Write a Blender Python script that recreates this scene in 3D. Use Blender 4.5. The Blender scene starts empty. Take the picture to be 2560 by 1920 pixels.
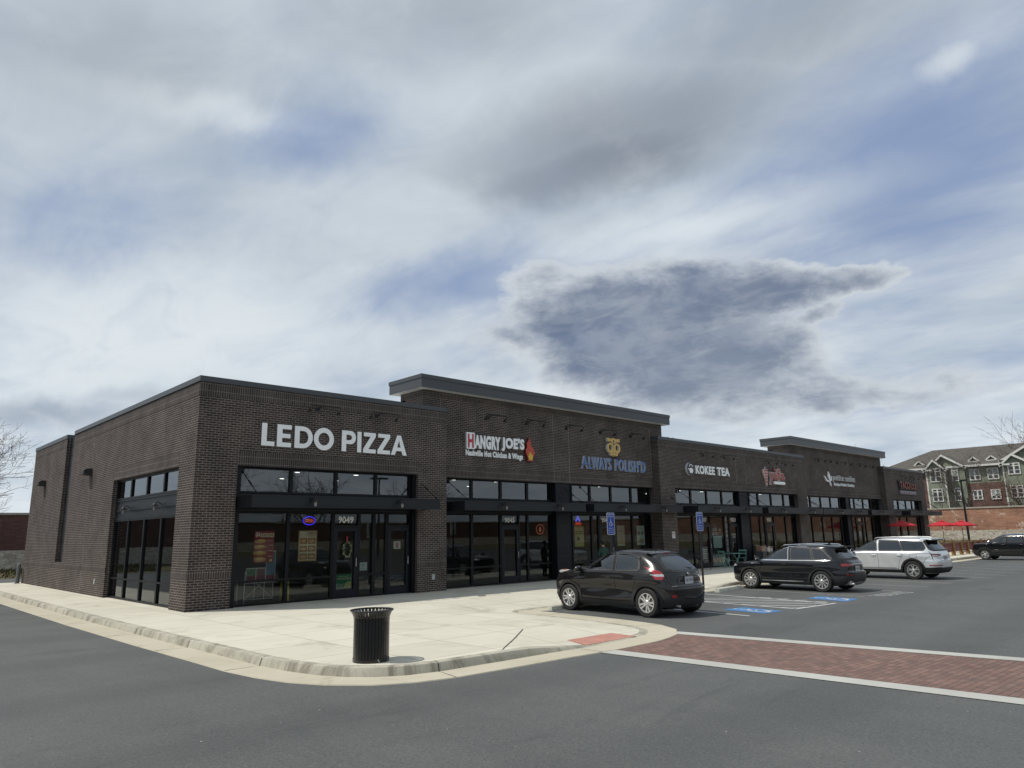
import bpy, bmesh, math, random
import numpy as np
from mathutils import Vector, Matrix, geometry
from mathutils.bvhtree import BVHTree
R=math.radians; PI=math.pi
random.seed(7)
scene=bpy.context.scene; col=scene.collection
# ------------------------------------------------------------------ camera
cam_d=bpy.data.cameras.new("camera"); cam=bpy.data.objects.new("camera",cam_d); col.objects.link(cam)
cam_d.sensor_width=36; cam_d.lens=1795.86/2560*36; cam_d.clip_start=0.1; cam_d.clip_end=20000
def cam_axes(p,r,y):
    f=Vector((math.sin(y)*math.cos(p),math.cos(y)*math.cos(p),math.sin(p)))
    rt=Vector((math.cos(y),-math.sin(y),0)); up=rt.cross(f)
    return math.cos(r)*rt+math.sin(r)*up, -math.sin(r)*rt+math.cos(r)*up, f
ax,ay,az=cam_axes(0.20527,-0.017925,0.760967)
cam.matrix_world=Matrix(((ax.x,ay.x,-az.x,-7.3852),(ax.y,ay.y,-az.y,-20.6264),(ax.z,ay.z,-az.z,1.9143),(0,0,0,1)))
scene.camera=cam
# ------------------------------------------------------------------ world
SUNV=Vector((-0.508,0.392,1.0)).normalized()
world=bpy.data.worlds.new("World"); scene.world=world; world.use_nodes=True
wn=world.node_tree; wn.nodes.clear()
def N(t,kind,**kw):
    n=t.nodes.new(kind)
    for k,v in kw.items():
        if k in n.inputs.keys() if isinstance(k,str) else False: n.inputs[k].default_value=v
        else: setattr(n,k,v)
    return n
def L(t,a,b): t.links.new(a,b)
def math_n(t,op,a,b=None,c=None,clamp=False):
    n=t.nodes.new('ShaderNodeMath'); n.operation=op; n.use_clamp=clamp
    for i,v in enumerate((a,b,c)):
        if v is None: continue
        if isinstance(v,(int,float)): n.inputs[i].default_value=v
        else: L(t,v,n.inputs[i])
    return n.outputs[0]
def mixc(t,fac,a,b,mode='MIX'):
    n=t.nodes.new('ShaderNodeMix'); n.data_type='RGBA'; n.blend_type=mode; n.clamp_factor=True
    for i,v in ((0,fac),(6,a),(7,b)):
        if isinstance(v,(int,float)): n.inputs[i].default_value=v
        elif isinstance(v,tuple): n.inputs[i].default_value=(*v[:3],1)
        else: L(t,v,n.inputs[i])
    return n.outputs[2]
def ramp(t,fac,stops,interp='LINEAR'):
    n=t.nodes.new('ShaderNodeValToRGB'); n.color_ramp.interpolation=interp
    e=n.color_ramp.elements
    while len(e)<len(stops): e.new(0.5)
    for i,(p,c) in enumerate(stops):
        e[i].position=p; e[i].color=(c,c,c,1) if isinstance(c,(int,float)) else (*c[:3],1)
    L(t,fac,n.inputs[0]); return n.outputs[0]
def sstep(t,v,a,b):
    n=t.nodes.new('ShaderNodeMapRange'); n.interpolation_type='SMOOTHSTEP'
    L(t,v,n.inputs[0]); n.inputs[1].default_value=a; n.inputs[2].default_value=b
    n.inputs[3].default_value=0; n.inputs[4].default_value=1
    return n.outputs[0]
def sky_dir(u,v):   # pixel of the photograph (2560x1920) -> fixed world direction, used once to note where each cloud hangs in the sky
    return (ax*((u-1280)/1795.86)-ay*((v-960)/1795.86)+az).normalized()
sky=wn.nodes.new('ShaderNodeTexSky'); sky.sky_type='NISHITA'; sky.sun_disc=False
sky.sun_elevation=R(57.3); sky.sun_rotation=R(307.6); sky.air_density=1.0; sky.dust_density=1.2
tc=wn.nodes.new('ShaderNodeTexCoord'); D_=tc.outputs['Generated']
sep=wn.nodes.new('ShaderNodeSeparateXYZ'); L(wn,D_,sep.inputs[0])
zz=math_n(wn,'ADD',math_n(wn,'MAXIMUM',sep.outputs[2],0.0),0.16)
cx=math_n(wn,'DIVIDE',sep.outputs[0],zz); cy=math_n(wn,'DIVIDE',sep.outputs[1],zz)
cmb=wn.nodes.new('ShaderNodeCombineXYZ'); L(wn,cx,cmb.inputs[0]); L(wn,cy,cmb.inputs[1]); P_=cmb.outputs[0]
def wnoise(scale,detail,rough,dist=0,vec=P_,rot=0,sc=(1,1,1),loc=(0,0,0)):
    m=wn.nodes.new('ShaderNodeMapping'); L(wn,vec,m.inputs[0]); m.inputs['Rotation'].default_value[2]=rot; m.inputs['Scale'].default_value=sc; m.inputs['Location'].default_value=loc
    n=wn.nodes.new('ShaderNodeTexNoise'); n.inputs['Scale'].default_value=scale; n.inputs['Detail'].default_value=detail
    n.inputs['Roughness'].default_value=rough; n.inputs['Distortion'].default_value=dist; L(wn,m.outputs[0],n.inputs['Vector']); return n
# warped direction for ragged cloud edges
wA=wnoise(3.2,9,.62,0.3,vec=D_); wB=wnoise(11,7,.6,0.0,vec=D_)
def vadd(a,b,k):
    s=wn.nodes.new('ShaderNodeVectorMath'); s.operation='SUBTRACT'; L(wn,b,s.inputs[0]); s.inputs[1].default_value=(.5,.5,.5)
    m=wn.nodes.new('ShaderNodeVectorMath'); m.operation='MULTIPLY_ADD'; L(wn,s.outputs[0],m.inputs[0]); m.inputs[1].default_value=(k,k,k); L(wn,a,m.inputs[2]); return m.outputs[0]
DW=vadd(vadd(D_,wA.outputs['Color'],.26),wB.outputs['Color'],.07)
def blob(u,v,au,av,rot=0,inner=.35,outer=1.0,vec=None):
    """A cloud mass centred on a fixed world direction; au/av its half sizes in photo pixels, rot in degrees (counter-clockwise)."""
    c=sky_dir(u,v); e1=ax.copy(); e1=(e1-c*e1.dot(c)).normalized(); e2=c.cross(e1)*-1
    if e2.dot(ay)<0: e2=-e2
    cr,sr=math.cos(R(rot)),math.sin(R(rot)); f1=e1*cr+e2*sr; f2=-e1*sr+e2*cr
    s=wn.nodes.new('ShaderNodeVectorMath'); s.operation='SUBTRACT'; L(wn,vec or DW,s.inputs[0]); s.inputs[1].default_value=c
    o=[]
    for f,a in ((f1,au),(f2,av)):
        k=1795.86/a*1.0
        d=wn.nodes.new('ShaderNodeVectorMath'); d.operation='DOT_PRODUCT'; L(wn,s.outputs[0],d.inputs[0]); d.inputs[1].default_value=f*k; o.append(math_n(wn,'POWER',math_n(wn,'ABSOLUTE',d.outputs['Value']),2.0))
    r=math_n(wn,'SQRT',math_n(wn,'ADD',o[0],o[1]))
    return math_n(wn,'SUBTRACT',1.0,sstep(wn,r,inner,outer))
def mx(a,b): return math_n(wn,'MAXIMUM',a,b)
BG=0.1
def sc_(r,g,b): # sRGB 0-255 -> linear colour for a background strength of BG
    f=lambda c:(c/255/12.92 if c/255<=.04045 else ((c/255+.055)/1.055)**2.4)/BG
    return (f(r),f(g),f(b))
n1=wnoise(1.1,10,.58,.5,rot=R(35),sc=(1,.55,1)); n2=wnoise(3.4,9,.6,.4,rot=R(35),sc=(1,.4,1),loc=(3,1,0)); n3=wnoise(1.5,7,.5,.5,loc=(5,9,0))
nd=wnoise(5.0,10,.62,.25,vec=D_,sc=(1,1,1.9)); nf=wnoise(2.2,4,.5,.2,vec=D_)
mixn=math_n(wn,'ADD',math_n(wn,'MULTIPLY',n1.outputs[0],.62),math_n(wn,'MULTIPLY',n2.outputs[0],.38))
DS=vadd(D_,wA.outputs['Color'],.12)
def cl(u,v,au,av,rot,k=1.0,inner=0.0): return math_n(wn,'MULTIPLY',blob(u,v,au,av,rot,inner,1.0,vec=DS),k)
def union(L_):
    o=L_[0]
    for q in L_[1:]: o=mx(o,q)
    return o
gap=union([cl(800,340,420,130,6),cl(300,560,620,200,6,.55),cl(1180,690,520,150,8),cl(2350,420,420,620,-20),cl(2150,640,420,200,10,.8),cl(2450,900,360,240,10,.6),cl(2000,470,360,130,25,.8)])
# distinct dark based clouds: soft body plus ragged noise, pale rim where the body thins out
body=union([cl(1650,845,680,300,-10,1.3,.08),cl(1870,705,540,125,4,1.1,.1),cl(2080,690,260,85,6,1.0,.1),cl(2030,776,240,60,14,.8),cl(1290,850,420,95,4,.78),cl(2060,960,620,120,0,.95),cl(1560,700,300,110,10,.8)])
nd2=wnoise(13.0,9,.62,.2,vec=D_,sc=(1,1,2.2))
ndm=math_n(wn,'ADD',math_n(wn,'MULTIPLY',nd.outputs[0],.6),math_n(wn,'MULTIPLY',nd2.outputs[0],.4))
vB=math_n(wn,'ADD',body,math_n(wn,'MULTIPLY',math_n(wn,'SUBTRACT',ndm,.5),1.5))
inb=sstep(wn,body,.04,.34)
maskB=math_n(wn,'MULTIPLY',sstep(wn,vB,.30,.62),inb); darkB=math_n(wn,'MULTIPLY',math_n(wn,'MULTIPLY',sstep(wn,vB,.38,1.05),sstep(wn,body,.10,.55)),math_n(wn,'ADD',.80,math_n(wn,'MULTIPLY',sstep(wn,nd2.outputs[0],.35,.62),.20)))
over=union([cl(1520,340,860,290,15,1.0,.05),cl(1900,60,700,340,20,.8),cl(1150,40,800,260,0,.6),cl(250,120,720,260,-4,.6)])
under=union([cl(1650,560,700,110,16,1.0,.1),cl(1050,520,420,110,-8,.7)])
vA=math_n(wn,'SUBTRACT',math_n(wn,'ADD',mx(over,cl(1500,400,680,170,15,1.22,.0)),math_n(wn,'MULTIPLY',math_n(wn,'SUBTRACT',nf.outputs[0],.5),.7)),math_n(wn,'MULTIPLY',under,.9))
darkA=math_n(wn,'MULTIPLY',sstep(wn,vA,.10,1.25),1.0)
low=math_n(wn,'MULTIPLY',union([cl(90,1045,260,50,0,.9),cl(330,1010,240,30,0,.5)]),.8)
bright=union([cl(350,850,1000,240,3,.9),cl(1700,575,760,120,16,1.0),cl(1320,1000,480,90,6,.9),cl(2358,121,150,80,30,.9),cl(500,250,420,60,-14,.8)])
cov=sstep(wn,math_n(wn,'SUBTRACT',math_n(wn,'ADD',mixn,.145),math_n(wn,'MULTIPLY',gap,.23)),.30,.66)
cov=mx(mx(mx(cov,maskB),math_n(wn,'MULTIPLY',darkA,1.3,clamp=True)),math_n(wn,'MULTIPLY',bright,.9))
blue=mixc(wn,.85,sky.outputs[0],sc_(132,150,184))
hz=sstep(wn,sep.outputs[2],.0,.42)
white=mixc(wn,hz,sc_(213,221,226),sc_(192,201,208))
tone=math_n(wn,'MULTIPLY',sstep(wn,n3.outputs[0],.38,.66),math_n(wn,'SUBTRACT',1.0,math_n(wn,'MULTIPLY',bright,.8)))
white=mixc(wn,tone,white,mixc(wn,hz,sc_(186,198,208),sc_(166,178,190)))
white=mixc(wn,math_n(wn,'MULTIPLY',bright,.85),white,sc_(218,225,228))
cloud=mixc(wn,darkA,white,sc_(130,138,148))
cloud=mixc(wn,low,cloud,sc_(140,151,168))
rim=mixc(wn,math_n(wn,'MULTIPLY',maskB,.8),cloud,sc_(212,217,220))
cloud=mixc(wn,darkB,rim,mixc(wn,sstep(wn,nf.outputs[0],.35,.65),sc_(98,111,134),sc_(130,140,154)))
fib=wnoise(4.6,10,.60,.9,rot=R(60),sc=(1,.6,1)); cloud=mixc(wn,math_n(wn,'MULTIPLY',sstep(wn,fib.outputs[0],.48,.74),.20),cloud,sc_(212,219,224)); cloud=mixc(wn,math_n(wn,'MULTIPLY',math_n(wn,'SUBTRACT',1.0,sstep(wn,fib.outputs[0],.28,.50)),.15),cloud,sc_(140,152,172))
fin=mixc(wn,math_n(wn,'MULTIPLY',cov,math_n(wn,'ADD',.80,math_n(wn,'MULTIPLY',fib.outputs[0],.26)),clamp=True),blue,cloud)
bg=wn.nodes.new('ShaderNodeBackground'); L(wn,fin,bg.inputs[0]); bg.inputs[1].default_value=BG
wo=wn.nodes.new('ShaderNodeOutputWorld'); L(wn,bg.outputs[0],wo.inputs[0])
# ------------------------------------------------------------------ sun
sd=bpy.data.lights.new("sun",'SUN'); sd.energy=3.15; sd.angle=R(0.6); sd.color=(1,.955,.87)
so=bpy.data.objects.new("sun",sd); col.objects.link(so); so.rotation_euler=SUNV.to_track_quat('Z','Y').to_euler(); so.location=(0,0,30)
vs=scene.view_settings; vs.view_transform='Standard'; vs.look='None'; vs.exposure=0.17; vs.gamma=1; vs.use_curve_mapping=False
scene.cycles.max_bounces=6; scene.cycles.transparent_max_bounces=12; scene.cycles.use_denoising=True
# ------------------------------------------------------------------ materials
MATS={}
def lin(r,g,b):
    f=lambda c:(c/255/12.92 if c/255<=.04045 else ((c/255+.055)/1.055)**2.4)
    return (f(r),f(g),f(b))
def base_mat(name):
    m=bpy.data.materials.new(name); m.use_nodes=True; t=m.node_tree; b=t.nodes['Principled BSDF']; MATS[name]=m
    return m,t,b
def noise(t,scale,detail=4,rough=.55,vec=None,dist=0,sc=None):
    n=t.nodes.new('ShaderNodeTexNoise'); n.inputs['Scale'].default_value=scale; n.inputs['Detail'].default_value=detail; n.inputs['Roughness'].default_value=rough; n.inputs['Distortion'].default_value=dist
    if vec is None:
        vec=t.nodes.new('ShaderNodeNewGeometry').outputs['Position'] if 1 else None
    if sc:
        m=t.nodes.new('ShaderNodeMapping'); L(t,vec,m.inputs[0]); m.inputs['Scale'].default_value=sc; vec=m.outputs[0]
    L(t,vec,n.inputs['Vector']); return n.outputs[0]
def objvec(t): return t.nodes.new('ShaderNodeTexCoord').outputs['Object']
def bump(t,b,h,strength=.3,dist=.01):
    n=t.nodes.new('ShaderNodeBump'); n.inputs['Strength'].default_value=strength; n.inputs['Distance'].default_value=dist
    L(t,h,n.inputs['Height']); L(t,n.outputs[0],b.inputs['Normal'])
def mat(name,c,rough=.6,metal=0,var=.12,scale=6,coat=0,bmp=0,bscale=80,spec=.5,emit=0,alpha=None):
    if name in MATS: return MATS[name]
    m,t,b=base_mat(name)
    b.inputs['Roughness'].default_value=rough; b.inputs['Metallic'].default_value=metal; b.inputs['Coat Weight'].default_value=coat
    b.inputs['Coat Roughness'].default_value=.03; b.inputs['Specular IOR Level'].default_value=spec
    ov=objvec(t)
    if var>0:
        n=noise(t,scale,5,.6,ov); f=ramp(t,n,[(.3,0),(.7,1)])
        L(t,mixc(t,f,tuple(x*(1-var) for x in c),tuple(min(1,x*(1+var)) for x in c)),b.inputs['Base Color'])
        r=t.nodes.new('ShaderNodeMapRange'); L(t,n,r.inputs[0]); r.inputs[3].default_value=max(0.02,rough*.85); r.inputs[4].default_value=min(1,rough*1.15); L(t,r.outputs[0],b.inputs['Roughness'])
    else: b.inputs['Base Color'].default_value=(*c,1)
    if bmp: bump(t,b,noise(t,bscale,4,.6,ov),bmp,.004)
    if emit: b.inputs['Emission Color'].default_value=(*c,1); b.inputs['Emission Strength'].default_value=emit
    return m
def brick_mat(name,c1,c2,mortar,bw,bh,mort,offset=.5,swap=False,var=.25,rough=.85,bmp=.35,patch=None,stain=None):
    m,t,b=base_mat(name)
    uv=t.nodes.new('ShaderNodeUVMap').outputs[0]
    vec=uv
    if swap:
        s=t.nodes.new('ShaderNodeSeparateXYZ'); L(t,uv,s.inputs[0]); k=t.nodes.new('ShaderNodeCombineXYZ'); L(t,s.outputs[1],k.inputs[0]); L(t,s.outputs[0],k.inputs[1]); vec=k.outputs[0]
    br=t.nodes.new('ShaderNodeTexBrick'); L(t,vec,br.inputs['Vector']); br.offset=offset; br.squash=1
    br.inputs['Scale'].default_value=1; br.inputs['Brick Width'].default_value=bw; br.inputs['Row Height'].default_value=bh; br.inputs['Mortar Size'].default_value=mort
    br.inputs['Mortar Smooth'].default_value=.1; br.inputs['Bias'].default_value=0
    br.inputs['Color1'].default_value=(*c1,1); br.inputs['Color2'].default_value=(*c2,1); br.inputs['Mortar'].default_value=(*mortar,1)
    n=noise(t,1.1,6,.6); f=ramp(t,n,[(.35,1-var),(.65,1+var*.6)])
    c=mixc(t,1.0,br.outputs['Color'],f,'MULTIPLY')
    if patch:
        pn=noise(t,patch[1],6,.62,dist=.6,sc=(1,1,2.2)); pf=ramp(t,pn,[(patch[2],0),(patch[2]+.09,1)]); c=mixc(t,pf,c,patch[0])
    L(t,c,b.inputs['Base Color']); b.inputs['Roughness'].default_value=rough; b.inputs['Specular IOR Level'].default_value=.25
    bump(t,b,math_n(t,'SUBTRACT',1.0,br.outputs['Fac']),bmp,.006)
    return m
def glass_mat(name,tint,refl=1.55,trans=.5,rough=.0):
    """Tinted storefront glass: mirror reflection by Fresnel over a see-through tint."""
    m=bpy.data.materials.new(name); m.use_nodes=True; t=m.node_tree; t.nodes.clear(); MATS[name]=m
    o=t.nodes.new('ShaderNodeOutputMaterial'); mixs=t.nodes.new('ShaderNodeMixShader')
    fr=t.nodes.new('ShaderNodeFresnel'); fr.inputs[0].default_value=refl
    g=t.nodes.new('ShaderNodeBsdfGlossy'); g.inputs['Roughness'].default_value=rough; g.inputs['Color'].default_value=(.92,.97,1,1)
    tr=t.nodes.new('ShaderNodeBsdfTransparent'); tr.inputs[0].default_value=(*tint,1)
    nn=noise(t,.35,2,.4,objvec(t)); bp_=t.nodes.new('ShaderNodeBump'); bp_.inputs['Strength'].default_value=.05; bp_.inputs['Distance'].default_value=.05; L(t,nn,bp_.inputs['Height']); L(t,bp_.outputs[0],g.inputs['Normal'])
    L(t,math_n(t,'MULTIPLY',fr.outputs[0],1.15,clamp=True),mixs.inputs[0]); L(t,tr.outputs[0],mixs.inputs[1]); L(t,g.outputs[0],mixs.inputs[2]); L(t,mixs.outputs[0],o.inputs[0])
    return m
B1,B2,MO=(.034,.0245,.0235),(.064,.047,.043),(.30,.27,.24)
BRICK=brick_mat('dark_brick',B1,B2,MO,.203,.0677,.0052)
SOLDIER=brick_mat('dark_soldier_brick',(.046,.036,.034),(.070,.056,.052),(.27,.245,.22),.203,.0677,.0042,offset=0,swap=True)
COPING=mat('charcoal_metal_coping',(.050,.056,.064),.42,.0,.08,1.5)
DARKM=mat('black_bronze_metal',(.006,.007,.009),.42,.0,.1,3,spec=.22)
CANOPY=mat('dark_canopy_metal',(.012,.0145,.018),.45,.0,.12,2,spec=.3)
SIDING=mat('dark_lap_siding',(.008,.0095,.014),.5,0,.1,3,spec=.25)
GLASS=glass_mat('storefront_glass',(.74,.79,.77),1.52)
GLASSU=glass_mat('clerestory_glass',(.34,.38,.38),1.9)
WHITEM=mat('white_sign_face',(.84,.86,.87),.4,0,.04,3)
WHITER=mat('white_sign_side',(.42,.42,.41),.5,0,.04,3)
BLACK=mat('black_gloss_paint',(.0065,.0065,.0075),.22,0,.1,9,coat=.4)
BLACKP=mat('black_plastic',(.012,.012,.013),.55,0,.15,9)
# ------------------------------------------------------------------ mesh helpers
class MB:
    def __init__(s): s.v=[]; s.f=[]; s.uv=[]
    def face(s,pts,uv=None):
        i=len(s.v); s.v+=[tuple(p) for p in pts]; s.f.append(list(range(i,i+len(pts)))); s.uv.append(uv)
    def box(s,x0,x1,y0,y1,z0,z1,skip=''):
        P=[(x0,y0,z0),(x1,y0,z0),(x1,y1,z0),(x0,y1,z0),(x0,y0,z1),(x1,y0,z1),(x1,y1,z1),(x0,y1,z1)]
        for k,q in (('b',(0,3,2,1)),('t',(4,5,6,7)),('f',(0,1,5,4)),('r',(1,2,6,5)),('k',(2,3,7,6)),('l',(3,0,4,7))):
            if k not in skip: s.face([P[i] for i in q])
        return s
    def obox(s,c,ax1,ax2,ax3,h1,h2,h3):
        c=Vector(c); a=Vector(ax1).normalized()*h1; b=Vector(ax2).normalized()*h2; d=Vector(ax3).normalized()*h3
        P=[c-a-b-d,c+a-b-d,c+a+b-d,c-a+b-d,c-a-b+d,c+a-b+d,c+a+b+d,c-a+b+d]
        for q in ((0,3,2,1),(4,5,6,7),(0,1,5,4),(1,2,6,5),(2,3,7,6),(3,0,4,7)): s.face([P[i] for i in q])
        return s
    def tube(s,pts,r,n=8,cap=True):
        pts=[Vector(p) for p in pts]; rr=r if isinstance(r,(list,tuple)) else [r]*len(pts)
        rings=[]; prev=None
        for i,p in enumerate(pts):
            d=(pts[min(i+1,len(pts)-1)]-pts[max(i-1,0)]).normalized()
            if prev is None:
                u=d.orthogonal().normalized()
            else: u=(prev-d*prev.dot(d)).normalized()
            prev=u; w=d.cross(u)
            b=len(s.v); s.v+=[tuple(p+(u*math.cos(2*PI*k/n)+w*math.sin(2*PI*k/n))*rr[i]) for k in range(n)]; rings.append(b)
        for a,b in zip(rings,rings[1:]):
            for k in range(n): s.f.append([a+k,a+(k+1)%n,b+(k+1)%n,b+k]); s.uv.append(None)
        if cap: s.f.append([rings[0]+k for k in range(n)][::-1]); s.f.append([rings[-1]+k for k in range(n)]); s.uv+=[None,None]
        return s
    def lathe(s,prof,c=(0,0,0),n=24,axis='z',closed=False):
        b=len(s.v); c=Vector(c); m=len(prof)
        for r,z in prof:
            for k in range(n):
                a=2*PI*k/n
                q={'z':(r*math.cos(a),r*math.sin(a),z),'y':(r*math.cos(a),z,r*math.sin(a)),'x':(z,r*math.cos(a),r*math.sin(a))}[axis]
                s.v.append(tuple(c+Vector(q)))
        rng=range(m if closed else m-1)
        for i in rng:
            i2=(i+1)%m
            for k in range(n):
                q=[b+i*n+k,b+i*n+(k+1)%n,b+i2*n+(k+1)%n,b+i2*n+k]
                if axis=='y': q=q[::-1]
                s.f.append(q); s.uv.append(None)
        return s
    def prism(s,poly,o,u,v,w,d):
        """Polygon (list of 2d points) in the plane o+u*a+v*b, pushed by w*d."""
        o=Vector(o);u=Vector(u);v=Vector(v);w=Vector(w)
        A=[o+u*a+v*b for a,b in poly]; B=[p+w*d for p in A]; n=len(A)
        s.face(A[::-1]); s.face(B)
        for i in range(n): s.face([A[i],A[(i+1)%n],B[(i+1)%n],B[i]])
        return s
    def build(s,name,m,parent=None,smooth=False,merge=False,bevel=0):
        me=bpy.data.meshes.new(name); me.from_pydata(s.v,[],s.f); 
        uvl=me.uv_layers.new(name='UVMap')
        me.update()
        co=s.v
        for p in me.polygons:
            nx,ny,nz=(abs(q) for q in p.normal); uvs=s.uv[p.index] if p.index<len(s.uv) else None
            for j,li in enumerate(p.loop_indices):
                if uvs: uvl.data[li].uv=uvs[j]; continue
                v=co[me.loops[li].vertex_index]
                uvl.data[li].uv=(v[0],v[1]) if nz>=nx and nz>=ny else ((v[1]+.05,v[2]) if nx>ny else (v[0],v[2]))
        if merge or bevel:
            bm=bmesh.new(); bm.from_mesh(me); bmesh.ops.remove_doubles(bm,verts=bm.verts,dist=1e-5); bmesh.ops.recalc_face_normals(bm,faces=bm.faces)
            bm.to_mesh(me); bm.free()
        if smooth:
            me.polygons.foreach_set('use_smooth',[True]*len(me.polygons)); me.update()
            try: me.set_sharp_from_angle(angle=R(35))
            except Exception: pass
        mm=m if isinstance(m,(list,tuple)) else [m]
        for q in mm: me.materials.append(q)
        o=bpy.data.objects.new(name,me); col.objects.link(o)
        if parent: o.parent=parent
        if bevel:
            md=o.modifiers.new('bevel','BEVEL'); md.width=bevel; md.segments=2; md.limit_method='ANGLE'
        return o
def tag(o,label=None,cat=None,group=None,kind=None):
    if label: o['label']=label
    if cat: o['category']=cat
    if group: o['group']=group
    if kind: o['kind']=kind
    return o
def thing(name,label,cat,loc=(0,0,0),rz=0,group=None):
    o=bpy.data.objects.new(name,None); col.objects.link(o); o.location=loc; o.rotation_euler=(0,0,rz); o.empty_display_size=.2
    return tag(o,label,cat,group)
def kids(o): return [c for c in bpy.data.objects if c.parent==o]
def dup(o,loc=None,rz=None,label=None,parent=None,tree=None):
    c=o.copy(); col.objects.link(c); c.parent=parent
    if loc is not None: c.location=loc
    if rz is not None: c.rotation_euler=(0,0,rz)
    if label: c['label']=label
    for k in kids(o): dup(k,parent=c)
    return c
def struct(mb,name,m,**k): return tag(mb.build(name,m,**k),kind='structure')
def text_mb(txt,x0,x1,z0,z1,y,depth,bold=0,sx=1.0,mb=None,face='-y',slant=0,both=False,origin=None,ux=None,uz=None,un=None):
    """Flat lettering stretched to the box x0..x1, z0..z1, given a real depth."""
    cu=bpy.data.curves.new('t','FONT'); cu.body=txt; cu.offset=bold; cu.extrude=.5; cu.resolution_u=3; cu.space_character=sx+bold*2.2
    ob=bpy.data.objects.new('t',cu); col.objects.link(ob)
    dg=bpy.context.evaluated_depsgraph_get(); dg.update(); me=bpy.data.meshes.new_from_object(ob.evaluated_get(dg))
    co=[v.co.copy() for v in me.vertices]; xs=[c.x for c in co]; ys=[c.y for c in co]
    a0,a1,b0,b1=min(xs),max(xs),min(ys),max(ys)
    if origin is None: origin=Vector((0,y,0)); ux=Vector((1,0,0)); uz=Vector((0,0,1)); un=Vector((0,-1,0))
    mb=mb or MB(); i=len(mb.v)
    for c in co:
        X=x0+(c.x-a0)/(a1-a0)*(x1-x0); Z=z0+(c.y-b0)/(b1-b0)*(z1-z0); X+=slant*(Z-z0)
        mb.v.append(tuple(origin+ux*X+uz*Z+un*(depth*(c.z+.5))))
    for p in me.polygons: mb.f.append([i+k for k in p.vertices]); mb.uv.append(None)
    bpy.data.objects.remove(ob); bpy.data.curves.remove(cu); bpy.data.meshes.remove(me)
    return mb
# ------------------------------------------------------------------ ground
ZR=-.14
def asphalt():
    m,t,b=base_mat('asphalt'); ps=t.nodes.new('ShaderNodeNewGeometry').outputs['Position']
    big=noise(t,.16,5,.6,ps,dist=.4); mid=noise(t,1.1,6,.65,ps,sc=(1,.35,1)); fine=noise(t,95,3,.7,ps); vor=t.nodes.new('ShaderNodeTexVoronoi'); vor.inputs['Scale'].default_value=130; L(t,ps,vor.inputs['Vector'])
    c=mixc(t,ramp(t,big,[(.3,0),(.72,1)]),(.058,.061,.0605),(.088,.092,.090))
    c=mixc(t,math_n(t,'MULTIPLY',ramp(t,mid,[(.42,0),(.7,1)]),.35),c,(.11,.113,.108))
    c=mixc(t,math_n(t,'MULTIPLY',ramp(t,fine,[(.4,0),(.75,1)]),.5),c,(.17,.175,.17))
    c=mixc(t,math_n(t,'MULTIPLY',ramp(t,vor.outputs['Distance'],[(0.0,1),(.22,0)]),.35),c,(.025,.026,.027))
    ag=noise(t,34,3,.75,ps); c=mixc(t,math_n(t,'MULTIPLY',ramp(t,ag,[(.52,0),(.68,1)]),.42),c,(.17,.175,.168)); c=mixc(t,math_n(t,'MULTIPLY',ramp(t,ag,[(.36,1),(.46,0)]),.4),c,(.035,.037,.037))
    lo=noise(t,.9,7,.7,ps,dist=1.2,sc=(.25,1,1)); c=mixc(t,math_n(t,'MULTIPLY',ramp(t,lo,[(.56,0),(.66,1)]),.3),c,(.045,.046,.048))
    wv=t.nodes.new('ShaderNodeTexWave'); wv.wave_type='BANDS'; wv.bands_direction='Y'; wv.inputs['Scale'].default_value=.09; wv.inputs['Distortion'].default_value=3.5; wv.inputs['Detail'].default_value=2; wv.inputs['Detail Scale'].default_value=.25; L(t,ps,wv.inputs['Vector'])
    c=mixc(t,math_n(t,'MULTIPLY',ramp(t,wv.outputs[0],[(.55,0),(.95,1)]),.22),c,(.042,.044,.045))
    sp_=noise(t,.55,3,.5,ps,dist=.1); c=mixc(t,math_n(t,'MULTIPLY',ramp(t,sp_,[(.70,0),(.76,1)]),.5),c,(.03,.03,.031))
    L(t,c,b.inputs['Base Color']); b.inputs['Roughness'].default_value=.82; b.inputs['Specular IOR Level'].default_value=.35
    bump(t,b,fine,.5,.006); return m
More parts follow.
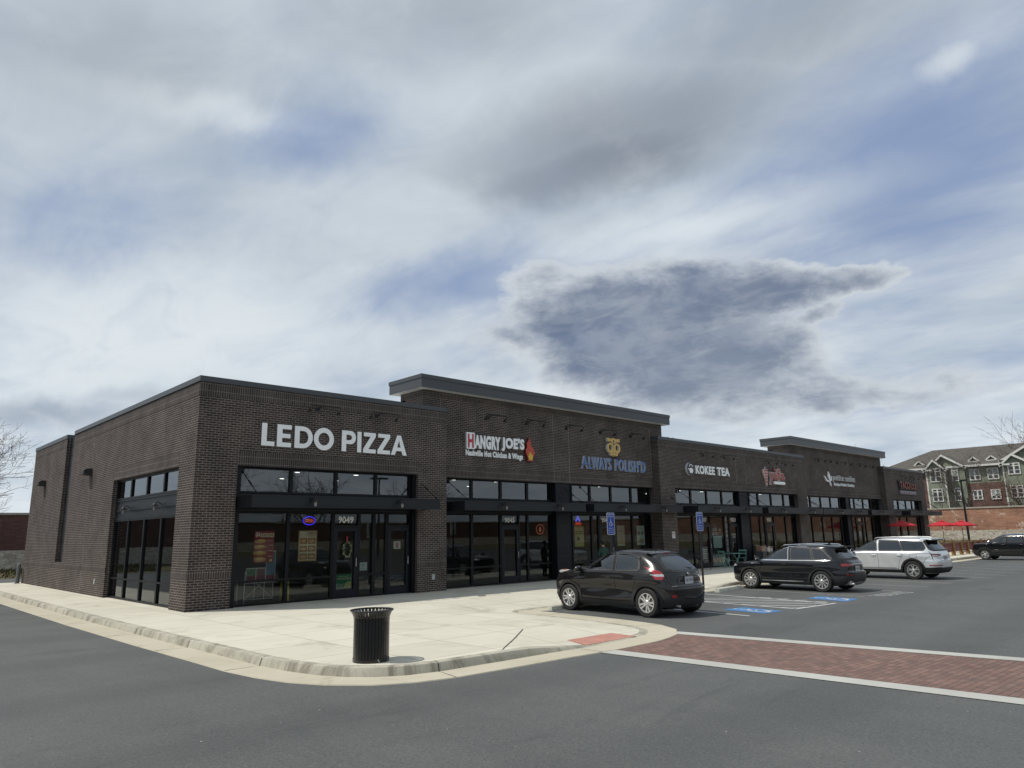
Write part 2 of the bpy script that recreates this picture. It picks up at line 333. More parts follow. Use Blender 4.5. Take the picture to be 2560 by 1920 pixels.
def concrete(name,c1,c2,joint=None,stain=None,jc=(.25,.24,.2),fine=.5,rough=.85,streak=0):
    m,t,b=base_mat(name); ps=t.nodes.new('ShaderNodeNewGeometry').outputs['Position']
    n=noise(t,.55,6,.62,ps); f=noise(t,60,3,.7,ps); c=mixc(t,ramp(t,n,[(.3,0),(.7,1)]),c1,c2)
    m2=noise(t,2.6,6,.7,ps,sc=(.3,1.2,1)); c=mixc(t,math_n(t,'MULTIPLY',ramp(t,m2,[(.45,0),(.75,1)]),.22),c,tuple(x*.78 for x in c1))
    c=mixc(t,math_n(t,'MULTIPLY',ramp(t,f,[(.55,0),(.8,1)]),.18),c,tuple(x*.7 for x in c1))
    if stain:
        s=noise(t,stain[1],6,.7,ps,dist=.8,sc=stain[3] if len(stain)>3 else None); c=mixc(t,math_n(t,'MULTIPLY',ramp(t,s,[(stain[2],0),(stain[2]+.16,1)]),.75),c,stain[0])
    if joint:
        br=t.nodes.new('ShaderNodeTexBrick'); br.offset=0; br.inputs['Scale'].default_value=1; br.inputs['Brick Width'].default_value=joint; br.inputs['Row Height'].default_value=joint; br.inputs['Mortar Size'].default_value=.011; br.inputs['Mortar Smooth'].default_value=.2
        br.inputs['Color1'].default_value=(.90,.90,.90,1); br.inputs['Color2'].default_value=(1.0,1.0,1.0,1); br.inputs['Mortar'].default_value=(.52,.5,.46,1)
        mp=t.nodes.new('ShaderNodeMapping'); L(t,ps,mp.inputs[0]); mp.inputs['Location'].default_value=(.3,.35,0); L(t,mp.outputs[0],br.inputs['Vector'])
        c=mixc(t,1.0,c,br.outputs[0],'MULTIPLY'); 
    L(t,c,b.inputs['Base Color']); b.inputs['Roughness'].default_value=rough; b.inputs['Specular IOR Level'].default_value=.3; bump(t,b,f,.25,.004); return m
ASPH=asphalt()
CONC=concrete('sidewalk_concrete',(.55,.52,.43),(.61,.58,.49),joint=1.52,stain=((.40,.375,.31),.7,.54))
KERBM=concrete('kerb_concrete',(.36,.34,.275),(.45,.425,.355),stain=((.15,.135,.105),2.4,.46,(1,1,.35)))
GUTM=concrete('gutter_concrete',(.42,.385,.295),(.49,.45,.36),stain=((.33,.29,.215),1.3,.55))
BANDM=concrete('pale_concrete_band',(.36,.36,.33),(.45,.45,.42))
def pavers():
    m,t,b=base_mat('red_clay_pavers'); ps=t.nodes.new('ShaderNodeNewGeometry').outputs['Position']
    mp=t.nodes.new('ShaderNodeMapping'); L(t,ps,mp.inputs[0]); mp.inputs['Rotation'].default_value[2]=R(3)
    br=t.nodes.new('ShaderNodeTexBrick'); L(t,mp.outputs[0],br.inputs['Vector']); br.inputs['Scale'].default_value=1; br.inputs['Brick Width'].default_value=.205; br.inputs['Row Height'].default_value=.105; br.inputs['Mortar Size'].default_value=.005; br.inputs['Bias'].default_value=-.1
    br.inputs['Color1'].default_value=(.155,.092,.078,1); br.inputs['Color2'].default_value=(.225,.138,.112,1); br.inputs['Mortar'].default_value=(.05,.043,.038,1)
    n=noise(t,.9,5,.6,ps); c=mixc(t,1.0,br.outputs[0],ramp(t,n,[(.3,.9),(.7,1.1)]),'MULTIPLY')
    wn_=t.nodes.new('ShaderNodeTexNoise'); wn_.inputs['Scale'].default_value=5; L(t,ps,wn_.inputs['Vector']); c=mixc(t,math_n(t,'MULTIPLY',ramp(t,wn_.outputs[0],[(.5,0),(.65,1)]),.4),c,(.09,.075,.066))
    L(t,c,b.inputs['Base Color']); b.inputs['Roughness'].default_value=.8; b.inputs['Specular IOR Level'].default_value=.3; bump(t,b,math_n(t,'SUBTRACT',1.0,br.outputs['Fac']),.5,.005); return m
PAVE=pavers()
GRASSM=mat('dry_lawn',(.15,.14,.06),.95,0,.35,.8,bmp=.8,bscale=30)
# terrain sheet to the horizon, lot on top
g=MB(); g.face([(-9000,-9000,ZR-.30),(9000,-9000,ZR-.30),(9000,9000,ZR-.30),(-9000,9000,ZR-.30)]); struct(g,'terrain',mat('distant_field',(.12,.12,.07),.95,0,.2,.01))
g=MB(); g.box(-70,108,-95,49.5,ZR-.5,ZR,skip='b'); struct(g,'parking_lot',ASPH)
# walkway outline
RAMP=[(3.3,-11.5),(5.2,-11.35),(6.25,-9.2),(6.3,-6.0),(15.6,-6.2)]
def seg_d(p,a,b):
    ax_,ay_=a;bx,by=b;px,py=p; dx,dy=bx-ax_,by-ay_; t=max(0,min(1,((px-ax_)*dx+(py-ay_)*dy)/(dx*dx+dy*dy))); return math.hypot(px-ax_-t*dx,py-ay_-t*dy)
def hz_(x,y):
    d=min(seg_d((x,y),a,b) for a,b in zip(RAMP,RAMP[1:])); t=min(1,d/1.9); t=t*t*(3-2*t); return -.122*(1-t)
edge_pts=[(-1.84,22.6),(-1.86,20),(-1.92,7.24),(-1.95,.8),(-1.9,-4.44),(-1.84,-7.2),(-1.82,-8.7),(-1.74,-9.5),(-1.60,-10.15),(-1.38,-10.62),(-1.08,-10.98),(-.7,-11.2),(-.2,-11.32),(.97,-11.38),(2.05,-11.42),(3.2,-11.5),(4.4,-11.47),(5.1,-11.33),(5.6,-11.0),(5.95,-10.4),(6.1,-9.5),(6.2,-8.36),(6.3,-6.6),(6.38,-6.2),(6.7,-6.0),(8.2,-6.02),(14,-6.15),(26,-6.35),(41,-6.62),(60,-6.8),(66,-6.85)]
def dense(pts,step=.35):
    out=[]
    for a,b in zip(pts,pts[1:]):
        n=max(1,int(math.hypot(b[0]-a[0],b[1]-a[1])/step)) if max(abs(a[0]),abs(b[0]))<30 and a[1]<12 else 4
        for k in range(n): out.append((a[0]+(b[0]-a[0])*k/n,a[1]+(b[1]-a[1])*k/n))
    return out+[pts[-1]]
EDGE=dense(edge_pts)
def normals2(pts):
    o=[]
    for i in range(len(pts)):
        a=pts[max(i-2,0)];b=pts[min(i+2,len(pts)-1)]; dx,dy=b[0]-a[0],b[1]-a[1]; l=math.hypot(dx,dy); o.append((dy/l,-dx/l))
    return o
# path runs with the walkway on its left -> outward normal is (dy,-dx)... check sign so that it points away from the shops
NO=normals2(EDGE)
if NO[3][0]>0: NO=[(-a,-b) for a,b in NO]
off=lambda d:[(p[0]+n[0]*d,p[1]+n[1]*d) for p,n in zip(EDGE,NO)]
inner=off(-.16)
poly=inner+[(66,22.6)]
pts=[Vector(p) for p in poly]; n0=len(pts); edges=[(i,(i+1)%n0) for i in range(n0)]
gx=-1.5
while gx<19:
    gy_=-11.3
    while gy_<-3.4:
        if not any(math.hypot(gx-p[0],gy_-p[1])<.2 for p in inner): pts.append(Vector((gx,gy_)))
        gy_+=.42
    gx+=.42
vv,ee,ff,_,_,_=geometry.delaunay_2d_cdt(pts,edges,[],1,1e-4)
g=MB(); 
for f in ff:
    c=sum((Vector(vv[i]) for i in f),Vector((0,0)))/len(f)
    g.f.append(list(f)); g.uv.append(None)
g.v=[(v.x,v.y,hz_(v.x,v.y)) for v in vv]
me_=struct(g,'sidewalk',CONC)
# kerb and gutter swept along the edge
def sweep(name,m,prof):
    g=MB(); rows=[]
    for i,(p,n) in enumerate(zip(EDGE,NO)):
        h=hz_(*p); rows.append([(p[0]+n[0]*d,p[1]+n[1]*d,z(h)) for d,z in prof])
    for r in rows: g.v+=r
    k=len(prof)
    for i in range(len(rows)-1):
        for j in range(k-1): g.f.append([i*k+j,i*k+j+1,(i+1)*k+j+1,(i+1)*k+j]); g.uv.append(None)
    me=struct(g,name,m,smooth=True,merge=True); return me
sweep('kerb',KERBM,[(-.16,lambda h:h),(-.045,lambda h:h+.001),(-.012,lambda h:h-.008),(.0,lambda h:h-.025 if h>-.09 else max(h-.01,ZR+.006)),(.035,lambda h:ZR+.004)])
sweep('gutter',GUTM,[(.02,lambda h:ZR+.006),(.10,lambda h:ZR+.009),(.62,lambda h:ZR+.014),(.635,lambda h:ZR-.01)])
# kerb joints: dark narrow grooves
g=MB()
acc=0; last=EDGE[0]; nxt=1.4
for i,(p,n) in enumerate(zip(EDGE,NO)):
    acc+=math.hypot(p[0]-last[0],p[1]-last[1]); last=p
    if acc>nxt and i<len(EDGE)-2 and p[0]<8:
        nxt=acc+3.0; t=Vector((-n[1],n[0],0)); h=hz_(*p); P3=Vector((p[0],p[1],0)); nn=Vector((n[0],n[1],0)); w=.009
        path=[(-.16,h+.002),(-.045,h+.003),(.002,h-.02),(.037,ZR+.008),(.62,ZR+.017)]
        for (d0,z0),(d1,z1) in zip(path,path[1:]):
            a=P3+nn*(d0+.004);b=P3+nn*(d1+.004); g.face([a+t*w+Vector((0,0,z0)),b+t*w+Vector((0,0,z1)),b-t*w+Vector((0,0,z1)),a-t*w+Vector((0,0,z0))])
struct(g,'kerb_joint',mat('joint_dirt',(.07,.062,.05),.95,0,.2,5))
def quad_sheet(name,pts,z,m,mb=None): 
    g=MB(); g.face([(x,y,z) for x,y in pts]); return struct(g,name,m)
ext=lambda a,b,y:(a[0]+(b[0]-a[0])*(y-a[1])/(b[1]-a[1]),y)
YE=-60
fa,fb=(5.84,-11.73),(6.59,-17.47); ia,ib=(5.50,-11.77),(6.25,-17.53); na,nb=(3.12,-11.93),(3.38,-18.13); oa,ob_=(2.73,-11.94),(3.03,-18.2)
def ln(a,b,y): return ext(a,b,y)
YT=-11.5
quad_sheet('brick_crosswalk',[ln(na,nb,YT),ln(na,nb,YE),ln(ia,ib,YE),ln(ia,ib,YT)],ZR+.004,PAVE)
quad_sheet('concrete_band',[ln(oa,ob_,YT),ln(oa,ob_,YE),ln(na,nb,YE),ln(na,nb,YT)],ZR+.0085,BANDM)
quad_sheet('concrete_band',[ln(ia,ib,YT),ln(ia,ib,YE),ln(fa,fb,YE),ln(fa,fb,YT)],ZR+.0085,BANDM)
# tactile pads with domes
TAC=mat('tactile_red',(.42,.20,.155),.7,0,.14,6)
def tactile(p,z0):
    g=MB(); P=[Vector((x,y,hz_(x,y)+.004)) for x,y in p]; g.face(P)
    nx_=22; ny=9
    for i in range(nx_):
        for j in range(ny):
            s=(i+.5)/nx_; t=(j+.5)/ny; c=P[0].lerp(P[1],s).lerp(P[3].lerp(P[2],s),t); r=.016
            if j%1==0: g.lathe([(r,0),(r*.6,.005),(0.001,.006)],c,6)
    return struct(g,'tactile_paving',TAC)
tactile([(3.22,-10.87),(4.56,-10.86),(4.66,-11.42),(3.12,-11.44)],0)
tactile([(14.6,-5.0),(16.2,-5.1),(16.2,-5.75),(14.6,-5.7)],0)
# manhole and expansion joint
g=MB(); g.lathe([(.0,.006),(.13,.006),(.14,.0)],(8.1,-2.8,0),24); tag(g.build('drain_cover',mat('rusty_iron',(.06,.05,.042),.7,.3,.3,20)),'small round dark drain cover set in the walkway','drain cover')
g=MB()
for a,b in (((3.32,-9.58),(1.26,-11.2)),):
    d=(Vector(b)-Vector(a)).normalized(); n=Vector((-d.y,d.x))*.012; A=Vector(a);B=Vector(b)
    seg=10
    for k in range(seg):
        p,q=A.lerp(B,k/seg),A.lerp(B,(k+1)/seg); g.face([(v.x,v.y,hz_(v.x,v.y)+.003) for v in (p+n,p-n,q-n,q+n)])
struct(g,'expansion_joint',MATS['joint_dirt'])
# painted markings
def worn(name,c,wear=.5):
    m,t,b=base_mat(name); ps=t.nodes.new('ShaderNodeNewGeometry').outputs['Position']; n=noise(t,9,6,.75,ps); f=ramp(t,n,[(wear,1),(wear+.12,.35)])
    L(t,mixc(t,f,(.09,.093,.09),c),b.inputs['Base Color']); b.inputs['Roughness'].default_value=.7; return m
LINE=worn('worn_white_paint',(.52,.53,.52),.56); LINE2=worn('faded_white_paint',(.30,.31,.30),.47); BLUEP=worn('blue_road_paint',(.045,.17,.40),.62)
def stripe(a,b,w=.1,z=ZR+.004,m=LINE,name='road_marking'):
    A=Vector(a);B=Vector(b); d=(B-A).normalized(); n=Vector((-d.y,d.x))*w/2; g=MB(); g.face([(v.x,v.y,z) for v in (A+n,A-n,B-n,B+n)]); return struct(g,name,m)
for a,b in [((11.95,-6.7),(11.39,-11.47)),((14.1,-6.85),(13.35,-11.49)),((11.35,-11.5),(13.43,-11.67)),((9.66,-7.2),(9.26,-11.35)),((16.4,-6.9),(15.83,-11.51)),((18.9,-7.0),(18.25,-11.77)),((21.35,-7.1),(20.65,-11.8)),((23.45,-7.2),(22.65,-11.96)),((25.6,-7.2),(24.35,-12.17)),((28.5,-7.4),(26.4,-12.29)),((30.4,-7.4),(28.44,-12.36)),((32.9,-7.4),(30.51,-12.4)),((35.5,-7.4),(32.76,-12.08)),((38.0,-7.5),(35.87,-11.44)),((40.42,-7.42),(38.6,-11.2)),((43.2,-7.5),(41.6,-11.2)),((46.2,-7.6),(44.9,-11.2))]:
    stripe(a,b,.09,m=LINE if a[0]<16 else LINE2)
for k in range(7):
    x0=12.0-.08*k; y0=-7.3-.62*k; x1=x0+2.0-.03*k; y1=y0-2.15
    yl=max(y1,-11.5); f=(yl-y0)/(y1-y0); stripe((x0,y0),(x0+(x1-x0)*f,yl),.09,ZR+.0045)
# wheelchair emblem painted in blue squares
def isa_polys():
    P=[]
    def ring(cx,cy,r0,r1,a0,a1,n=14):
        o=[(cx+r1*math.cos(R(a0+(a1-a0)*k/n)),cy+r1*math.sin(R(a0+(a1-a0)*k/n))) for k in range(n+1)]; i=[(cx+r0*math.cos(R(a0+(a1-a0)*k/n)),cy+r0*math.sin(R(a0+(a1-a0)*k/n))) for k in range(n+1)]
        return [[o[k],o[k+1],i[k+1],i[k]] for k in range(n)]
    P+=ring(.45,.34,.20,.27,120,400)          # wheel
    P+=[[(.40,.86+.0),(.50,.86),(.50,.96),(.40,.96)]]  # head
    P+=[[(.41,.44),(.50,.44),(.49,.82),(.41,.82)],[(.45,.62),(.66,.62),(.66,.68),(.45,.68)],[(.42,.40),(.70,.40),(.70,.48),(.42,.48)],[(.64,.44),(.71,.47),(.82,.22),(.75,.18)],[(.75,.18),(.90,.20),(.90,.27),(.76,.27)]]
    return P
def emblem(p):
    P=[Vector((x,y)) for x,y in p]; g=MB(); g.face([(v.x,v.y,ZR+.0042) for v in P]); struct(g,'road_marking',BLUEP)
    g=MB()
    for q in isa_polys():
        pts=[]
        for a,b in q:
            c=P[0].lerp(P[1],a).lerp(P[3].lerp(P[2],a),b); pts.append((c.x,c.y,ZR+.0082))
        g.face(pts)
    struct(g,'road_marking',LINE)
emblem([(9.98,-11.36),(10.62,-11.48),(10.86,-10.22),(10.16,-10.06)]) if 0 else emblem([(9.94,-11.38),(10.72,-11.48),(10.95,-10.25),(10.15,-10.08)])
emblem([(14.02,-11.70),(15.0,-11.68),(15.2,-10.42),(14.38,-10.42)])
# reserved lettering worn on the asphalt
for (x,y,w) in ((16.2,-12.0,2.0),(33.6,-12.4,2.4)):
    mb=text_mb('RESERVED',0,w,0,.55,0,.003,.02,origin=Vector((x,y,ZR+.004)),ux=Vector((.97,-.12,0)),uz=Vector((.1,1,0)),un=Vector((0,0,1))); struct(mb,'road_marking',LINE2)
# wheel stops
def wheelstop(x,y,rz,label,L_=1.85):
    g=MB(); h=L_/2; prof=[(-.09,0),(.09,0),(.075,.10),(.045,.13),(-.045,.13),(-.075,.10)]
    g.prism(prof,(-h,0,0),(0,1,0),(0,0,1),(1,0,0),L_)
    for s in (-1,1): g.lathe([(.0,.134),(.012,.134),(.012,.10)],(s*h*.6,0,0),8)
    o=g.build('wheel_stop',mat('wheel_stop_concrete',(.55,.54,.46),.85,0,.15,6),merge=True); o.location=(x,y,ZR+.001); o.rotation_euler=(0,0,rz); tag(o,label,'wheel stop','concrete wheel stops at the head of the stalls')
wheelstop(15.7,-7.05,R(6),'white ended concrete wheel stop beside the front wheel of the black crossover')
wheelstop(8.15,-6.55,R(3),'concrete wheel stop under the nose of the black hatchback')
wheelstop(10.55,-6.75,R(3),'concrete wheel stop right of the black hatchback')
# ------------------------------------------------------------------ shopping strip
bld=thing('strip_mall_building','long single storey dark brick shopping strip with black canopies and two raised grey cornices','building',(0,0,0))
H=6.5; CB=6.34; OH=4.0; DR=.405
L1,L3,L4,L5,L6=8.9,22.1,37.98,51.56,60.44; BK=21.6
w=MB()
def wall(x0,x1,y0,y1,z0,z1): w.box(x0,x1,y0,y1,z0,z1,skip='')
W=.42
# fronts
wall(0,1.21,0,W,0,CB); wall(7.62,L1,0,W+.4,0,CB); wall(1.21,7.62,0,W,OH,CB)
wall(L1,L3,DR,DR+W,OH,7.18-.0)
wall(L3,23.35,0,W+.4,0,CB); wall(36.68,L4,0,W+.4,0,CB); wall(23.35,36.68,0,W,OH,CB)
wall(L4,L5,DR,DR+W,OH,7.18)
wall(L5,52.85,0,W+.4,0,CB); wall(59.29,L6,0,W,0,CB); wall(52.85,59.29,0,W,OH,CB)
# left flank: opening 1.25..7.75, metal slot 14.03..15.27
wall(0,W,W,1.25,0,CB); wall(0,W,1.25,7.75,OH,CB); wall(0,W,7.75,14.03,0,CB); wall(0,W,14.03,15.27,0,1.08); wall(0,W,15.27,BK,0,CB-.02)
wall(W,L6,BK-W,BK,0,CB-.2); wall(L6-W,L6,W,BK-W,0,CB)
# raised towers
T1,T2,U1,U2=8.13,23.05,36.93,52.25; TB=1.84
for a,b in ((T1,T2),(U1,U2)):
    lo,hi=(L1,L3) if a==T1 else (L4,L5)
    wall(a,lo,DR,DR+W,CB-.3,7.18); wall(hi,b,DR,DR+W,CB-.3,7.18)
    wall(a,a+.3,DR+W,TB,CB-.3,7.18); wall(b-.3,b,DR+W,TB,CB-.3,7.18); wall(a,b,TB-.3,TB+.0,CB-.3,7.17)
w.build('wall',BRICK,bld)
# roof deck
g=MB(); g.box(W,L6-W,W+.43,BK-W,5.95,6.05); g.build('roof',mat('pale_roof_membrane',(.4,.4,.38),.8),bld)
# soldier courses, a few mm proud
s=MB(); e=.006
def band_front(x0,x1,y,z0,z1,d=.03): s.box(x0,x1,y-e,y+d,z0,z1)
def band_left(y0,y1,z0,z1,d=.03): s.box(-e,d,y0,y1,z0,z1)
for x0,x1 in ((-e,L1),(L3,L4),(L5,L6)):
    band_front(x0,x1,0,5.935,CB); 
for x0,x1 in ((1.21,7.62),(23.35,36.68),(52.85,59.29)): band_front(x0,x1,0,OH,4.42,.03)
for x0,x1 in ((L1,L3),(L4,L5)): band_front(x0,x1,DR,OH,4.42)
for x0,x1 in ((T1,T2),(U1,U2)): band_front(x0,x1,DR,6.93,7.18)
for x0,x1 in ((-e,1.21),(7.62,L1),(L3,23.35),(36.68,L4),(L5,52.85),(59.29,L6)): band_front(x0,x1,0,.845,1.05)
band_left(0,14.03,5.935,CB); band_left(15.27,BK,5.93,CB-.02); band_left(0,1.25,.845,1.05); band_left(7.75,BK,.845,1.05); band_left(1.25,7.75,OH,4.42)
for x in (L3,L5): s.box(x-e,x+.02,0,DR,5.935,CB)
for a in (T1,U1): s.box(a-e,a+.02,DR,TB,6.93,7.18)
s.build('soldier_course',SOLDIER,bld)
# thin darker shadow-line courses and sealant joints
SEAL=mat('pale_sealant',(.26,.235,.205),.8,0,.1)
for x,y,z0,z1 in ((15.01,DR,4.42,6.93),(16.0,DR,4.42,6.93),(L1+.02,DR,6.5,6.93),(22.0,DR,4.42,6.9),(29.38,0,4.42,5.93),(30.44,0,4.42,5.93),(45.0,DR,4.42,6.93),(45.9,DR,4.42,6.93)):
    J=MB(); J.box(x,x+.014,y-.004,y+.01,z0,z1)
    if x in (15.01,16.0): J.box(x,x+.014,DR-e-.003,DR,4.0,4.42)
    J.build('sealant_joint',SEAL,bld)
J=MB(); J.box(-.004,.01,10.85,10.865,0,5.93); J.build('sealant_joint',SEAL,bld); J=MB(); J.box(-.004,.01,7.74,7.755,4.42,5.93); J.build('sealant_joint',SEAL,bld)
# copings
c=MB()
def cop(x0,x1,y0,y1,z0=CB,z1=H): c.box(x0,x1,y0,y1,z0,z1); c.box(x0-.012,x1+.012,y0-.012,y1+.012,z0-.0,z0+.018)
cop(L3,L4,-.03,W+.03); c.build('coping',COPING,bld); c=MB(); cop(L5,L6+.03,-.03,W+.03); c.build('coping',COPING,bld); c=MB(); cop(-.03,L1,-.03,W+.03)
c.box(-.03,W+.03,W+.03,14.03,CB,H); c.box(-.042,W+.042,W+.045,14.04,CB,CB+.018); c.build('coping',COPING,bld)
c=MB(); c.box(-.03,W+.03,15.27,BK+.03,CB-.02,H-.016); c.build('coping',COPING,bld)
OV=.315
for a,b in ((T1,T2),(U1,U2)):
    c=MB(); x0,x1,y0,y1=a-OV,b+OV,DR-OV,TB+OV
    c.box(x0,x1,y0,y1,7.182,7.53,skip='b'); c.box(x0-.025,x1+.025,y0-.025,y1+.025,7.53,7.675)
    cc=c.build('cornice',COPING,bld)
    g=MB(); g.box(x0+.01,x1-.01,y0+.01,y1-.01,7.178,7.2); g.build('soffit',mat('white_soffit',(.62,.63,.64),.6,0,.05),cc)
# metal slot on the flank
g=MB(); g.box(.17,W,14.03,15.27,1.08,CB)
for k in range(13): z=1.15+k*.4; g.box(.155,.18,14.03,15.27,z,z+.375)
g.build('metal_panel',mat('dark_corrugated_panel',(.035,.037,.042),.4,.4,.15,3),bld)
# ---- storefront glazing
def window(x0,x1,z0,z1,y,mull=(),rails=(),axis='x',glass=GLASS,fw=.06,mw=.055,xp=0,name='window'):
    """Framed glazing in the plane y (or x when axis='y')."""
    g=MB(); d0,d1=-.05,.06
    def b(a0,a1,c0,c1):
        if axis=='x': g.box(a0,a1,y+d0,y+d1,c0,c1)
        else: g.box(y+d0,y+d1,a0,a1,c0,c1)
    b(x0,x1,z0,z0+fw); b(x0,x1,z1-fw,z1); b(x0,x0+fw,z0+fw,z1-fw); b(x1-fw,x1,z0+fw,z1-fw)
    ms=sorted(mull); xs=[x0+fw]
    for m in ms: b(m-mw,m+mw,z0+fw,z1-fw); xs+=[m-mw,m+mw]
    xs.append(x1-fw)
    for r in rails:
        for k in range(0,len(xs),2): b(xs[k],xs[k+1],r-.028,r+.028)
    f=g.build(name,DARKM,bld)
    q=MB()
    if axis=='x': q.face([(x0+fw,y,z0+fw),(x1-fw,y,z0+fw),(x1-fw,y,z1-fw),(x0+fw,y,z1-fw)])
    else: q.face([(y,x1-fw,z0+fw),(y,x0+fw,z0+fw),(y,x0+fw,z1-fw),(y,x1-fw,z1-fw)])
    q.build('pane',glass,f); return f
DOORM=mat('black_door_aluminium',(.007,.009,.015),.38,.0,.1,4,spec=.25)
def door(x0,x1,y,hinge='l'):
    g=MB(); zt=2.19; a=.11
    g.box(x0,x0+a,y-.055,y+.04,0.01,zt); g.box(x1-a,x1,y-.055,y+.04,0.01,zt); g.box(x0+a,x1-a,y-.055,y+.04,zt-a,zt); g.box(x0+a,x1-a,y-.055,y+.04,0.01,.27)
    f=g.build('door',DOORM,bld)
    q=MB(); q.face([(x0+a,y,.27),(x1-a,y,.27),(x1-a,y,zt-a),(x0+a,y,zt-a)]); q.build('pane',GLASS,f)
    h=MB(); xh=x1-.07 if hinge=='l' else x0+.07
    h.tube([(xh,y-.06,.95),(xh,y-.11,.97),(xh,y-.11,1.22),(xh,y-.06,1.24)],.012,8); h.build('handle',mat('steel_pull',(.5,.5,.5),.25,1,.05),f)
    # transom light above
    g=MB(); g.box(x0-.02,x1+.02,y-.05,y+.06,2.20,2.27); g.box(x0-.02,x1+.02,y-.05,y+.06,2.62,2.69); t=g.build('transom',DARKM,bld); q=MB(); q.face([(x0,y,2.27),(x1,y,2.27),(x1,y,2.62),(x0,y,2.62)]); q.build('pane',GLASS,t)
    return f
def header(x0,x1,y):
    g=MB(); g.box(x0,x1,y-.03,y+.1,2.69,3.20); g.box(x0,x1,y-.06,y+.05,2.72,2.76); g.box(x0,x1,y-.06,y+.05,3.155,3.2); return g.build('spandrel',CANOPY,bld)
def jamb(x0,x1,y0,y,z1=OH): 
    g=MB(); g.box(x0,x1,y0,y+.1,0,z1); return g.build('steel_column',DARKM,bld)
def pilaster(x0,x1,y0):
    g=MB(); g.box(x0+.07,x1-.07,y0+.04,y0+.3,0,OH)
    for k in range(19): z=.02+k*.21; g.box(x0+.05,x1-.05,y0+.02,y0+.05,z,z+.195)
    g.box(x0,x0+.07,y0-.02,y0+.32,0,OH); g.box(x1-.07,x1,y0-.02,y0+.32,0,OH); return g.build('pilaster',SIDING,bld)
Y1,Y2=.30,.70
LT=2.66
# unit 1
jamb(1.21,1.38,.12,Y1); jamb(7.50,7.62,.12,Y1); header(1.38,7.5,Y1)
window(1.38,7.50,3.22,OH,Y1,(3.02,4.57,6.08),glass=GLASSU)
window(1.38,4.52,0,2.69,Y1,(2.995,),(.69,)); door(4.57,5.42,Y1); jamb(4.52,4.57,Y1-.06,Y1,2.69); jamb(5.42,5.46,Y1-.06,Y1,2.69)
window(5.46,6.55,0,2.69,Y1,(6.04,),(.70,)); door(6.60,7.45,Y1); jamb(6.55,6.60,Y1-.06,Y1,2.69); jamb(7.45,7.5,Y1-.06,Y1,2.69)
# unit 2 / 3
header(L1,15.15,Y2); header(16.12,22.0,Y2)
window(L1+.02,15.12,3.22,OH,Y2,(10.645,12.16,13.64),glass=GLASSU); window(16.17,22.08,3.22,OH,Y2,(17.605,19.09,20.61),glass=GLASSU)
window(L1+.02,12.14,0,2.69,Y2,(10.645,),(.69,)); door(12.19,13.09,Y2); jamb(12.14,12.19,Y2-.06,Y2,2.69); jamb(13.09,13.11,Y2-.06,Y2,2.69); window(13.11,15.1,0,2.69,Y2,(13.63,),(.69,))
pilaster(15.12,16.17,.46)
window(16.17,18.14,0,2.69,Y2,(17.66,),(.69,)); door(18.2,19.1,Y2); jamb(18.14,18.2,Y2-.06,Y2,2.69); jamb(19.1,19.2,Y2-.06,Y2,2.69); window(19.2,22.08,0,2.69,Y2,(20.615,),(.69,))
# units 4,5,6
header(23.35,29.9,Y1); header(30.8,36.68,Y1)
window(23.4,29.75,3.22,OH,Y1,(25.11,26.62,28.14),glass=GLASSU); window(30.84,36.66,3.22,OH,Y1,(32.12,33.7,35.28),glass=GLASSU)
pilaster(29.7,30.84,.12)
window(23.4,25.78,0,2.69,Y1,(25.16,),(.69,)); door(25.84,26.7,Y1); jamb(25.78,25.84,Y1-.06,Y1,2.69)
window(26.72,28.7,0,2.69,Y1,(28.2,),(.69,)); door(28.74,29.56,Y1,'r'); jamb(29.56,29.7,Y1-.06,Y1,2.69)
window(30.86,32.72,0,2.69,Y1,(32.14,),(.69,)); door(32.78,33.74,Y1); window(33.78,36.64,0,2.69,Y1,(35.3,),(.69,))
# units 7,8
header(L4,45.2,Y2); header(45.8,L5,Y2)
window(L4+.03,45.1,3.22,OH,Y2,(39.83,41.4,42.95,44.4),glass=GLASSU); window(45.7,L5-.03,3.22,OH,Y2,(47.0,48.6,50.08),glass=GLASSU)
pilaster(44.95,45.75,.46)
window(L4+.03,45.0,0,2.69,Y2,(39.83,41.42,42.93,44.4),(.69,)); window(45.75,47.02,0,2.69,Y2,(),(.69,)); door(47.08,48.1,Y2); window(48.14,L5-.03,0,2.69,Y2,(48.7,50.08),(.69,))
# unit 9
header(52.85,59.29,Y1); window(52.9,59.25,3.22,OH,Y1,(54.65,56.3,57.7),glass=GLASSU); window(52.9,59.25,0,2.69,Y1,(54.6,56.2,58.7),(.69,))
# flank window
x=.2
window(1.25,7.75,3.30,OH,x,(2.9,4.5,6.15),axis='y',glass=GLASSU); window(1.25,7.75,0,2.62,x,(2.9,4.5,6.15),(.66,),axis='y')
g=MB(); g.box(x-.02,x+.1,1.25,7.75,2.62,3.30); 
for z in (2.62,2.9,3.24): g.box(x-.06,x,1.25,7.75,z,z+.045)
g.build('spandrel',CANOPY,bld)
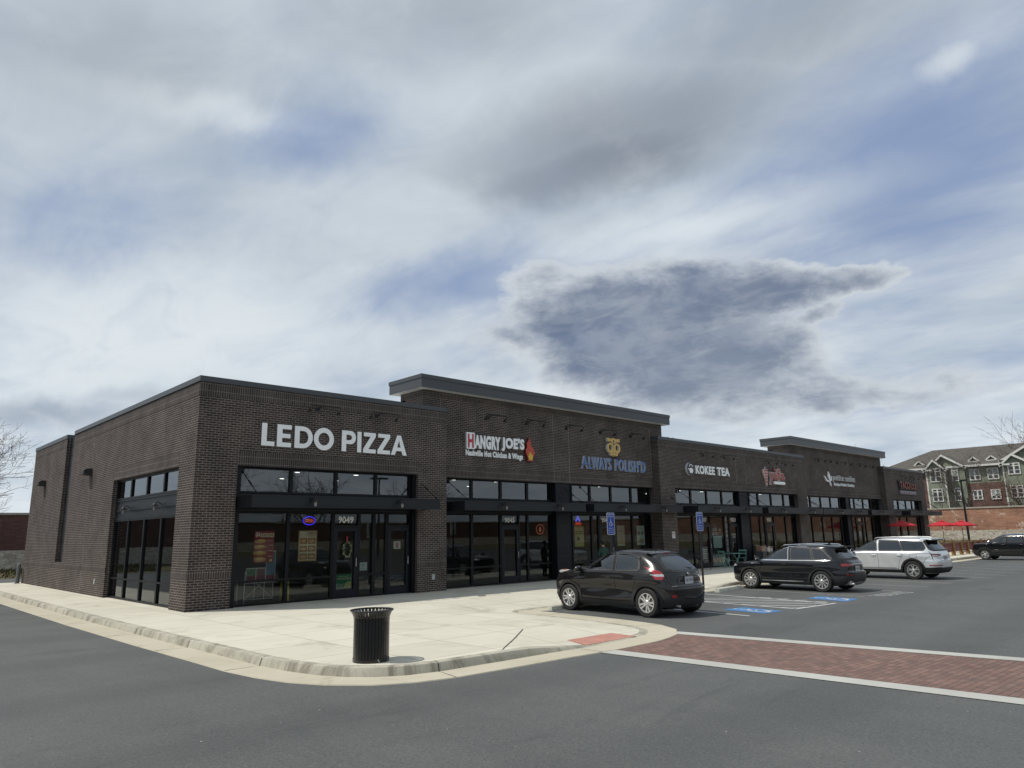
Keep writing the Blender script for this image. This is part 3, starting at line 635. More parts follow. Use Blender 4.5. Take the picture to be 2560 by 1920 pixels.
# ---- shop interiors (floor, back wall, ceiling, partitions) seen through the tinted glass
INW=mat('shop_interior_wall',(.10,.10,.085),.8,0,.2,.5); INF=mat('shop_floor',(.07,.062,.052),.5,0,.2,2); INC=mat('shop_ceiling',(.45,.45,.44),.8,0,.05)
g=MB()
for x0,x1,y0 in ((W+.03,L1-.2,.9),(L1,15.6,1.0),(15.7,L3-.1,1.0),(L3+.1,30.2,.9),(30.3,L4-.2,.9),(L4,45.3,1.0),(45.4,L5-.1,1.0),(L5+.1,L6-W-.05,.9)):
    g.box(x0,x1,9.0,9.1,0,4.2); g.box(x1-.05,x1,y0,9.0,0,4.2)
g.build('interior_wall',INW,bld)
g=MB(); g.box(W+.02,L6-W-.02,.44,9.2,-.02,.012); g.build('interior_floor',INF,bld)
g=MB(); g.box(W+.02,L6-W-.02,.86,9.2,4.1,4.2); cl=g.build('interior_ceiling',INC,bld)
g=MB()
DL=mat('downlight_lens',(1,.95,.85),.5,0,0,emit=7)
n_=0
for k in range(20):
    for yy in (2.4,5.2):
        g=MB(); g.lathe([(.001,4.095),(.085,4.095),(.085,4.1)],(2.0+k*2.3+(.8 if yy>3 else 0),yy,0),10); g.build('downlight',DL,cl); n_+=1
# ---- canopies with tie rods
def canopy(x0,x1,yb,yf):
    g=MB(); zb,zt=2.775,3.095; t=.05
    g.box(x0,x1,yf,yf+t,zb,zt); g.box(x0,x0+t,yf+t,yb,zb,zt); g.box(x1-t,x1,yf+t,yb,zb,zt)
    g.box(x0-.01,x1+.01,yf-.015,yf+.0,zt-.03,zt+.012); g.box(x0-.01,x1+.01,yf-.015,yf+.0,zb-.012,zb+.03)
    n=int((x1-x0)/1.5)
    for k in range(1,n): xx=x0+(x1-x0)*k/n; g.box(xx-.03,xx+.03,yf+t,yb,zb+.06,zt-.06)
    cn=g.build('canopy',CANOPY,bld)
    g=MB(); g.box(x0+t,x1-t,yf+t,yb,zt-.05,zt-.03); g.build('deck',mat('canopy_deck',(.30,.31,.32),.5,.3,.05),cn)
    for xx in (x0+.18,x1-.12):
        g=MB(); A=Vector((xx,yb-.04,3.86)); B=Vector((xx,yf+.05,3.13)); g.tube([A,B],.012,6); m1=A.lerp(B,.42); m2=A.lerp(B,.58); g.tube([m1,m2],.024,6)
        g.obox(A,(1,0,0),(0,1,0),(0,0,1),.05,.02,.07); g.tube([B+Vector((0,0,.05)),B-Vector((0,0,.05))],.04,6); g.build('tie_rod',DARKM,cn)
    return cn
for a,b,yb,yf in ((1.27,7.88,Y1-.03,-.95),(9.3,15.88,Y2-.03,-.55),(16.43,23.1,Y2-.3,-.55),(23.8,30.2,Y1-.03,-.95),(30.9,37.9,Y1-.03,-.95),(38.9,46.1,Y2-.03,-.55),(46.8,52.7,Y2-.3,-.55),(53.4,60.9,Y1-.03,-.95)):
    canopy(a,b,yb if b<L6 else -.0,yf)
bollm=mat('grey_bollard_paint',(.11,.12,.12),.5,0,.15,6)
g=MB(); g.lathe([(.085,0),(.085,.86),(.07,.90),(.035,.925),(.001,.93)],(0,0,0),20); g.box(-.12,.12,-.12,.12,0,.012); bo=g.build('bollard',bollm,smooth=True,merge=True); bo.location=(-.19,21.44,0); tag(bo,'round grey steel bollard at the far back corner of the brick building','bollard')
g=MB(); g.box(-.06,.06,-.02,0,-.09,.09); g.box(-.045,.045,-.028,-.02,-.07,.07)
o=g.build('outlet_cover',mat('light_grey_cover',(.42,.43,.43),.5,0,.1)); o.location=(8.31,-.001,.49); tag(o,'pale square outlet cover low on the brick pier right of the pizza shop','outlet cover')
o2=dup(o,(-.001,8.9,.5),-PI/2,'small pale outlet cover low on the sunlit side wall near the tall side window')
for q in (o,o2): q['group']='outlet covers on the brick'
# flank wall packs
WP=mat('bronze_fixture',(.03,.028,.028),.5,.2,.1,8)
g=MB(); g.prism([(0,-.02),(.0,.16),(-.2,.16),(-.3,.10),(-.3,-.06),(-.18,-.10),(0,-.10)],(0,-.2,0),(1,0,0),(0,0,1),(0,1,0),.4)
wp=g.build('wall_light',WP,merge=True,bevel=.008); wp.location=(-.002,10.9,4.5); tag(wp,'boxy bronze wall pack light on the side wall beside the sealant joint','wall light',group='wall pack lights on the side wall')
dup(wp,(-.002,18.8,4.55),None,'boxy bronze wall pack light near the far back end of the side wall')
# sign lamps: a bar on an arm with two small heads
SL=mat('black_lamp_metal',(.008,.008,.010),.4,.2,.1,8)
def signlamp():
    r=thing('sign_lamp','x','sign lamp',(0,0,0),0,'double headed sign lamps on the brick above the shop signs')
    g=MB(); g.box(-.07,.07,-.02,0,-.07,.07); g.tube([(0,-.02,0),(0,-.25,.06),(0,-.52,.03)],.016,8); g.tube([(-.5,-.52,.03),(.5,-.52,.03)],.018,8); g.build('arm',SL,r)
    for sx in (-1,1):
        g=MB(); g.tube([(sx*.5,-.52,.03),(sx*.54,-.54,-.02),(sx*.5,-.47,-.12)],.014,6); g.tube([(sx*.50,-.49,-.08),(sx*.5,-.41,-.19)],[.045,.065],10); g.build('lamp_head',SL,r)
    return r
sl0=signlamp()
desc={0:('over the LEDO letters','over the PIZZA letters'),1:('above the HANGRY letters','above the end of JOE\'S','left of the owl emblem near the joint','directly above the owl emblem','right of the owl emblem'),2:('above KOKEE','above TEA'),3:('left one above the red yafa sign','right one above the red yafa sign'),4:('farthest left of the five over petite smiles','second from the left over petite smiles','middle of the five over petite smiles','fourth from the left over petite smiles','farthest right of the five over petite smiles'),5:('left one above the TACO sign','right one above the TACO sign')}
pos=[(0,[3.68,5.89],0),(1,[11.3,13.5,15.9,18.2,20.4],DR),(2,[25.9,28.0],0),(3,[32.9,35.0],0),(4,[40.6,42.5,44.9,47.5,49.9],DR),(5,[55.3,57.3],0)]
first=True
for k,xs,y in pos:
    for i,x in enumerate(xs):
        z=5.9 if y==0 else 6.43
        if y==0 and k: z=5.84
        lb='black double headed sign lamp '+desc[k][i]
        if first: sl0.location=(x,y-.001,z); sl0['label']=lb; first=False
        else: dup(sl0,(x,y-.001,z),None,lb)
# jelly jar lamps on the canopy fronts
def jar():
    r=thing('canopy_lamp','x','wall lamp',(0,0,0),0,'caged jar lamps on the canopy fronts and side window')
    g=MB(); g.lathe([(.001,-.01),(.06,-.01),(.06,0)],(0,0,.05),12,axis='y'); g.tube([(0,-.01,.05),(0,-.08,.12),(0,-.16,.12),(0,-.2,.06)],.014,8); g.lathe([(.13,.0),(.12,.02),(.05,.05),(.03,.075),(.001,.08)],(0,-.2,0),16); g.build('shade',SL,r)
    g=MB(); g.lathe([(.035,0.0),(.042,-.03),(.04,-.10),(.02,-.13),(.001,-.135)],(0,-.2,0),12); g.build('jar',mat('frosted_jar_glass',(.42,.43,.42),.25,0,.05),r,smooth=True)
    g=MB(); 
    for z in (-.04,-.09): g.lathe([(.049,z-.003),(.052,z),(.049,z+.003)],(0,-.2,0),12)
    for k in range(6): a=k*PI/3; g.tube([(.05*math.cos(a),-.2+.05*math.sin(a),0),(.05*math.cos(a),-.2+.05*math.sin(a),-.1),(.0,-.2,-.142)],.0035,4)
    g.build('cage',SL,r); return r
j0=jar(); first=True
lj=[(3.1,-.97,'left of the two on the pizza shop canopy'),(6.17,-.97,'right of the two on the pizza shop canopy'),(11.14,-.57,'above door 9045'),(14.22,-.57,'right end of the hot chicken shop canopy'),(18.32,-.57,'above the first blue parking sign'),(21.4,-.57,'beside the pier right of the nail shop'),(25.48,-.97,'above door 9037'),(28.54,-.97,'above the narrow white window strip'),(32.52,-.97,'above door 9033'),(36.3,-.97,'right end of the canopy under the yafa sign'),(41.3,-.57,'below the petite smiles leaf emblem'),(44.4,-.57,'below the middle of the petite smiles wall'),(48.5,-.57,'right part of the petite smiles canopy'),(51.6,-.57,'beside the pier before the taco shop'),(55.4,-.97,'below the TACO letters'),(58.5,-.97,'near the far right end of the canopies')]
for x,y,d in lj:
    lb='caged jar lamp on the dark canopy, '+d
    if first: j0.location=(x,y,2.93); j0['label']=lb; first=False
    else: dup(j0,(x,y,2.93),None,lb)
for y,d in ((6.05,'left'),(2.95,'right')): dup(j0,(.14,y,2.93),-PI/2,'caged jar lamp on the beam of the side window, %s of the two'%d)
# roof hatch hoop
g=MB(); 
for dx in (0,.5): g.tube([(25.0+dx,1.5,6.0),(25.0+dx,1.5,6.75),(25.1+dx,1.5,6.85),(25.25+dx,1.5,6.85),(25.3+dx,1.5,6.0)],.025,6)
tag(g.build('roof_ladder_rail',mat('galvanised_steel',(.45,.46,.47),.4,.8,.1)),'small grey ladder hoop on the roof behind the tea shop coping','ladder rail')
# ------------------------------------------------------------------ signs and window graphics
def face_mats(o,un=Vector((0,-1,0)),mats=None):
    """First material on faces that look along un, second on the returns."""
    me=o.data
    for p in me.polygons: p.material_index=0 if p.normal.dot(un)>.7 else 1
    return o
def shape_mb(loops,y,depth,mb=None,res=1):
    """Filled outline with holes (loops of x,z points), as a slab in front of plane y."""
    cu=bpy.data.curves.new('s','CURVE'); cu.dimensions='2D'; cu.fill_mode='BOTH'; cu.extrude=.5
    for lp in loops:
        sp=cu.splines.new('POLY'); sp.points.add(len(lp)-1); sp.use_cyclic_u=True
        for i,(a,b) in enumerate(lp): sp.points[i].co=(a,b,0,1)
    ob=bpy.data.objects.new('s',cu); col.objects.link(ob); dg=bpy.context.evaluated_depsgraph_get(); dg.update(); me=bpy.data.meshes.new_from_object(ob.evaluated_get(dg))
    mb=mb or MB(); i=len(mb.v)
    for v in me.vertices: mb.v.append((v.co.x,y-depth*(v.co.z+.5),v.co.y))
    for p in me.polygons: mb.f.append([i+k for k in p.vertices]); mb.uv.append(None)
    bpy.data.objects.remove(ob); bpy.data.curves.remove(cu); bpy.data.meshes.remove(me); return mb
def ell(cx,cz,rx,rz,a0=0,a1=360,n=28): return [(cx+rx*math.cos(R(a0+(a1-a0)*k/n)),cz+rz*math.sin(R(a0+(a1-a0)*k/n))) for k in range(n+(0 if abs(a1-a0)>=360 else 1))]
def rect(a,b,c,d): return [(a,c),(b,c),(b,d),(a,d)]
zb,zt=4.62,5.30; hh=zt-zb; yy=-.015
def stem(x): return .165
LE=[]
t=.155
LE.append([[(1.858,zb),(2.268,zb),(2.268,zb+.135),(2.02,zb+.135),(2.02,zt),(1.858,zt)]])
LE.append([[(2.344,zb),(2.806,zb),(2.806,zb+.135),(2.51,zb+.135),(2.51,zb+.275),(2.775,zb+.275),(2.775,zb+.405),(2.51,zb+.405),(2.51,zt-.135),(2.806,zt-.135),(2.806,zt),(2.344,zt)]])
def dshape(x0,x1,z0,z1,w): 
    r=(z1-z0)/2; cxx=x1-(x1-x0)*.56
    return [(x0,z0)]+[(cxx+(x1-cxx)*math.cos(R(a)),(z0+z1)/2+r*math.sin(R(a))) for a in range(-90,91,10)]+[(x0,z1)]
LE.append([dshape(2.916,3.525,zb,zt,t),dshape(3.08,3.375,zb+.14,zt-.14,t)])
LE.append([ell(3.917,(zb+zt)/2,.351,.358,n=40),ell(3.917,(zb+zt)/2,.195,.205,n=36)])
pz=zb+.245
LE.append([[(4.557,zb),(4.72,zb),(4.72,pz)]+dshape(4.72,5.075,pz,zt,t)[1:-1]+[(4.557,zt)],dshape(4.72,4.93,pz+.125,zt-.13,t)])
LE.append([rect(5.132,5.284,zb,zt)])
for a,b in ((5.358,5.843),(5.913,6.414)):
    LE.append([[(a,zb),(b,zb),(b,zb+.13),(a+.2,zb+.13),(b-.005,zt-.12),(b-.005,zt),(a+.02,zt),(a+.02,zt-.13),(b-.205,zt-.13),(a,zb+.12)]])
LE.append([[(6.453,zb),(6.615,zb),(6.665,zb+.14),(6.888,zb+.14),(6.94,zb),(7.104,zb),(6.855,zt),(6.70,zt)],[(6.708,zb+.265),(6.845,zb+.265),(6.777,zb+.5)]])
sg=thing('shop_sign','large plain white LEDO PIZZA letters on the brick of the nearest shop','shop sign',group='signs on the brick above the shops')
for lp in LE:
    o=shape_mb(lp,yy,.035).build('letter',[WHITEM,WHITER],sg); face_mats(o)
def sign_text(par,name,txt,x0,x1,z0,z1,y,depth,bold,fm,sm=None,slant=0,sp=1.0):
    o=text_mb(txt,x0,x1,z0,z1,y,depth,bold,sx=sp,slant=slant).build(name,[fm,sm or WHITER],par); return face_mats(o)
REDS=mat('red_sign_face',(.42,.03,.045),.4,0,.05); 
s2=thing('shop_sign','white HANGRY JOE\'S letters with a red H, tagline and red and yellow flame panel','shop sign',group='signs on the brick above the shops')
yb=DR-.01
sign_text(s2,'lettering','ANGRY',10.50,11.86,5.14,5.68,yb,.10,.055,WHITEM,sp=.96); sign_text(s2,'lettering',"JOE'S",11.92,13.18,5.13,5.70,yb,.10,.055,WHITEM,sp=.96)
o=shape_mb([rect(10.09,10.50,5.11,5.74)],yb,.11).build('initial_backing',[WHITEM,WHITER],s2); face_mats(o)
sign_text(s2,'initial','H',10.15,10.44,5.15,5.69,yb-.112,.012,.045,REDS)
sign_text(s2,'tagline','Nashville Hot Chicken & Wings',10.10,13.12,4.79,5.09,yb,.05,.05,WHITEM)
FL=[(13.38,4.92),(13.26,5.12),(13.25,5.28),(13.33,5.38),(13.31,5.55),(13.42,5.66),(13.44,5.77),(13.53,5.62),(13.56,5.45),(13.70,5.34),(13.76,5.16),(13.70,5.02),(13.62,4.92),(13.66,4.82),(13.34,4.82)]
o=shape_mb([[(a-.02,b) for a,b in FL]],yb,.10).build('flame_backing',[mat('dark_red_edge',(.12,.02,.02),.5),WHITER],s2)
o=shape_mb([FL],yb-.102,.012).build('flame',[mat('flame_red',(.45,.055,.03),.45,0,.1),MATS['dark_red_edge']],s2)
FY=[(13.42,4.86),(13.34,5.05),(13.40,5.01),(13.41,5.2),(13.48,5.08),(13.53,5.22),(13.57,5.05),(13.64,5.1),(13.60,4.86)]
shape_mb([FY],yb-.116,.006).build('flame_core',mat('flame_yellow',(.65,.42,.05),.45,0,.1),s2)
BLUES=mat('blue_sign_face',(.055,.15,.42),.4,0,.08); SIDEW=mat('bright_sign_return',(.55,.58,.60),.45,0,.05)
s3=thing('shop_sign','blue ALWAYS POLISH\'D letters with white returns under a yellow owl emblem','shop sign',group='signs on the brick above the shops')
for tx,a,b in (('A',16.72,17.16),('LWAYS',17.24,18.80),("POLISH'D",19.10,21.42)): sign_text(s3,'lettering',tx,a,b,4.68,5.24,yb,.10,.004,BLUES,SIDEW,sp=1.16)
o=shape_mb([[(16.62,4.86),(17.1,4.94),(17.36,4.86),(17.1,4.90)]],yb,.16).build('swoosh',[BLUES,SIDEW],s3); face_mats(o)
YEL=mat('yellow_sign_face',(.60,.38,.09),.45,0,.08); YSD=mat('cream_sign_return',(.62,.60,.52),.5,0,.05)
om=MB(); cxo=19.0
for cxx in (-.24,.24): shape_mb([ell(cxo+cxx,5.72,.235,.24),ell(cxo+cxx,5.74,.13,.15)],yb,.12,om)
shape_mb([ell(cxo,6.06,.20,.13),ell(cxo,6.03,.09,.07)],yb,.121,om)
for k in (-1,1): shape_mb([[(cxo+k*.16,6.05),(cxo+k*.42,6.00),(cxo+k*.46,6.18),(cxo+k*.25,6.16)]],yb,.119,om); shape_mb([ell(cxo+k*.17,5.43,.10,.07)],yb,.118,om)
shape_mb([ell(cxo,5.42,.055,.08)],yb,.123,om); shape_mb([[(cxo-.07,5.62),(cxo+.07,5.62),(cxo+.05,5.47),(cxo-.05,5.47)]],yb,.117,om)
face_mats(om.build('owl_emblem',[YEL,YSD],s3))
s4=thing('shop_sign','white KOKEE TEA letters with a round black teapot emblem','shop sign',group='signs on the brick above the shops')
sign_text(s4,'lettering','KOKEE',25.14,26.98,4.77,5.22,-.01,.11,.045,WHITEM); sign_text(s4,'lettering','TEA',27.2,28.52,4.77,5.22,-.01,.11,.045,WHITEM)
o=shape_mb([ell(24.68,4.99,.345,.33,n=36)],-.01,.12).build('round_plate',[mat('black_sign_face',(.018,.018,.024),.4),SIDEW],s4); face_mats(o)
tp=MB(); shape_mb([ell(24.70,4.93,.17,.12)],-.132,.01,tp); shape_mb([[(24.56,4.86),(24.84,4.86),(24.80,4.79),(24.6,4.79)]],-.1318,.01,tp); shape_mb([[(24.56,4.9),(24.42,5.0),(24.46,5.03),(24.58,4.97)]],-.1316,.01,tp); shape_mb([ell(24.70,5.09,.17,.15,10,170)+ell(24.70,5.09,.13,.11,170,10)],-.1314,.01,tp); tp.build('teapot_emblem',WHITEM,s4)
s5=thing('shop_sign','red yafa letters with white edges and a skewer of meat emblem','shop sign',group='signs on the brick above the shops')
WE=mat('pink_white_edge',(.60,.45,.43),.5,0,.05)
REDY=mat('brick_red_sign_face',(.30,.06,.05),.45,0,.06)
for (tx,a,b,z0,z1) in (('y',33.05,33.52,4.50,5.2),('a',33.5,34.0,4.76,5.2),('f',33.98,34.42,4.76,5.45),('a',34.4,34.92,4.76,5.2)):
    sign_text(s5,'letter_edge',tx,a-.03,b+.03,z0-.025,z1+.025,-.01,.10,.075,WE); sign_text(s5,'lettering',tx,a+.01,b-.01,z0+.01,z1-.01,-.112,.012,.03,REDY,REDY)
shape_mb([rect(33.66,33.84,5.32,5.44)],-.01,.11).build('dot',REDY,s5)
o=shape_mb([rect(33.58,34.95,4.52,4.69)],-.01,.09).build('plaque',[WHITEM,WHITER],s5)
sk=shape_mb([[(32.36,5.36),(32.86,5.36),(32.88,5.2),(32.82,4.9),(32.74,4.56),(32.70,4.42),(32.64,4.42),(32.58,4.7),(32.44,4.95),(32.34,5.2)]],-.01,.09); o=sk.build('skewer_emblem',[WE,WHITER],s5)
g=MB(); 
for k in range(5):
    z=5.28-k*.16; wv=.2-.025*k; g.box(32.64-wv+.02*k*.5,32.64+wv,-.11,-.1,z-.05,z+.045)
g.build('meat_layers',REDY,s5); g=MB(); g.tube([(32.66,-.06,4.36),(32.64,-.06,5.52)],.018,6); g.build('skewer_rod',WHITEM,s5)
GRS=mat('soft_grey_sign_face',(.42,.43,.43),.45,0,.05)
s6=thing('shop_sign','pale grey petite smiles lettering with a leaf emblem and dentistry tagline','shop sign',group='signs on the brick above the shops')
sign_text(s6,'lettering','petite',42.95,44.75,5.0,5.52,yb,.08,.02,GRS); sign_text(s6,'lettering','smiles',45.0,46.7,5.11,5.54,yb,.08,.02,GRS)
sign_text(s6,'tagline','Boutique Pediatric Dentistry',43.1,46.55,4.70,4.98,yb,.05,.03,WHITEM)
lf=MB(); shape_mb([[(42.38,5.12),(42.22,5.4),(42.34,5.70),(42.52,5.45),(42.50,5.2)]],yb,.08,lf); shape_mb([[(42.40,5.10),(42.62,5.22),(42.78,5.42),(42.72,5.12),(42.5,5.02)]],yb,.081,lf); shape_mb([[(41.60,5.38),(41.70,5.38),(42.0,5.12),(42.42,5.03),(42.42,4.96),(41.9,5.02)]],yb,.082,lf); shape_mb([[(42.40,4.98),(42.52,5.0),(42.60,4.70),(42.46,4.78)]],yb,.083,lf); lf.build('leaf_emblem',WHITEM,s6)
s7=thing('shop_sign','dark red TACO ROCK letters on black over a narrow lettered plaque, farthest shop','shop sign',group='signs on the brick above the shops')
BKF=mat('matt_black_sign_back',(.012,.012,.013),.6,0,.1)
shape_mb([[(54.15,5.5),(58.0,5.5),(58.0,4.82),(54.3,4.82)]],-.0,.10).build('backing',BKF,s7); sign_text(s7,'lettering','TACO',54.35,56.5,4.86,5.44,-.102,.05,.03,mat('dull_orange_red',(.26,.06,.035),.5,0,.1),BKF); sign_text(s7,'lettering','ROCK',56.62,57.95,4.86,5.3,-.102,.05,.03,MATS['dull_orange_red'],BKF)
shape_mb([rect(54.25,57.95,4.42,4.74)],-.0,.10).build('plaque',mat('grey_mauve_plaque',(.10,.09,.11),.5,0,.1),s7); sign_text(s7,'tagline','STREET TACOS & TEQUILA BAR',54.4,57.8,4.49,4.67,-.102,.012,.03,mat('pale_mauve_lettering',(.40,.36,.42),.5))
# unit numbers on the transoms
NUMM=mat('brushed_number_vinyl',(.70,.71,.68),.45,0,.05)
for tx,a,b,y,cl_ in (('9049',4.72,5.27,Y1,'pizza shop'),('9045',12.38,12.92,Y2,'hot chicken shop'),('9041',18.38,18.92,Y2,'nail shop'),('9037',26.03,26.5,Y1,'tea shop'),('9021',28.92,29.44,Y1,'sprinkler room'),('9033',33.0,33.5,Y1,'yafa shop'),('9029',47.4,47.85,Y2,'dentist')):
    o=text_mb(tx,a,b,2.34,2.555,y-.004,.006,.03).build('unit_number',NUMM); tag(o,'silver unit number %s over the %s door'%(tx,cl_),'unit number','unit numbers over the shop doors')
# generic poster
def poster(name,label,x0,x1,z0,z1,y,bgc,items,cat='poster'):
    r=thing(name,label,cat,((x0+x1)/2,(y+.045 if y>.2 else y-.012),z0)); w=x1-x0; h=z1-z0; X0=-w/2
    g=MB(); g.box(X0,X0+w,-.002,.002,0,h); g.build('sheet',mat('paper_'+'_'.join('%d'%(c*100) for c in bgc),bgc,.6,0,.06,9),r)
    for k,it in enumerate(items):
        typ,c=it[0],it[1]; m=mat('ink_'+'_'.join('%d'%(q*100) for q in c),c,.6,0,.1,20)
        yy_=-.003-.0008*k
        if typ=='t': text_mb(it[2],X0+it[3]*w,X0+it[4]*w,it[5]*h,it[6]*h,yy_,.001,it[7] if len(it)>7 else .01).build('lettering',m,r)
        elif typ=='r':
            g=MB(); 
            for q in it[2]: g.box(X0+q[0]*w,X0+q[1]*w,yy_-.001,yy_,q[2]*h,q[3]*h)
            g.build('print_block',m,r)
        else:
            for q in it[2]: shape_mb([[(X0+a*w,b*h) for a,b in q]],yy_,.001).build('picture',m,r)
    return r
def blobs(cx,cz,rx,rz,seed,n=11):
    rd=random.Random(seed); return [(cx+rx*(.75+.3*rd.random())*math.cos(2*PI*k/n),cz+rz*(.7+.35*rd.random())*math.sin(2*PI*k/n)) for k in range(n)]
CR_,TAN_,RED_,WH_,DK_,GRN_=(.55,.48,.33),(.42,.26,.09),(.22,.02,.03),(.62,.62,.58),(.05,.03,.02),(.02,.17,.09)
poster('window_poster','dark red calzone poster with golden pictures in the first window',1.99,2.60,1.2,2.12,Y1,RED_,[('r',CR_,[(.30,.98,.80,.93)]),('t',RED_,'CALZONE',.34,.94,.83,.91),('t',(.7,.6,.5),'$6',.03,.28,.80,.97,.04),('p',TAN_,[blobs(.32,.68,.36,.07,1),blobs(.30,.50,.36,.075,2),blobs(.31,.31,.37,.08,3),blobs(.31,.11,.37,.09,4)]),('p',(.6,.42,.16),[blobs(.34,.70,.22,.035,5),blobs(.30,.52,.2,.04,6),blobs(.3,.33,.2,.04,7),blobs(.3,.12,.2,.04,8)]),('r',(.45,.35,.32),[(.64,.95,.70,.72),(.64,.95,.665,.68),(.75,.95,.53,.55),(.7,.95,.36,.38),(.7,.95,.19,.21)]),('p',(.55,.5,.1),[ell(.86,.07,.07,.045)])])
poster('window_poster','tan lunch deals poster with six food pictures in the second window',3.39,4.01,1.19,2.12,Y1,TAN_,[('r',CR_,[(.05,.95,.03,.97)]),('t',(.62,.6,.55),'$10.99',.08,.42,.86,.94,.03),('t',DK_,'LUNCH',.46,.93,.87,.95,.03),('t',(.35,.15,.05),'DEALS',.55,.9,.80,.85,.02),('r',(.28,.13,.06),[(.08,.47,.56,.75),(.52,.92,.56,.75),(.08,.47,.31,.50),(.52,.92,.31,.50),(.08,.47,.06,.25),(.52,.92,.06,.25)]),('p',(.5,.36,.17),[blobs(.27,.66,.16,.06,1),blobs(.72,.65,.17,.07,2),blobs(.27,.40,.17,.06,3),blobs(.72,.4,.17,.07,4),blobs(.27,.15,.16,.07,5),blobs(.72,.15,.16,.07,6)])])
poster('door_placard','green placard reading proud patron low on the 9049 door glass',4.70,5.28,.30,.74,Y1-.01,GRN_,[('t',(.5,.55,.4),'Proud Patron of',.2,.8,.80,.90),('t',(.45,.45,.25),'MASON PATRIOTS',.1,.95,.60,.76,.03),('p',(.45,.42,.15),[[(.55,.08),(.98,.08),(.98,.42),(.80,.50),(.6,.36)]]),('t',(.5,.6,.5),'patriots',.05,.5,.12,.36)])
poster('paper_notice','white square paper notice on the narrow glass right of door 9049',5.56,5.86,.82,1.08,Y1,(.5,.55,.52),[('r',(.25,.3,.3),[(.2,.8,.2,.24),(.25,.75,.4,.44),(.3,.7,.6,.75)])])
poster('paper_notice','white paper notice with a red centre on the second pizza shop door',6.88,7.16,1.47,1.73,Y1-.01,(.52,.55,.52),[('r',(.4,.12,.12),[(.32,.7,.15,.85)])])
poster('window_poster','yellow gift cards poster under the purple open sign of the nail shop',16.57,17.18,1.30,2.18,Y2,(.33,.30,.10),[('r',(.40,.38,.15),[(.05,.95,.03,.9)]),('t',DK_,'GIFT CARDS',.1,.9,.70,.76,.03),('t',DK_,'AVAILABLE',.12,.88,.62,.68,.03),('r',DK_,[(.22,.55,.32,.46)]),('p',(.45,.36,.22),[[(.5,.4),(.62,.46),(.95,.3),(.95,.22),(.6,.34)]])])
poster('window_poster','cream waxing poster in the nail shop window right of door 9041',19.52,20.08,1.27,2.2,Y2,(.33,.30,.23),[('t',(.16,.14,.08),'Waxing',.15,.85,.66,.76,.01),('p',(.36,.24,.13),[[(.1,.12),(.9,.12),(.62,.5),(.45,.52),(.3,.3)]]),('r',(.42,.44,.36),[(.02,.98,.01,.1)])])
poster('window_poster','white nail care poster with round pictures in the last nail shop window',21.02,21.62,1.27,2.18,Y2,(.42,.45,.40),[('p',(.2,.18,.14),[ell(.27,.62,.2,.11),ell(.73,.62,.2,.11)]),('p',(.3,.24,.15),[blobs(.6,.22,.3,.16,3),blobs(.2,.18,.15,.08,4)]),('t',(.2,.2,.16),'nail care',.25,.75,.8,.85)])
poster('window_poster','dark acai bowls poster with a berry bowl picture',27.05,27.95,1.62,2.05,Y1,(.05,.05,.06),[('t',(.55,.56,.55),'ACAI',.05,.5,.52,.92,.03),('t',(.55,.56,.55),'BOWLS',.0,.68,.05,.42,.03),('p',(.3,.1,.07),[blobs(.85,.5,.17,.4,2)]),('p',(.5,.5,.45),[blobs(.84,.72,.1,.12,9)])])
poster('menu_poster','pale green menu sheet under the acai bowls poster',27.10,27.95,.97,1.60,Y1,(.42,.52,.47),[('r',(.2,.35,.32),[(.12,.2,.78,.9),(.42,.58,.8,.86),(.8,.88,.78,.9),(.1,.3,.5,.52),(.4,.6,.5,.52),(.7,.9,.5,.52),(.1,.3,.4,.42),(.4,.6,.4,.42),(.05,.95,.28,.30),(.1,.3,.15,.17),(.45,.55,.12,.2)])])
poster('window_poster','white poster of brown iced drinks at the foot of the tea shop window',26.84,28.15,.04,.64,Y1,(.5,.5,.48),[('p',(.20,.06,.03),[[(.06,.25),(.06,.7),(.22,.74),(.22,.25)],[(.25,.4),(.25,.72),(.4,.72),(.36,.25)],[(.46,.25),(.44,.75),(.6,.75),(.56,.3)],[(.66,.35),(.64,.7),(.78,.7),(.76,.3)]])])
poster('window_poster','tall narrow white poster with rows of dark cups left of door 9021',28.30,28.68,.70,2.66,Y1,(.48,.49,.47),[('r',(.03,.02,.02),[(.25+.38*i,.42+.38*i,.14+.115*k,.20+.115*k) for k in range(5) for i in range(2)]),('p',(.06,.02,.02),[blobs(.6,.82,.22,.05,4)])])
poster('door_placard','white SPRINKLER ROOM lettering on the 9021 door',28.93,29.42,1.45,1.74,Y1-.03,(.02,.022,.028),[('t',(.5,.5,.5),'SPRINKLER',.03,.97,.55,.85,.04),('t',(.5,.5,.5),'ROOM',.25,.75,.1,.4,.04)],'door sign')
poster('wall_plate','small white and red fire connection plate on the brick pier beside the nail shop',22.83,23.09,1.55,1.87,-.0,(.58,.56,.55),[('t',(.4,.03,.04),'FDC',.12,.88,.58,.86,.05),('p',(.08,.06,.06),[[(.42,.4),(.58,.4),(.5,.15)]])],'plate')
poster('door_placard','white notice on the dentist door',47.4,47.75,1.35,1.62,Y2-.03,(.5,.5,.5),[('r',(.2,.2,.2),[(.2,.8,.4,.6)])],'door sign')
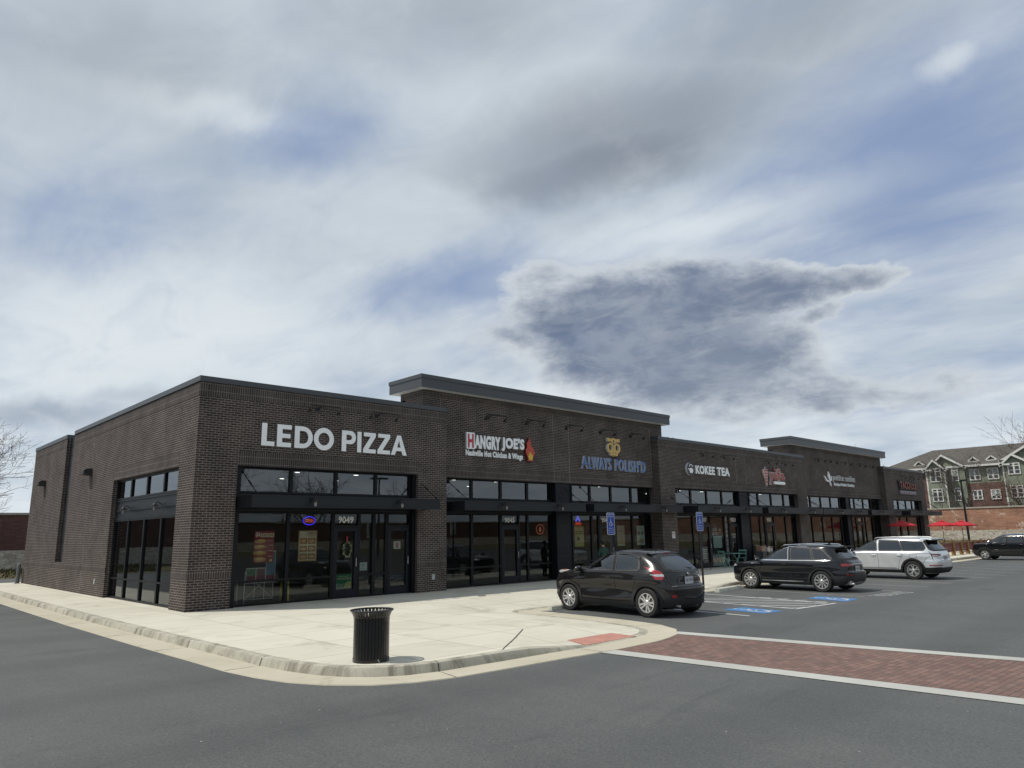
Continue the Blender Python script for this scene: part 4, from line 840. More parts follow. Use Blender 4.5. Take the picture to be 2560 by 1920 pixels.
# neon signs
NB=mat('blue_neon',(.06,.03,1.0),.5,0,0,emit=1.6); NO_=mat('orange_neon',(1.0,.10,.03),.5,0,0,emit=.35); NV=mat('violet_neon',(.16,.14,1.0),.5,0,0,emit=1.0)
n=thing('neon_sign','blue oval neon sign reading OPEN in orange inside the pizza shop window','neon sign',(3.73,Y1+.06,2.42))
g=MB(); g.tube([(.205*math.cos(2*PI*k/28),0,.125*math.sin(2*PI*k/28)) for k in range(29)],.008,6,False); g.build('neon_ring',NB,n)
text_mb('OPEN',-.15,.15,-.055,.055,.0,.012,-.008).build('lettering',NO_,n)
n=thing('neon_sign','violet arrow topped neon sign reading OPEN in the nail shop window','neon sign',(16.83,Y2+.06,2.32))
g=MB(); g.tube([(-.16,0,.07),(0,0,.30),(.16,0,.07)],.012,6); g.tube([(-.11,0,.05),(0,0,.2),(.11,0,.05)],.010,6); g.tube([(-.18,0,-.16),(.18,0,-.16)],.012,6); g.build('neon_ring',NV,n); text_mb('OPEN',-.2,.2,-.10,.03,0,.012,-.005).build('lettering',NO_,n)
# hot chicken window roundel
r=thing('window_decal','round red and orange flame roundel inside the hot chicken shop window','decal',(14.37,Y2-.012,2.07))
shape_mb([ell(0,0,.25,.22),ell(0,0,.19,.165)],0,.003).build('ring',mat('dull_red_decal',(.25,.05,.03),.6),r); shape_mb([[(0,-.13),(-.07,-.05),(-.05,.06),(0,.13),(.05,.05),(.07,-.06)]],0,.003).build('flame',mat('dull_orange_decal',(.40,.13,.03),.6),r)
# wreath on the pizza shop door
r=thing('wreath','oval wreath of green leaves and white blossoms on the 9049 door','wreath',(5.02,Y1-.06,1.50))
rd=random.Random(3)
for nm,c,nn,rr in (('leaves',(.07,.10,.03),260,.028),('blossoms',(.60,.62,.42),90,.020)):
    g=MB()
    for k in range(nn):
        a=rd.random()*2*PI; q=rd.gauss(0,.022); cx_,cz_=(.145+q)*math.cos(a),(.225+q)*math.sin(a); yv=-.03*rd.random()-(.02 if nm=='blossoms' else 0)
        d=Vector((rd.uniform(-1,1),rd.uniform(-1,1),rd.uniform(-1,1))).normalized(); e_=d.orthogonal().normalized(); C_=Vector((cx_,yv,cz_))
        g.face([C_-d*rr,C_+e_*rr*.6,C_+d*rr,C_-e_*rr*.6])
    g.build(nm,mat('wreath_'+nm,c,.7,0,.2),r)
g=MB(); g.box(-.02,.02,-.012,0,.22,.42); g.build('ribbon',mat('red_ribbon',(.35,.02,.03),.6),r)
# caution board and display rack inside
r=thing('caution_board','yellow wet floor caution board standing inside the second pizza shop window','floor sign',(3.08,Y1+.12,0.012))
g=MB(); g.obox((0,.03,.31),(1,0,0),(0,1,-.12),(0,.12,1),.12,.006,.31); g.obox((0,.13,.31),(1,0,0),(0,1,.12),(0,-.12,1),.12,.006,.31); g.build('board',mat('caution_yellow',(.55,.43,.03),.5,0,.05),r)
text_mb('CAUTION',-.10,.10,.47,.54,.015,.004,.03).build('lettering',BLACKP,r); shape_mb([[(-.09,.22),(.09,.22),(0,.42)],[(-.06,.24),(.06,.24),(0,.37)]],-.01+.03,.004).build('pictogram',BLACKP,r)
r=thing('display_rack','white folding metal rack with three framed drink panels behind the first window','display rack',(2.3,Y1+.25,0.012))
g=MB(); WM=mat('white_rack_paint',(.55,.55,.52),.5,0,.05)
for xx in (-.45,-.15,.15,.42): g.tube([(xx,0,.12),(xx,0,.95)],.010,6)
for z in (.15,.62,.92): g.tube([(-.45,0,z),(.42,0,z)],.011,6)
g.tube([(-.45,0,.15),(.42,0,.9)],.009,6); g.tube([(-.45,0,.9),(.42,0,.15)],.009,6); g.tube([(-.45,0,0),(-.45,0,.95)],.012,6); g.tube([(-.6,.15,0.05),(-.6,.15,.7)],.010,6); g.build('frame',WM,r)
for k,xx in enumerate((-.42,-.12,.18)):
    g=MB(); g.box(xx,xx+.27,-.02,-.01,.62,1.5 if k==2 else 1.02); pn=g.build('panel',mat('rack_panel_%d'%k,((.06,.14,.06),(.14,.06,.06),(.05,.13,.20))[k],.5,0,.5,25),r)
    g=MB(); g.box(xx,xx+.27,-.024,-.02,.62,.82); g.build('panel_base',mat('rack_red',(.17,.01,.03),.5),pn)
    g=MB(); 
    zt_=1.5 if k==2 else 1.02
    for q in ((xx,xx+.27,.60,.62),(xx,xx+.27,zt_,zt_+.02),(xx-.01,xx,.6,zt_+.02),(xx+.27,xx+.28,.6,zt_+.02)): g.box(q[0],q[1],-.03,-.008,q[2],q[3])
    g.build('panel_frame',WM,pn)
# reserved parking signs
def psign(x,y,z0,h,label,rz=0,w=.33):
    r=thing('parking_sign',label,'parking sign',(x,y,z0),rz,'blue reserved parking signs on posts')
    g=MB(); g.box(-.028,.028,-.02,.03,0,h-.02); g.build('post',mat('black_post_paint',(.012,.012,.014),.45,0,.1),r)
    H_=.66; z1=h; z0_=h-H_
    def rr(a,b,c,d,q): 
        o=[]
        for (cx_,cz_,a0) in ((b-q,d-q,0),(a+q,d-q,90),(a+q,c+q,180),(b-q,c+q,270)): o+=[(cx_+q*math.cos(R(a0+t_*15)),cz_+q*math.sin(R(a0+t_*15))) for t_ in range(7)]
        return o
    pl=shape_mb([rr(-w/2,w/2,z0_,z1,.04)],-.022,.004).build('plate',mat('sign_white_reflective',(.55,.58,.62),.35,0,.04),r)
    shape_mb([rr(-w/2+.018,w/2-.018,z0_+.018,z1-.018,.028)],-.0262,.001).build('blue_field',mat('sign_blue',(.015,.06,.36),.35,0,.04),pl)
    wm=MATS['sign_white_reflective']
    for tx,f0,f1 in (('RESERVED',.885,.935),('PARKING',.79,.84),('PENALTY',.27,.31),('$100-500 FINE',.18,.22),('TOW-AWAY ZONE',.09,.13)):
        ww=.22 if tx=='PENALTY' else .265; text_mb(tx,-ww/2,ww/2,z0_+f0*H_,z0_+f1*H_,-.0275,.001,.02).build('lettering',wm,pl)
    g=MB(); 
    for q in isa_polys(): shape_mb([[(-.125+a*.25,z0_+.36*H_+b*.25) for a,b in q]],-.0275,.001,g)
    g.build('wheelchair_symbol',wm,pl); return r
psign(10.19,-6.42,hz_(10.19,-6.42)-.02,2.62,'blue wheelchair parking sign rising behind the roof of the black hatchback',R(-4),.34)
psign(15.38,-6.27,hz_(15.38,-6.27)-.02,2.69,'blue wheelchair parking sign with its whole post visible, between the two black cars',R(-4),.37)
# ------------------------------------------------------------------ vehicles
def paint(name,c,metal=0,rough=.18,flake=0):
    m,t,b=base_mat(name); b.inputs['Metallic'].default_value=metal; b.inputs['Roughness'].default_value=rough; b.inputs['Coat Weight'].default_value=.6; b.inputs['Coat Roughness'].default_value=.015; b.inputs['Specular IOR Level'].default_value=.3
    ov=objvec(t); n=noise(t,2.2,5,.6,ov); L(t,mixc(t,ramp(t,n,[(.35,0),(.7,1)]),c,tuple(min(1,x*1.18+.0015) for x in c)),b.inputs['Base Color'])
    sp=t.nodes.new('ShaderNodeSeparateXYZ'); L(t,ov,sp.inputs[0]); dz=math_n(t,'SUBTRACT',1.0,sstep(t,sp.outputs[2],.15,.65)); d2=math_n(t,'MULTIPLY',dz,math_n(t,'ADD',.12,math_n(t,'MULTIPLY',n,.25)))
    L(t,math_n(t,'ADD',rough,math_n(t,'MULTIPLY',d2,.7)),b.inputs['Roughness']); return m
PBLK=paint('black_car_paint',(.0075,.0068,.0070)); PBLK2=paint('blue_black_car_paint',(.006,.0068,.0085)); PSIL=paint('silver_car_paint',(.60,.62,.63),.45,.28)
CLAD=mat('grey_black_cladding',(.020,.021,.022),.62,0,.15,8); GAP=mat('panel_gap',(.002,.002,.002),.8,0,0); CHR=mat('chrome_trim',(.75,.76,.77),.12,1,.03); SATIN=mat('satin_silver_trim',(.45,.46,.46),.35,.8,.05)
TAILR=mat('red_tail_lens',(.28,.008,.012),.15,0,.15,25,coat=.8); TAILD=mat('smoked_red_lens',(.10,.012,.016),.15,0,.15,25,coat=.8); CLEAR=mat('clear_lamp_lens',(.48,.49,.5),.12,.3,.3,30,coat=.8); AMB=mat('amber_lamp_lens',(.42,.16,.06),.2,0,.2,30,coat=.8)
RUB=mat('tyre_rubber',(.014,.014,.014),.75,0,.2,14); ALLOY=mat('bright_alloy',(.62,.62,.62),.28,.7,.08,8); ALLOYD=mat('dark_alloy',(.02,.02,.022),.4,.5,.1,8); DISC=mat('brake_steel',(.16,.155,.15),.45,.8,.2,10)
SEAT=mat('dark_seat_fabric',(.035,.034,.034),.9,0,.2,9); SEATL=mat('pale_headrest_fabric',(.25,.24,.22),.9,0,.1)
def cglass(name,tint,k):
    m=glass_mat(name,tint,1.95); return m
CGL=cglass('car_side_glass',(.62,.72,.68),1); CGP=cglass('car_privacy_glass',(.10,.11,.12),1)
def interp(tab,z,smooth=True):
    xs=[a for a,_ in tab]; ys=[b for _,b in tab]
    if z<=xs[0]: return ys[0]
    if z>=xs[-1]: return ys[-1]
    i=max(k for k in range(len(xs)) if xs[k]<=z); i=min(i,len(xs)-2); h=xs[i+1]-xs[i]; t=(z-xs[i])/h
    def sl(k):
        if k<=0 or k>=len(xs)-1: 
            k0=max(0,k-1);k1=min(len(xs)-1,k+1); return (ys[k1]-ys[k0])/(xs[k1]-xs[k0])
        a=(ys[k]-ys[k-1])/(xs[k]-xs[k-1]); b=(ys[k+1]-ys[k])/(xs[k+1]-xs[k])
        return 0 if a*b<=0 else 2*a*b/(a+b)
    m0,m1=sl(i),sl(i+1); t2,t3=t*t,t*t*t
    return (2*t3-3*t2+1)*ys[i]+(t3-2*t2+t)*h*m0+(-2*t3+3*t2)*ys[i+1]+(t3-t2)*h*m1
def pip(x,y,poly):
    c=False; n=len(poly)
    for i in range(n):
        x0,y0=poly[i];x1,y1=poly[(i+1)%n]
        if (y0>y)!=(y1>y) and x<(x1-x0)*(y-y0)/(y1-y0)+x0: c=not c
    return c
def roundpoly(P,r=.04,k=4):
    out=[]; n=len(P)
    for i in range(n):
        a,b,c=Vector(P[i-1]),Vector(P[i]),Vector(P[(i+1)%n]); u=(a-b);v=(c-b); q=min(r,u.length*.45,v.length*.45); p0=b+u.normalized()*q; p1=b+v.normalized()*q
        for j in range(k+1): t=j/k; out.append(tuple((1-t)**2*p0+2*t*(1-t)*b+t*t*p1))
    return out
def inset(P,d):
    n=len(P); area=sum(P[i][0]*P[(i+1)%n][1]-P[(i+1)%n][0]*P[i][1] for i in range(n)); s=1 if area>0 else -1; out=[]
    for i in range(n):
        a,b,c=Vector(P[i-1]),Vector(P[i]),Vector(P[(i+1)%n]); e1=(b-a).normalized(); e2=(c-b).normalized(); n1=Vector((-e1.y,e1.x))*s; n2=Vector((-e2.y,e2.x))*s
        nn=(n1+n2); l=nn.length; nn=nn/l if l>1e-6 else n1; k=1/max(.4,nn.dot(n1)); out.append(tuple(b+nn*d*k))
    return out
class Car:
    def __init__(s,name,label,cfg):
        s.c=cfg; s.root=thing(name,label,'car'); s.build_body()
    def build_body(s):
        c=s.c; H=c['H']; zs=[c['z0']]
        for a,b,n in c['levels']:
            zs+= [a+(b-a)*k/n for k in range(1,n+1)]
        M=96; rows=[]; Rw=c['R']+c.get('gap',.05)
        for z in zs:
            xf,xr,w=interp(c['xf'],z),interp(c['xr'],z),interp(c['w'],z); n=interp(c['n'],z); xc=(xf+xr)/2; a=(xf-xr)/2
            th=np.concatenate([np.linspace(0,.25,60)**1.0*PI*.999,np.linspace(.25,.75,160)*PI,np.linspace(.75,1,60)*PI])
            cs=np.cos(PI-th); sn=np.sin(th); X=xc+a*np.sign(cs)*np.abs(cs)**(2/n); Y=w*np.abs(sn)**(2/n)
            d=np.concatenate([[0],np.cumsum(np.hypot(np.diff(X),np.diff(Y)))]); q=np.linspace(0,d[-1],M); Xq=np.interp(q,d,X); Yq=np.interp(q,d,Y)
            rows.append([(float(x),float(y),z) for x,y in zip(Xq,Yq)])
        V=[]; 
        def shape(x,y,z):
            for (bx,bz,sx,sz,amp) in c.get('bumps',()):
                y+=amp*math.exp(-((x-bx)/sx)**2-((z-bz)/sz)**2)*min(1,abs(y)/max(.3,c['W']*.35))
            return x,y,z
        def zadj(x,y,z): return z
        inside=set()
        for r,row in enumerate(rows):
            for k,(x,y,z) in enumerate(row):
                x,y,z=shape(x,y,z); V.append([x,y,z])
        nr=len(rows)
        # bvh before cutting
        full=[tuple(v) for v in V]+[(v[0],-v[1],v[2]) for v in V]; off_=len(V); F=[]
        for r in range(nr-1):
            for k in range(M-1):
                a,b,c2,d=r*M+k,r*M+k+1,(r+1)*M+k+1,(r+1)*M+k; F.append((d,c2,b,a)); F.append((off_+a,off_+b,off_+c2,off_+d))
        s.bvh=BVHTree.FromPolygons([Vector(v) for v in full],F)
        cen=[(c['wb']/2,c['R']),(-c['wb']/2,c['R'])]
        for i,v in enumerate(V):
            if abs(v[1])>c['W']*.30:
                for cx_,cz_ in cen:
                    dx,dz=v[0]-cx_,v[2]-cz_; d=math.hypot(dx,dz); rr=Rw*(1.0)
                    if d<rr-.03: inside.add(i)
                    elif d<rr+.03: 
                        f=rr/max(d,1e-3); v[0]=cx_+dx*f; v[2]=cz_+dz*f
        wins=[inset(w['p'],w.get('cut',.018)) for w in c['side_win']]; rw=[inset(w['p'],.02) for w in c.get('end_win',())]
        g=MB(); full=[tuple(v) for v in V]+[(v[0],-v[1],v[2]) for v in V]; g.v=full
        for fi,f in enumerate(F):
            ids=[i if i<off_ else i-off_ for i in f]
            if any(i in inside for i in ids): continue
            cc=sum((Vector(full[i]) for i in f),Vector((0,0,0)))/4
            if abs(cc.y)>.35 and any(pip(cc.x,cc.z,w) for w in wins): continue
            cut=False
            for w,ww in zip(c.get('end_win',()),rw):
                if w['dir']*cc.x>w.get('xmin',0) and pip(cc.y,cc.z,ww): cut=True
            if cut: continue
            g.f.append(list(f)); g.uv.append(None)
        # underside
        b=rows[0]; g.f.append([k for k in range(M)]+[off_+k for k in range(M-1,-1,-1)]); g.uv.append(None)
        s.body=g.build('body',c['paint'],s.root,smooth=True,merge=True)
        # roof closing cap
        for cx_,cz_ in cen:
            for sy in (-1,1):
                ww=MB()
                n=16; w1=c['W']/2-.03; w0=w1-.34
                arc=[(cx_+Rw*math.cos(PI*k/n*1.16-.08*PI),cz_+Rw*math.sin(PI*k/n*1.16-.08*PI)) for k in range(n+1)]
                for (x0,z0),(x1,z1) in zip(arc,arc[1:]): ww.face([(x0,sy*w0,z0),(x1,sy*w0,z1),(x1,sy*w1,z1),(x0,sy*w1,z0)])
                ww.face([(x,sy*w0,z) for x,z in arc]); ww.build('wheel_well',BLACKP,s.root)
        # cabin
        g=MB(); bz=c['belt']; x0,x1=c['cab']; w_=c['W']/2-.14
        g.box(x0,x1,-w_,w_,.38,.46); g.box(x1-.35,x1,-w_+.05,w_-.05,.46,bz-.04); g.box(x0,x0+.25,-w_+.05,w_-.05,.46,bz-.08)
        for sy in (-1,1): g.box(x0,x1,sy*w_-.02,sy*w_+.02,.46,bz-.06)
        for xs in c['seats']:
            for sy in (-.36,.36):
                g.box(xs-.1,xs+.42,sy-.24,sy+.24,.46,.68); g.obox((xs-.14,sy,.95),(1,0,.28),(0,1,0),(-.28,0,1),.07,.22,.30)
        g.build('cabin',SEAT,s.root,bevel=.02)
        g=MB()
        for xs in c['seats']:
            for sy in (-.36,.36): g.obox((xs-.26,sy,1.30 if H>1.6 else 1.22),(1,0,.28),(0,1,0),(-.28,0,1),.045,.13,.09)
        g.build('headrest',SEAT if not c.get('palehead') else SEATL,s.root,bevel=.02)
    def cast(s,axis,sgn,a,b):
        if axis=='y': o=Vector((a,sgn*3,b)); d=Vector((0,-sgn,0))
        elif axis=='x': o=Vector((sgn*5,a,b)); d=Vector((-sgn,0,0))
        elif axis=='d': 
            k=s.c['xr'][3][1]+.25; w=s.c['W']/2-.2; o=Vector((k-.707*a-2.1,sgn*(w-.707*a+2.1),b)); d=Vector((.707,-sgn*.707,0))
        else: o=Vector((a,b,4)); d=Vector((0,0,-1))
        h=s.bvh.ray_cast(o,d)
        return (h[0],h[1] if h[1].dot(d)<0 else -h[1]) if h[0] is not None else (None,None)
    def patch(s,poly,axis,sgn,m,name='patch',offs=.004,step=.05,mb=None,parent=None,build=True,thick=0):
        pts=[Vector(p) for p in poly]; n=len(pts); q=[]
        for i in range(n):
            a,b=pts[i],pts[(i+1)%n]; k=max(1,int((b-a).length/step))
            for j in range(k): q.append(a.lerp(b,j/k))
        n=len(q); edges=[(i,(i+1)%n) for i in range(n)]; xs=[p.x for p in q]; ys=[p.y for p in q]; P2=[(p.x,p.y) for p in q]
        x=min(xs)+step/2
        while x<max(xs):
            y=min(ys)+step/2
            while y<max(ys):
                if pip(x,y,P2) and min((Vector((x,y))-p).length for p in q)>step*.4: q.append(Vector((x,y)))
                y+=step
            x+=step
        vv,ee,ff,_,_,_=geometry.delaunay_2d_cdt(q,edges,[],1,1e-5)
        mb=mb or MB(); base=len(mb.v); ok={}
        for i,v in enumerate(vv):
            p,nn=s.cast(axis,sgn,v.x,v.y)
            if p is None: continue
            ok[i]=len(mb.v); mb.v.append(tuple(p+nn*offs))
        for f in ff:
            if all(i in ok for i in f):
                ids=[ok[i] for i in f]
                P=[Vector(mb.v[i]) for i in ids]; nrm=(P[1]-P[0]).cross(P[2]-P[0]); want={'d':Vector((-1,sgn,0)),'y':Vector((0,sgn,0)),'x':Vector((sgn,0,0)),'z':Vector((0,0,1))}[axis]
                if nrm.dot(want)<0: ids=ids[::-1]
                mb.f.append(ids); mb.uv.append(None)
        return mb.build(name,m,parent or s.root,smooth=True) if build else mb
    def strip(s,line,w,axis,sgn,mb,offs=.003,step=.06):
        pts=[Vector(p) for p in line]; q=[]
        for a,b in zip(pts,pts[1:]):
            k=max(1,int((b-a).length/step)); q+=[a.lerp(b,j/k) for j in range(k)]
        q.append(pts[-1]); prev=None
        for i,p in enumerate(q):
            d=(q[min(i+1,len(q)-1)]-q[max(i-1,0)]).normalized(); nn=Vector((-d.y,d.x))*w/2; A,na=s.cast(axis,sgn,*(p+nn)); B,nb=s.cast(axis,sgn,*(p-nn))
            if A is None or B is None: prev=None; continue
            i0=len(mb.v); mb.v+=[tuple(A+na*offs),tuple(B+nb*offs)]
            if prev is not None: mb.f.append([prev,prev+1,i0+1,i0] if sgn>0 else [prev+1,prev,i0,i0+1]); mb.uv.append(None)
            prev=i0
        return mb
    def finish(s):
        c=s.c
        for w in c['side_win']:
            for sy in (1,-1):
                f=s.patch(w['p'],'y',sy,w.get('m',CGL),'side_window',.002)
                n=MB(); P=w['p']+[w['p'][0]]; s.strip([tuple(p) for p in P],w.get('fw',.045),'y',sy,n,.005,.05); n.build('window_frame',w.get('fm',BLACKP),f)
        for w in c.get('end_win',()):
            f=s.patch(w['p'],'x',w['dir'],w.get('m',CGL),'rear_window' if w['dir']<0 else 'windscreen',.002)
            n=MB(); P=w['p']+[w['p'][0]]; s.strip(P,.06,'x',w['dir'],n,.005,.05); n.build('window_frame',BLACKP,f)
        n=MB()
        for sy in (1,-1):
            for l in c['gaps']: s.strip(l,.011,'y',sy,n,.0025)
        for l in c.get('rear_gaps',()): s.strip(l,.011,'x',-1,n,.0025)
        for l in c.get('hood_gaps',()): s.strip(l,.010,'z',1,n,.0025)
        n.build('panel_gap',GAP,s.root)
        for cx_ in (c['wb']/2,-c['wb']/2):
            if c.get('archw',0):
                for sy in (1,-1):
                    Rw=c['R']+.05; w=c['archw']; a0,a1=c.get('archang',(-14,194)); n=MB()
                    arc=[(cx_+(Rw+w/2)*math.cos(R(a)),c['R']+(Rw+w/2)*math.sin(R(a))) for a in range(a0,a1+1,6)]; arc=[p for p in arc if p[1]>c['z0']+.02]
                    s.strip(arc,w,'y',sy,n,.014,.05); s_=n; n.build('arch_trim',c.get('archm',CLAD),s.root,smooth=True)
        for l in c.get('patches',()):
            nm,m,axis,poly,off,both=l[:6]; f=None
            for sy in ((1,-1) if both else ((1,) if axis!='x' else (both if both else -1,))):
                if axis in 'yd': s.patch(poly,axis,sy,m,nm,off,.05)
                elif axis=='z': s.patch([(a,b*sy) for a,b in poly],'z',1,m,nm,off,.05)
                else: s.patch([(a*sy,b) for a,b in poly],'x',l[6] if len(l)>6 else -1,m,nm,off,.04)
        return s
    def wheels(s,style,rr,track,tw=.225,steer=0):
        c=s.c; Rt=c['R']
        def mk():
            h=MB(); h.lathe([(.001,.05),(rr*.78,.05),(rr*.78,.035),(.09,.03),(.001,.03)],(0,0,0),28,axis='y'); w=h.build('wheel',DISC,s.root,smooth=False)
            t=MB(); hw=tw/2; t.lathe([(rr*1.0,-hw*.85),(rr*1.06,-hw),(Rt*.93,-hw*1.0),(Rt*.985,-hw*.82),(Rt,-hw*.5),(Rt,hw*.5),(Rt*.985,hw*.82),(Rt*.93,hw),(rr*1.06,hw),(rr*1.0,hw*.85)],(0,0,0),44,axis='y'); t.build('tyre',RUB,w,smooth=True)
            r=MB(); r.lathe([(rr*1.02,-hw*.9),(rr*1.02,hw*.93),(rr*.93,hw*.93),(rr*.90,hw*.6),(rr*.9,-hw*.9)],(0,0,0),44,axis='y')
            rim=r.build('rim',ALLOY if style!='turbine' else ALLOY,w,smooth=True)
            sp=MB(); y0=hw*.55; y1=hw*.86
            def spoke(a0,r0,a1,r1,w0,w1,ya=y0,yb=y1):
                p0=Vector((r0*math.cos(a0),0,r0*math.sin(a0))); p1=Vector((r1*math.cos(a1),0,r1*math.sin(a1))); d=(p1-p0).normalized(); n=Vector((-d.z,0,d.x))
                A=[p0+n*w0,p0-n*w0,p1-n*w1,p1+n*w1]; f_=[Vector((v.x,yb-.01 if i<2 else yb,v.z)) for i,v in enumerate(A)]; b_=[Vector((v.x,ya-.02,v.z)) for v in A]
                sp.face(f_[::-1]); sp.face(b_)
                for i in range(4): sp.face([f_[i],f_[(i+1)%4],b_[(i+1)%4],b_[i]])
            if style=='twin':
                for k in range(5):
                    a=2*PI*k/5+PI/2
                    for q in (-1,1): spoke(a+q*.30,.055,a+q*.215,rr*.93,.019,.021)
            elif style=='turbine':
                for k in range(10): a=2*PI*k/10; spoke(a,.05,a+.38,rr*.93,.012,.020 if k%2 else .026)
            elif style=='split':
                for k in range(5):
                    a=2*PI*k/5+PI/2; spoke(a,.05,a,rr*.52,.035,.026); spoke(a,rr*.45,a+.26,rr*.93,.02,.019); spoke(a,rr*.45,a-.26,rr*.93,.02,.019)
            else:
                for k in range(5): a=2*PI*k/5+PI/2; spoke(a,.05,a,rr*.93,.04,.052); spoke(a,rr*.6,a+.3,rr*.93,.012,.02)
            sp.lathe([(.001,y1+.002),(.05,y1),(.075,y1-.02),(.075,y0-.02)],(0,0,0),16,axis='y')
            sp.build('spokes',ALLOY,rim)
            b=MB(); b.lathe([(.001,-.02),(rr*.95,-.02),(rr*.95,-.05),(.001,-.05)],(0,0,0),24,axis='y'); b.build('barrel',BLACKP,rim); return w
        w0=mk(); first=True
        for cx_ in (c['wb']/2,-c['wb']/2):
            for sy in (1,-1):
                if first: w=w0; first=False
                else: w=dup(w0,parent=s.root)
                w.location=(cx_,sy*(track/2),Rt); w.rotation_euler=(0,random.uniform(0,1.2),0 if sy>0 else PI)
    def mirror(s,x,z,w,m):
        for sy in (1,-1):
            g=MB(); y=sy*w; g.lathe([(.001,-.10),(.05,-.10),(.085,-.06),(.095,.0),(.08,.05),(.001,.07)],(0,0,0),14,axis='x'); g.v=[(x+a*.85,y+sy*.09+b*1.25,z+cc*.8) for a,b,cc in g.v]; g.box(x-.03,x+.05,min(y-sy*.06,y+sy*.05),max(y-sy*.06,y+sy*.05),z-.05,z-.015); g.build('mirror',m,s.root,smooth=True)
    def handles(s,pts,m):
        for x,z in pts:
            for sy in (1,-1):
                p,n=s.cast('y',sy,x,z)
                g=MB(); q=[p+Vector((-.10,0,0))+n*.012,p+Vector((-.08,0,0))+n*.035,p+Vector((.06,0,0))+n*.035,p+Vector((.09,0,0))+n*.012]; g.tube(q,.013,8); g.obox(p+n*.0,(1,0,0),(0,0,1),n,.075,.028,.004); g.build('door_handle',m,s.root)
    def place(s,x,y,theta,scale,track,tw=.225,z=ZR,zs=None):
        """x,y: ground point under the outer face of the left rear tyre; theta: degrees the nose turns towards +x from +y."""
        t=R(theta); d=Vector((math.sin(t),math.cos(t))); r=Vector((math.cos(t),-math.sin(t))); P=Vector((x,y))+d*(s.c['wb']/2*scale)+r*((track+tw)/2*scale)
        s.root.location=(P.x,P.y,z+.004); s.root.rotation_euler=(0,0,PI/2-t); s.root.scale=(scale,)*3 if zs is None else (scale,scale*.97,scale*zs); return s
def plate(car,y,z,w=.305,h=.155,txt='VJE 4793',tilt=0,xo=0):
    p,n=car.cast('x',-1,y,z); x=p.x-.012
    g=MB(); g.box(x-.006,x,y-w/2,y+w/2,z-h/2,z+h/2); pl=g.build('number_plate',mat('plate_white',(.5,.51,.53),.4,0,.05),car.root)
    mb=text_mb(txt,-w*.42,w*.42,-h*.28,h*.22,0,.001,.02,origin=Vector((x-.0065,y,z)),ux=Vector((0,-1,0)),uz=Vector((0,0,1)),un=Vector((-1,0,0))); mb.build('lettering',mat('plate_blue_ink',(.02,.03,.12),.5),pl)
    g=MB(); f=.012
    for q in ((y-w/2-f,y+w/2+f,z+h/2,z+h/2+f),(y-w/2-f,y+w/2+f,z-h/2-f,z-h/2),(y-w/2-f,y-w/2,z-h/2,z+h/2),(y+w/2,y+w/2+f,z-h/2,z+h/2)): g.box(x-.01,x,q[0],q[1],q[2],q[3])
    g.build('plate_frame',SATIN,pl)
def badge(car,txt,axis,sgn,a0,a1,z0,z1,m,name='badge'):
    """small raised lettering on the body"""
    p,n=car.cast(axis,sgn,(a0+a1)/2,(z0+z1)/2)
    if axis=='x': ux=Vector((0,-1,0)); c=Vector((p.x-.004,(a0+a1)/2,(z0+z1)/2))
    else: ux=Vector((-sgn,0,0)) if sgn>0 else Vector((1,0,0)); c=Vector(((a0+a1)/2,p.y+sgn*.004,(z0+z1)/2))
    w=abs(a1-a0); h=z1-z0; un=n; uz=(Vector((0,0,1))-n*n.z).normalized(); ux=uz.cross(n)
    text_mb(txt,-w/2,w/2,-h/2,h/2,0,.004,.02,origin=c,ux=ux,uz=uz,un=un).build(name,m,car.root)
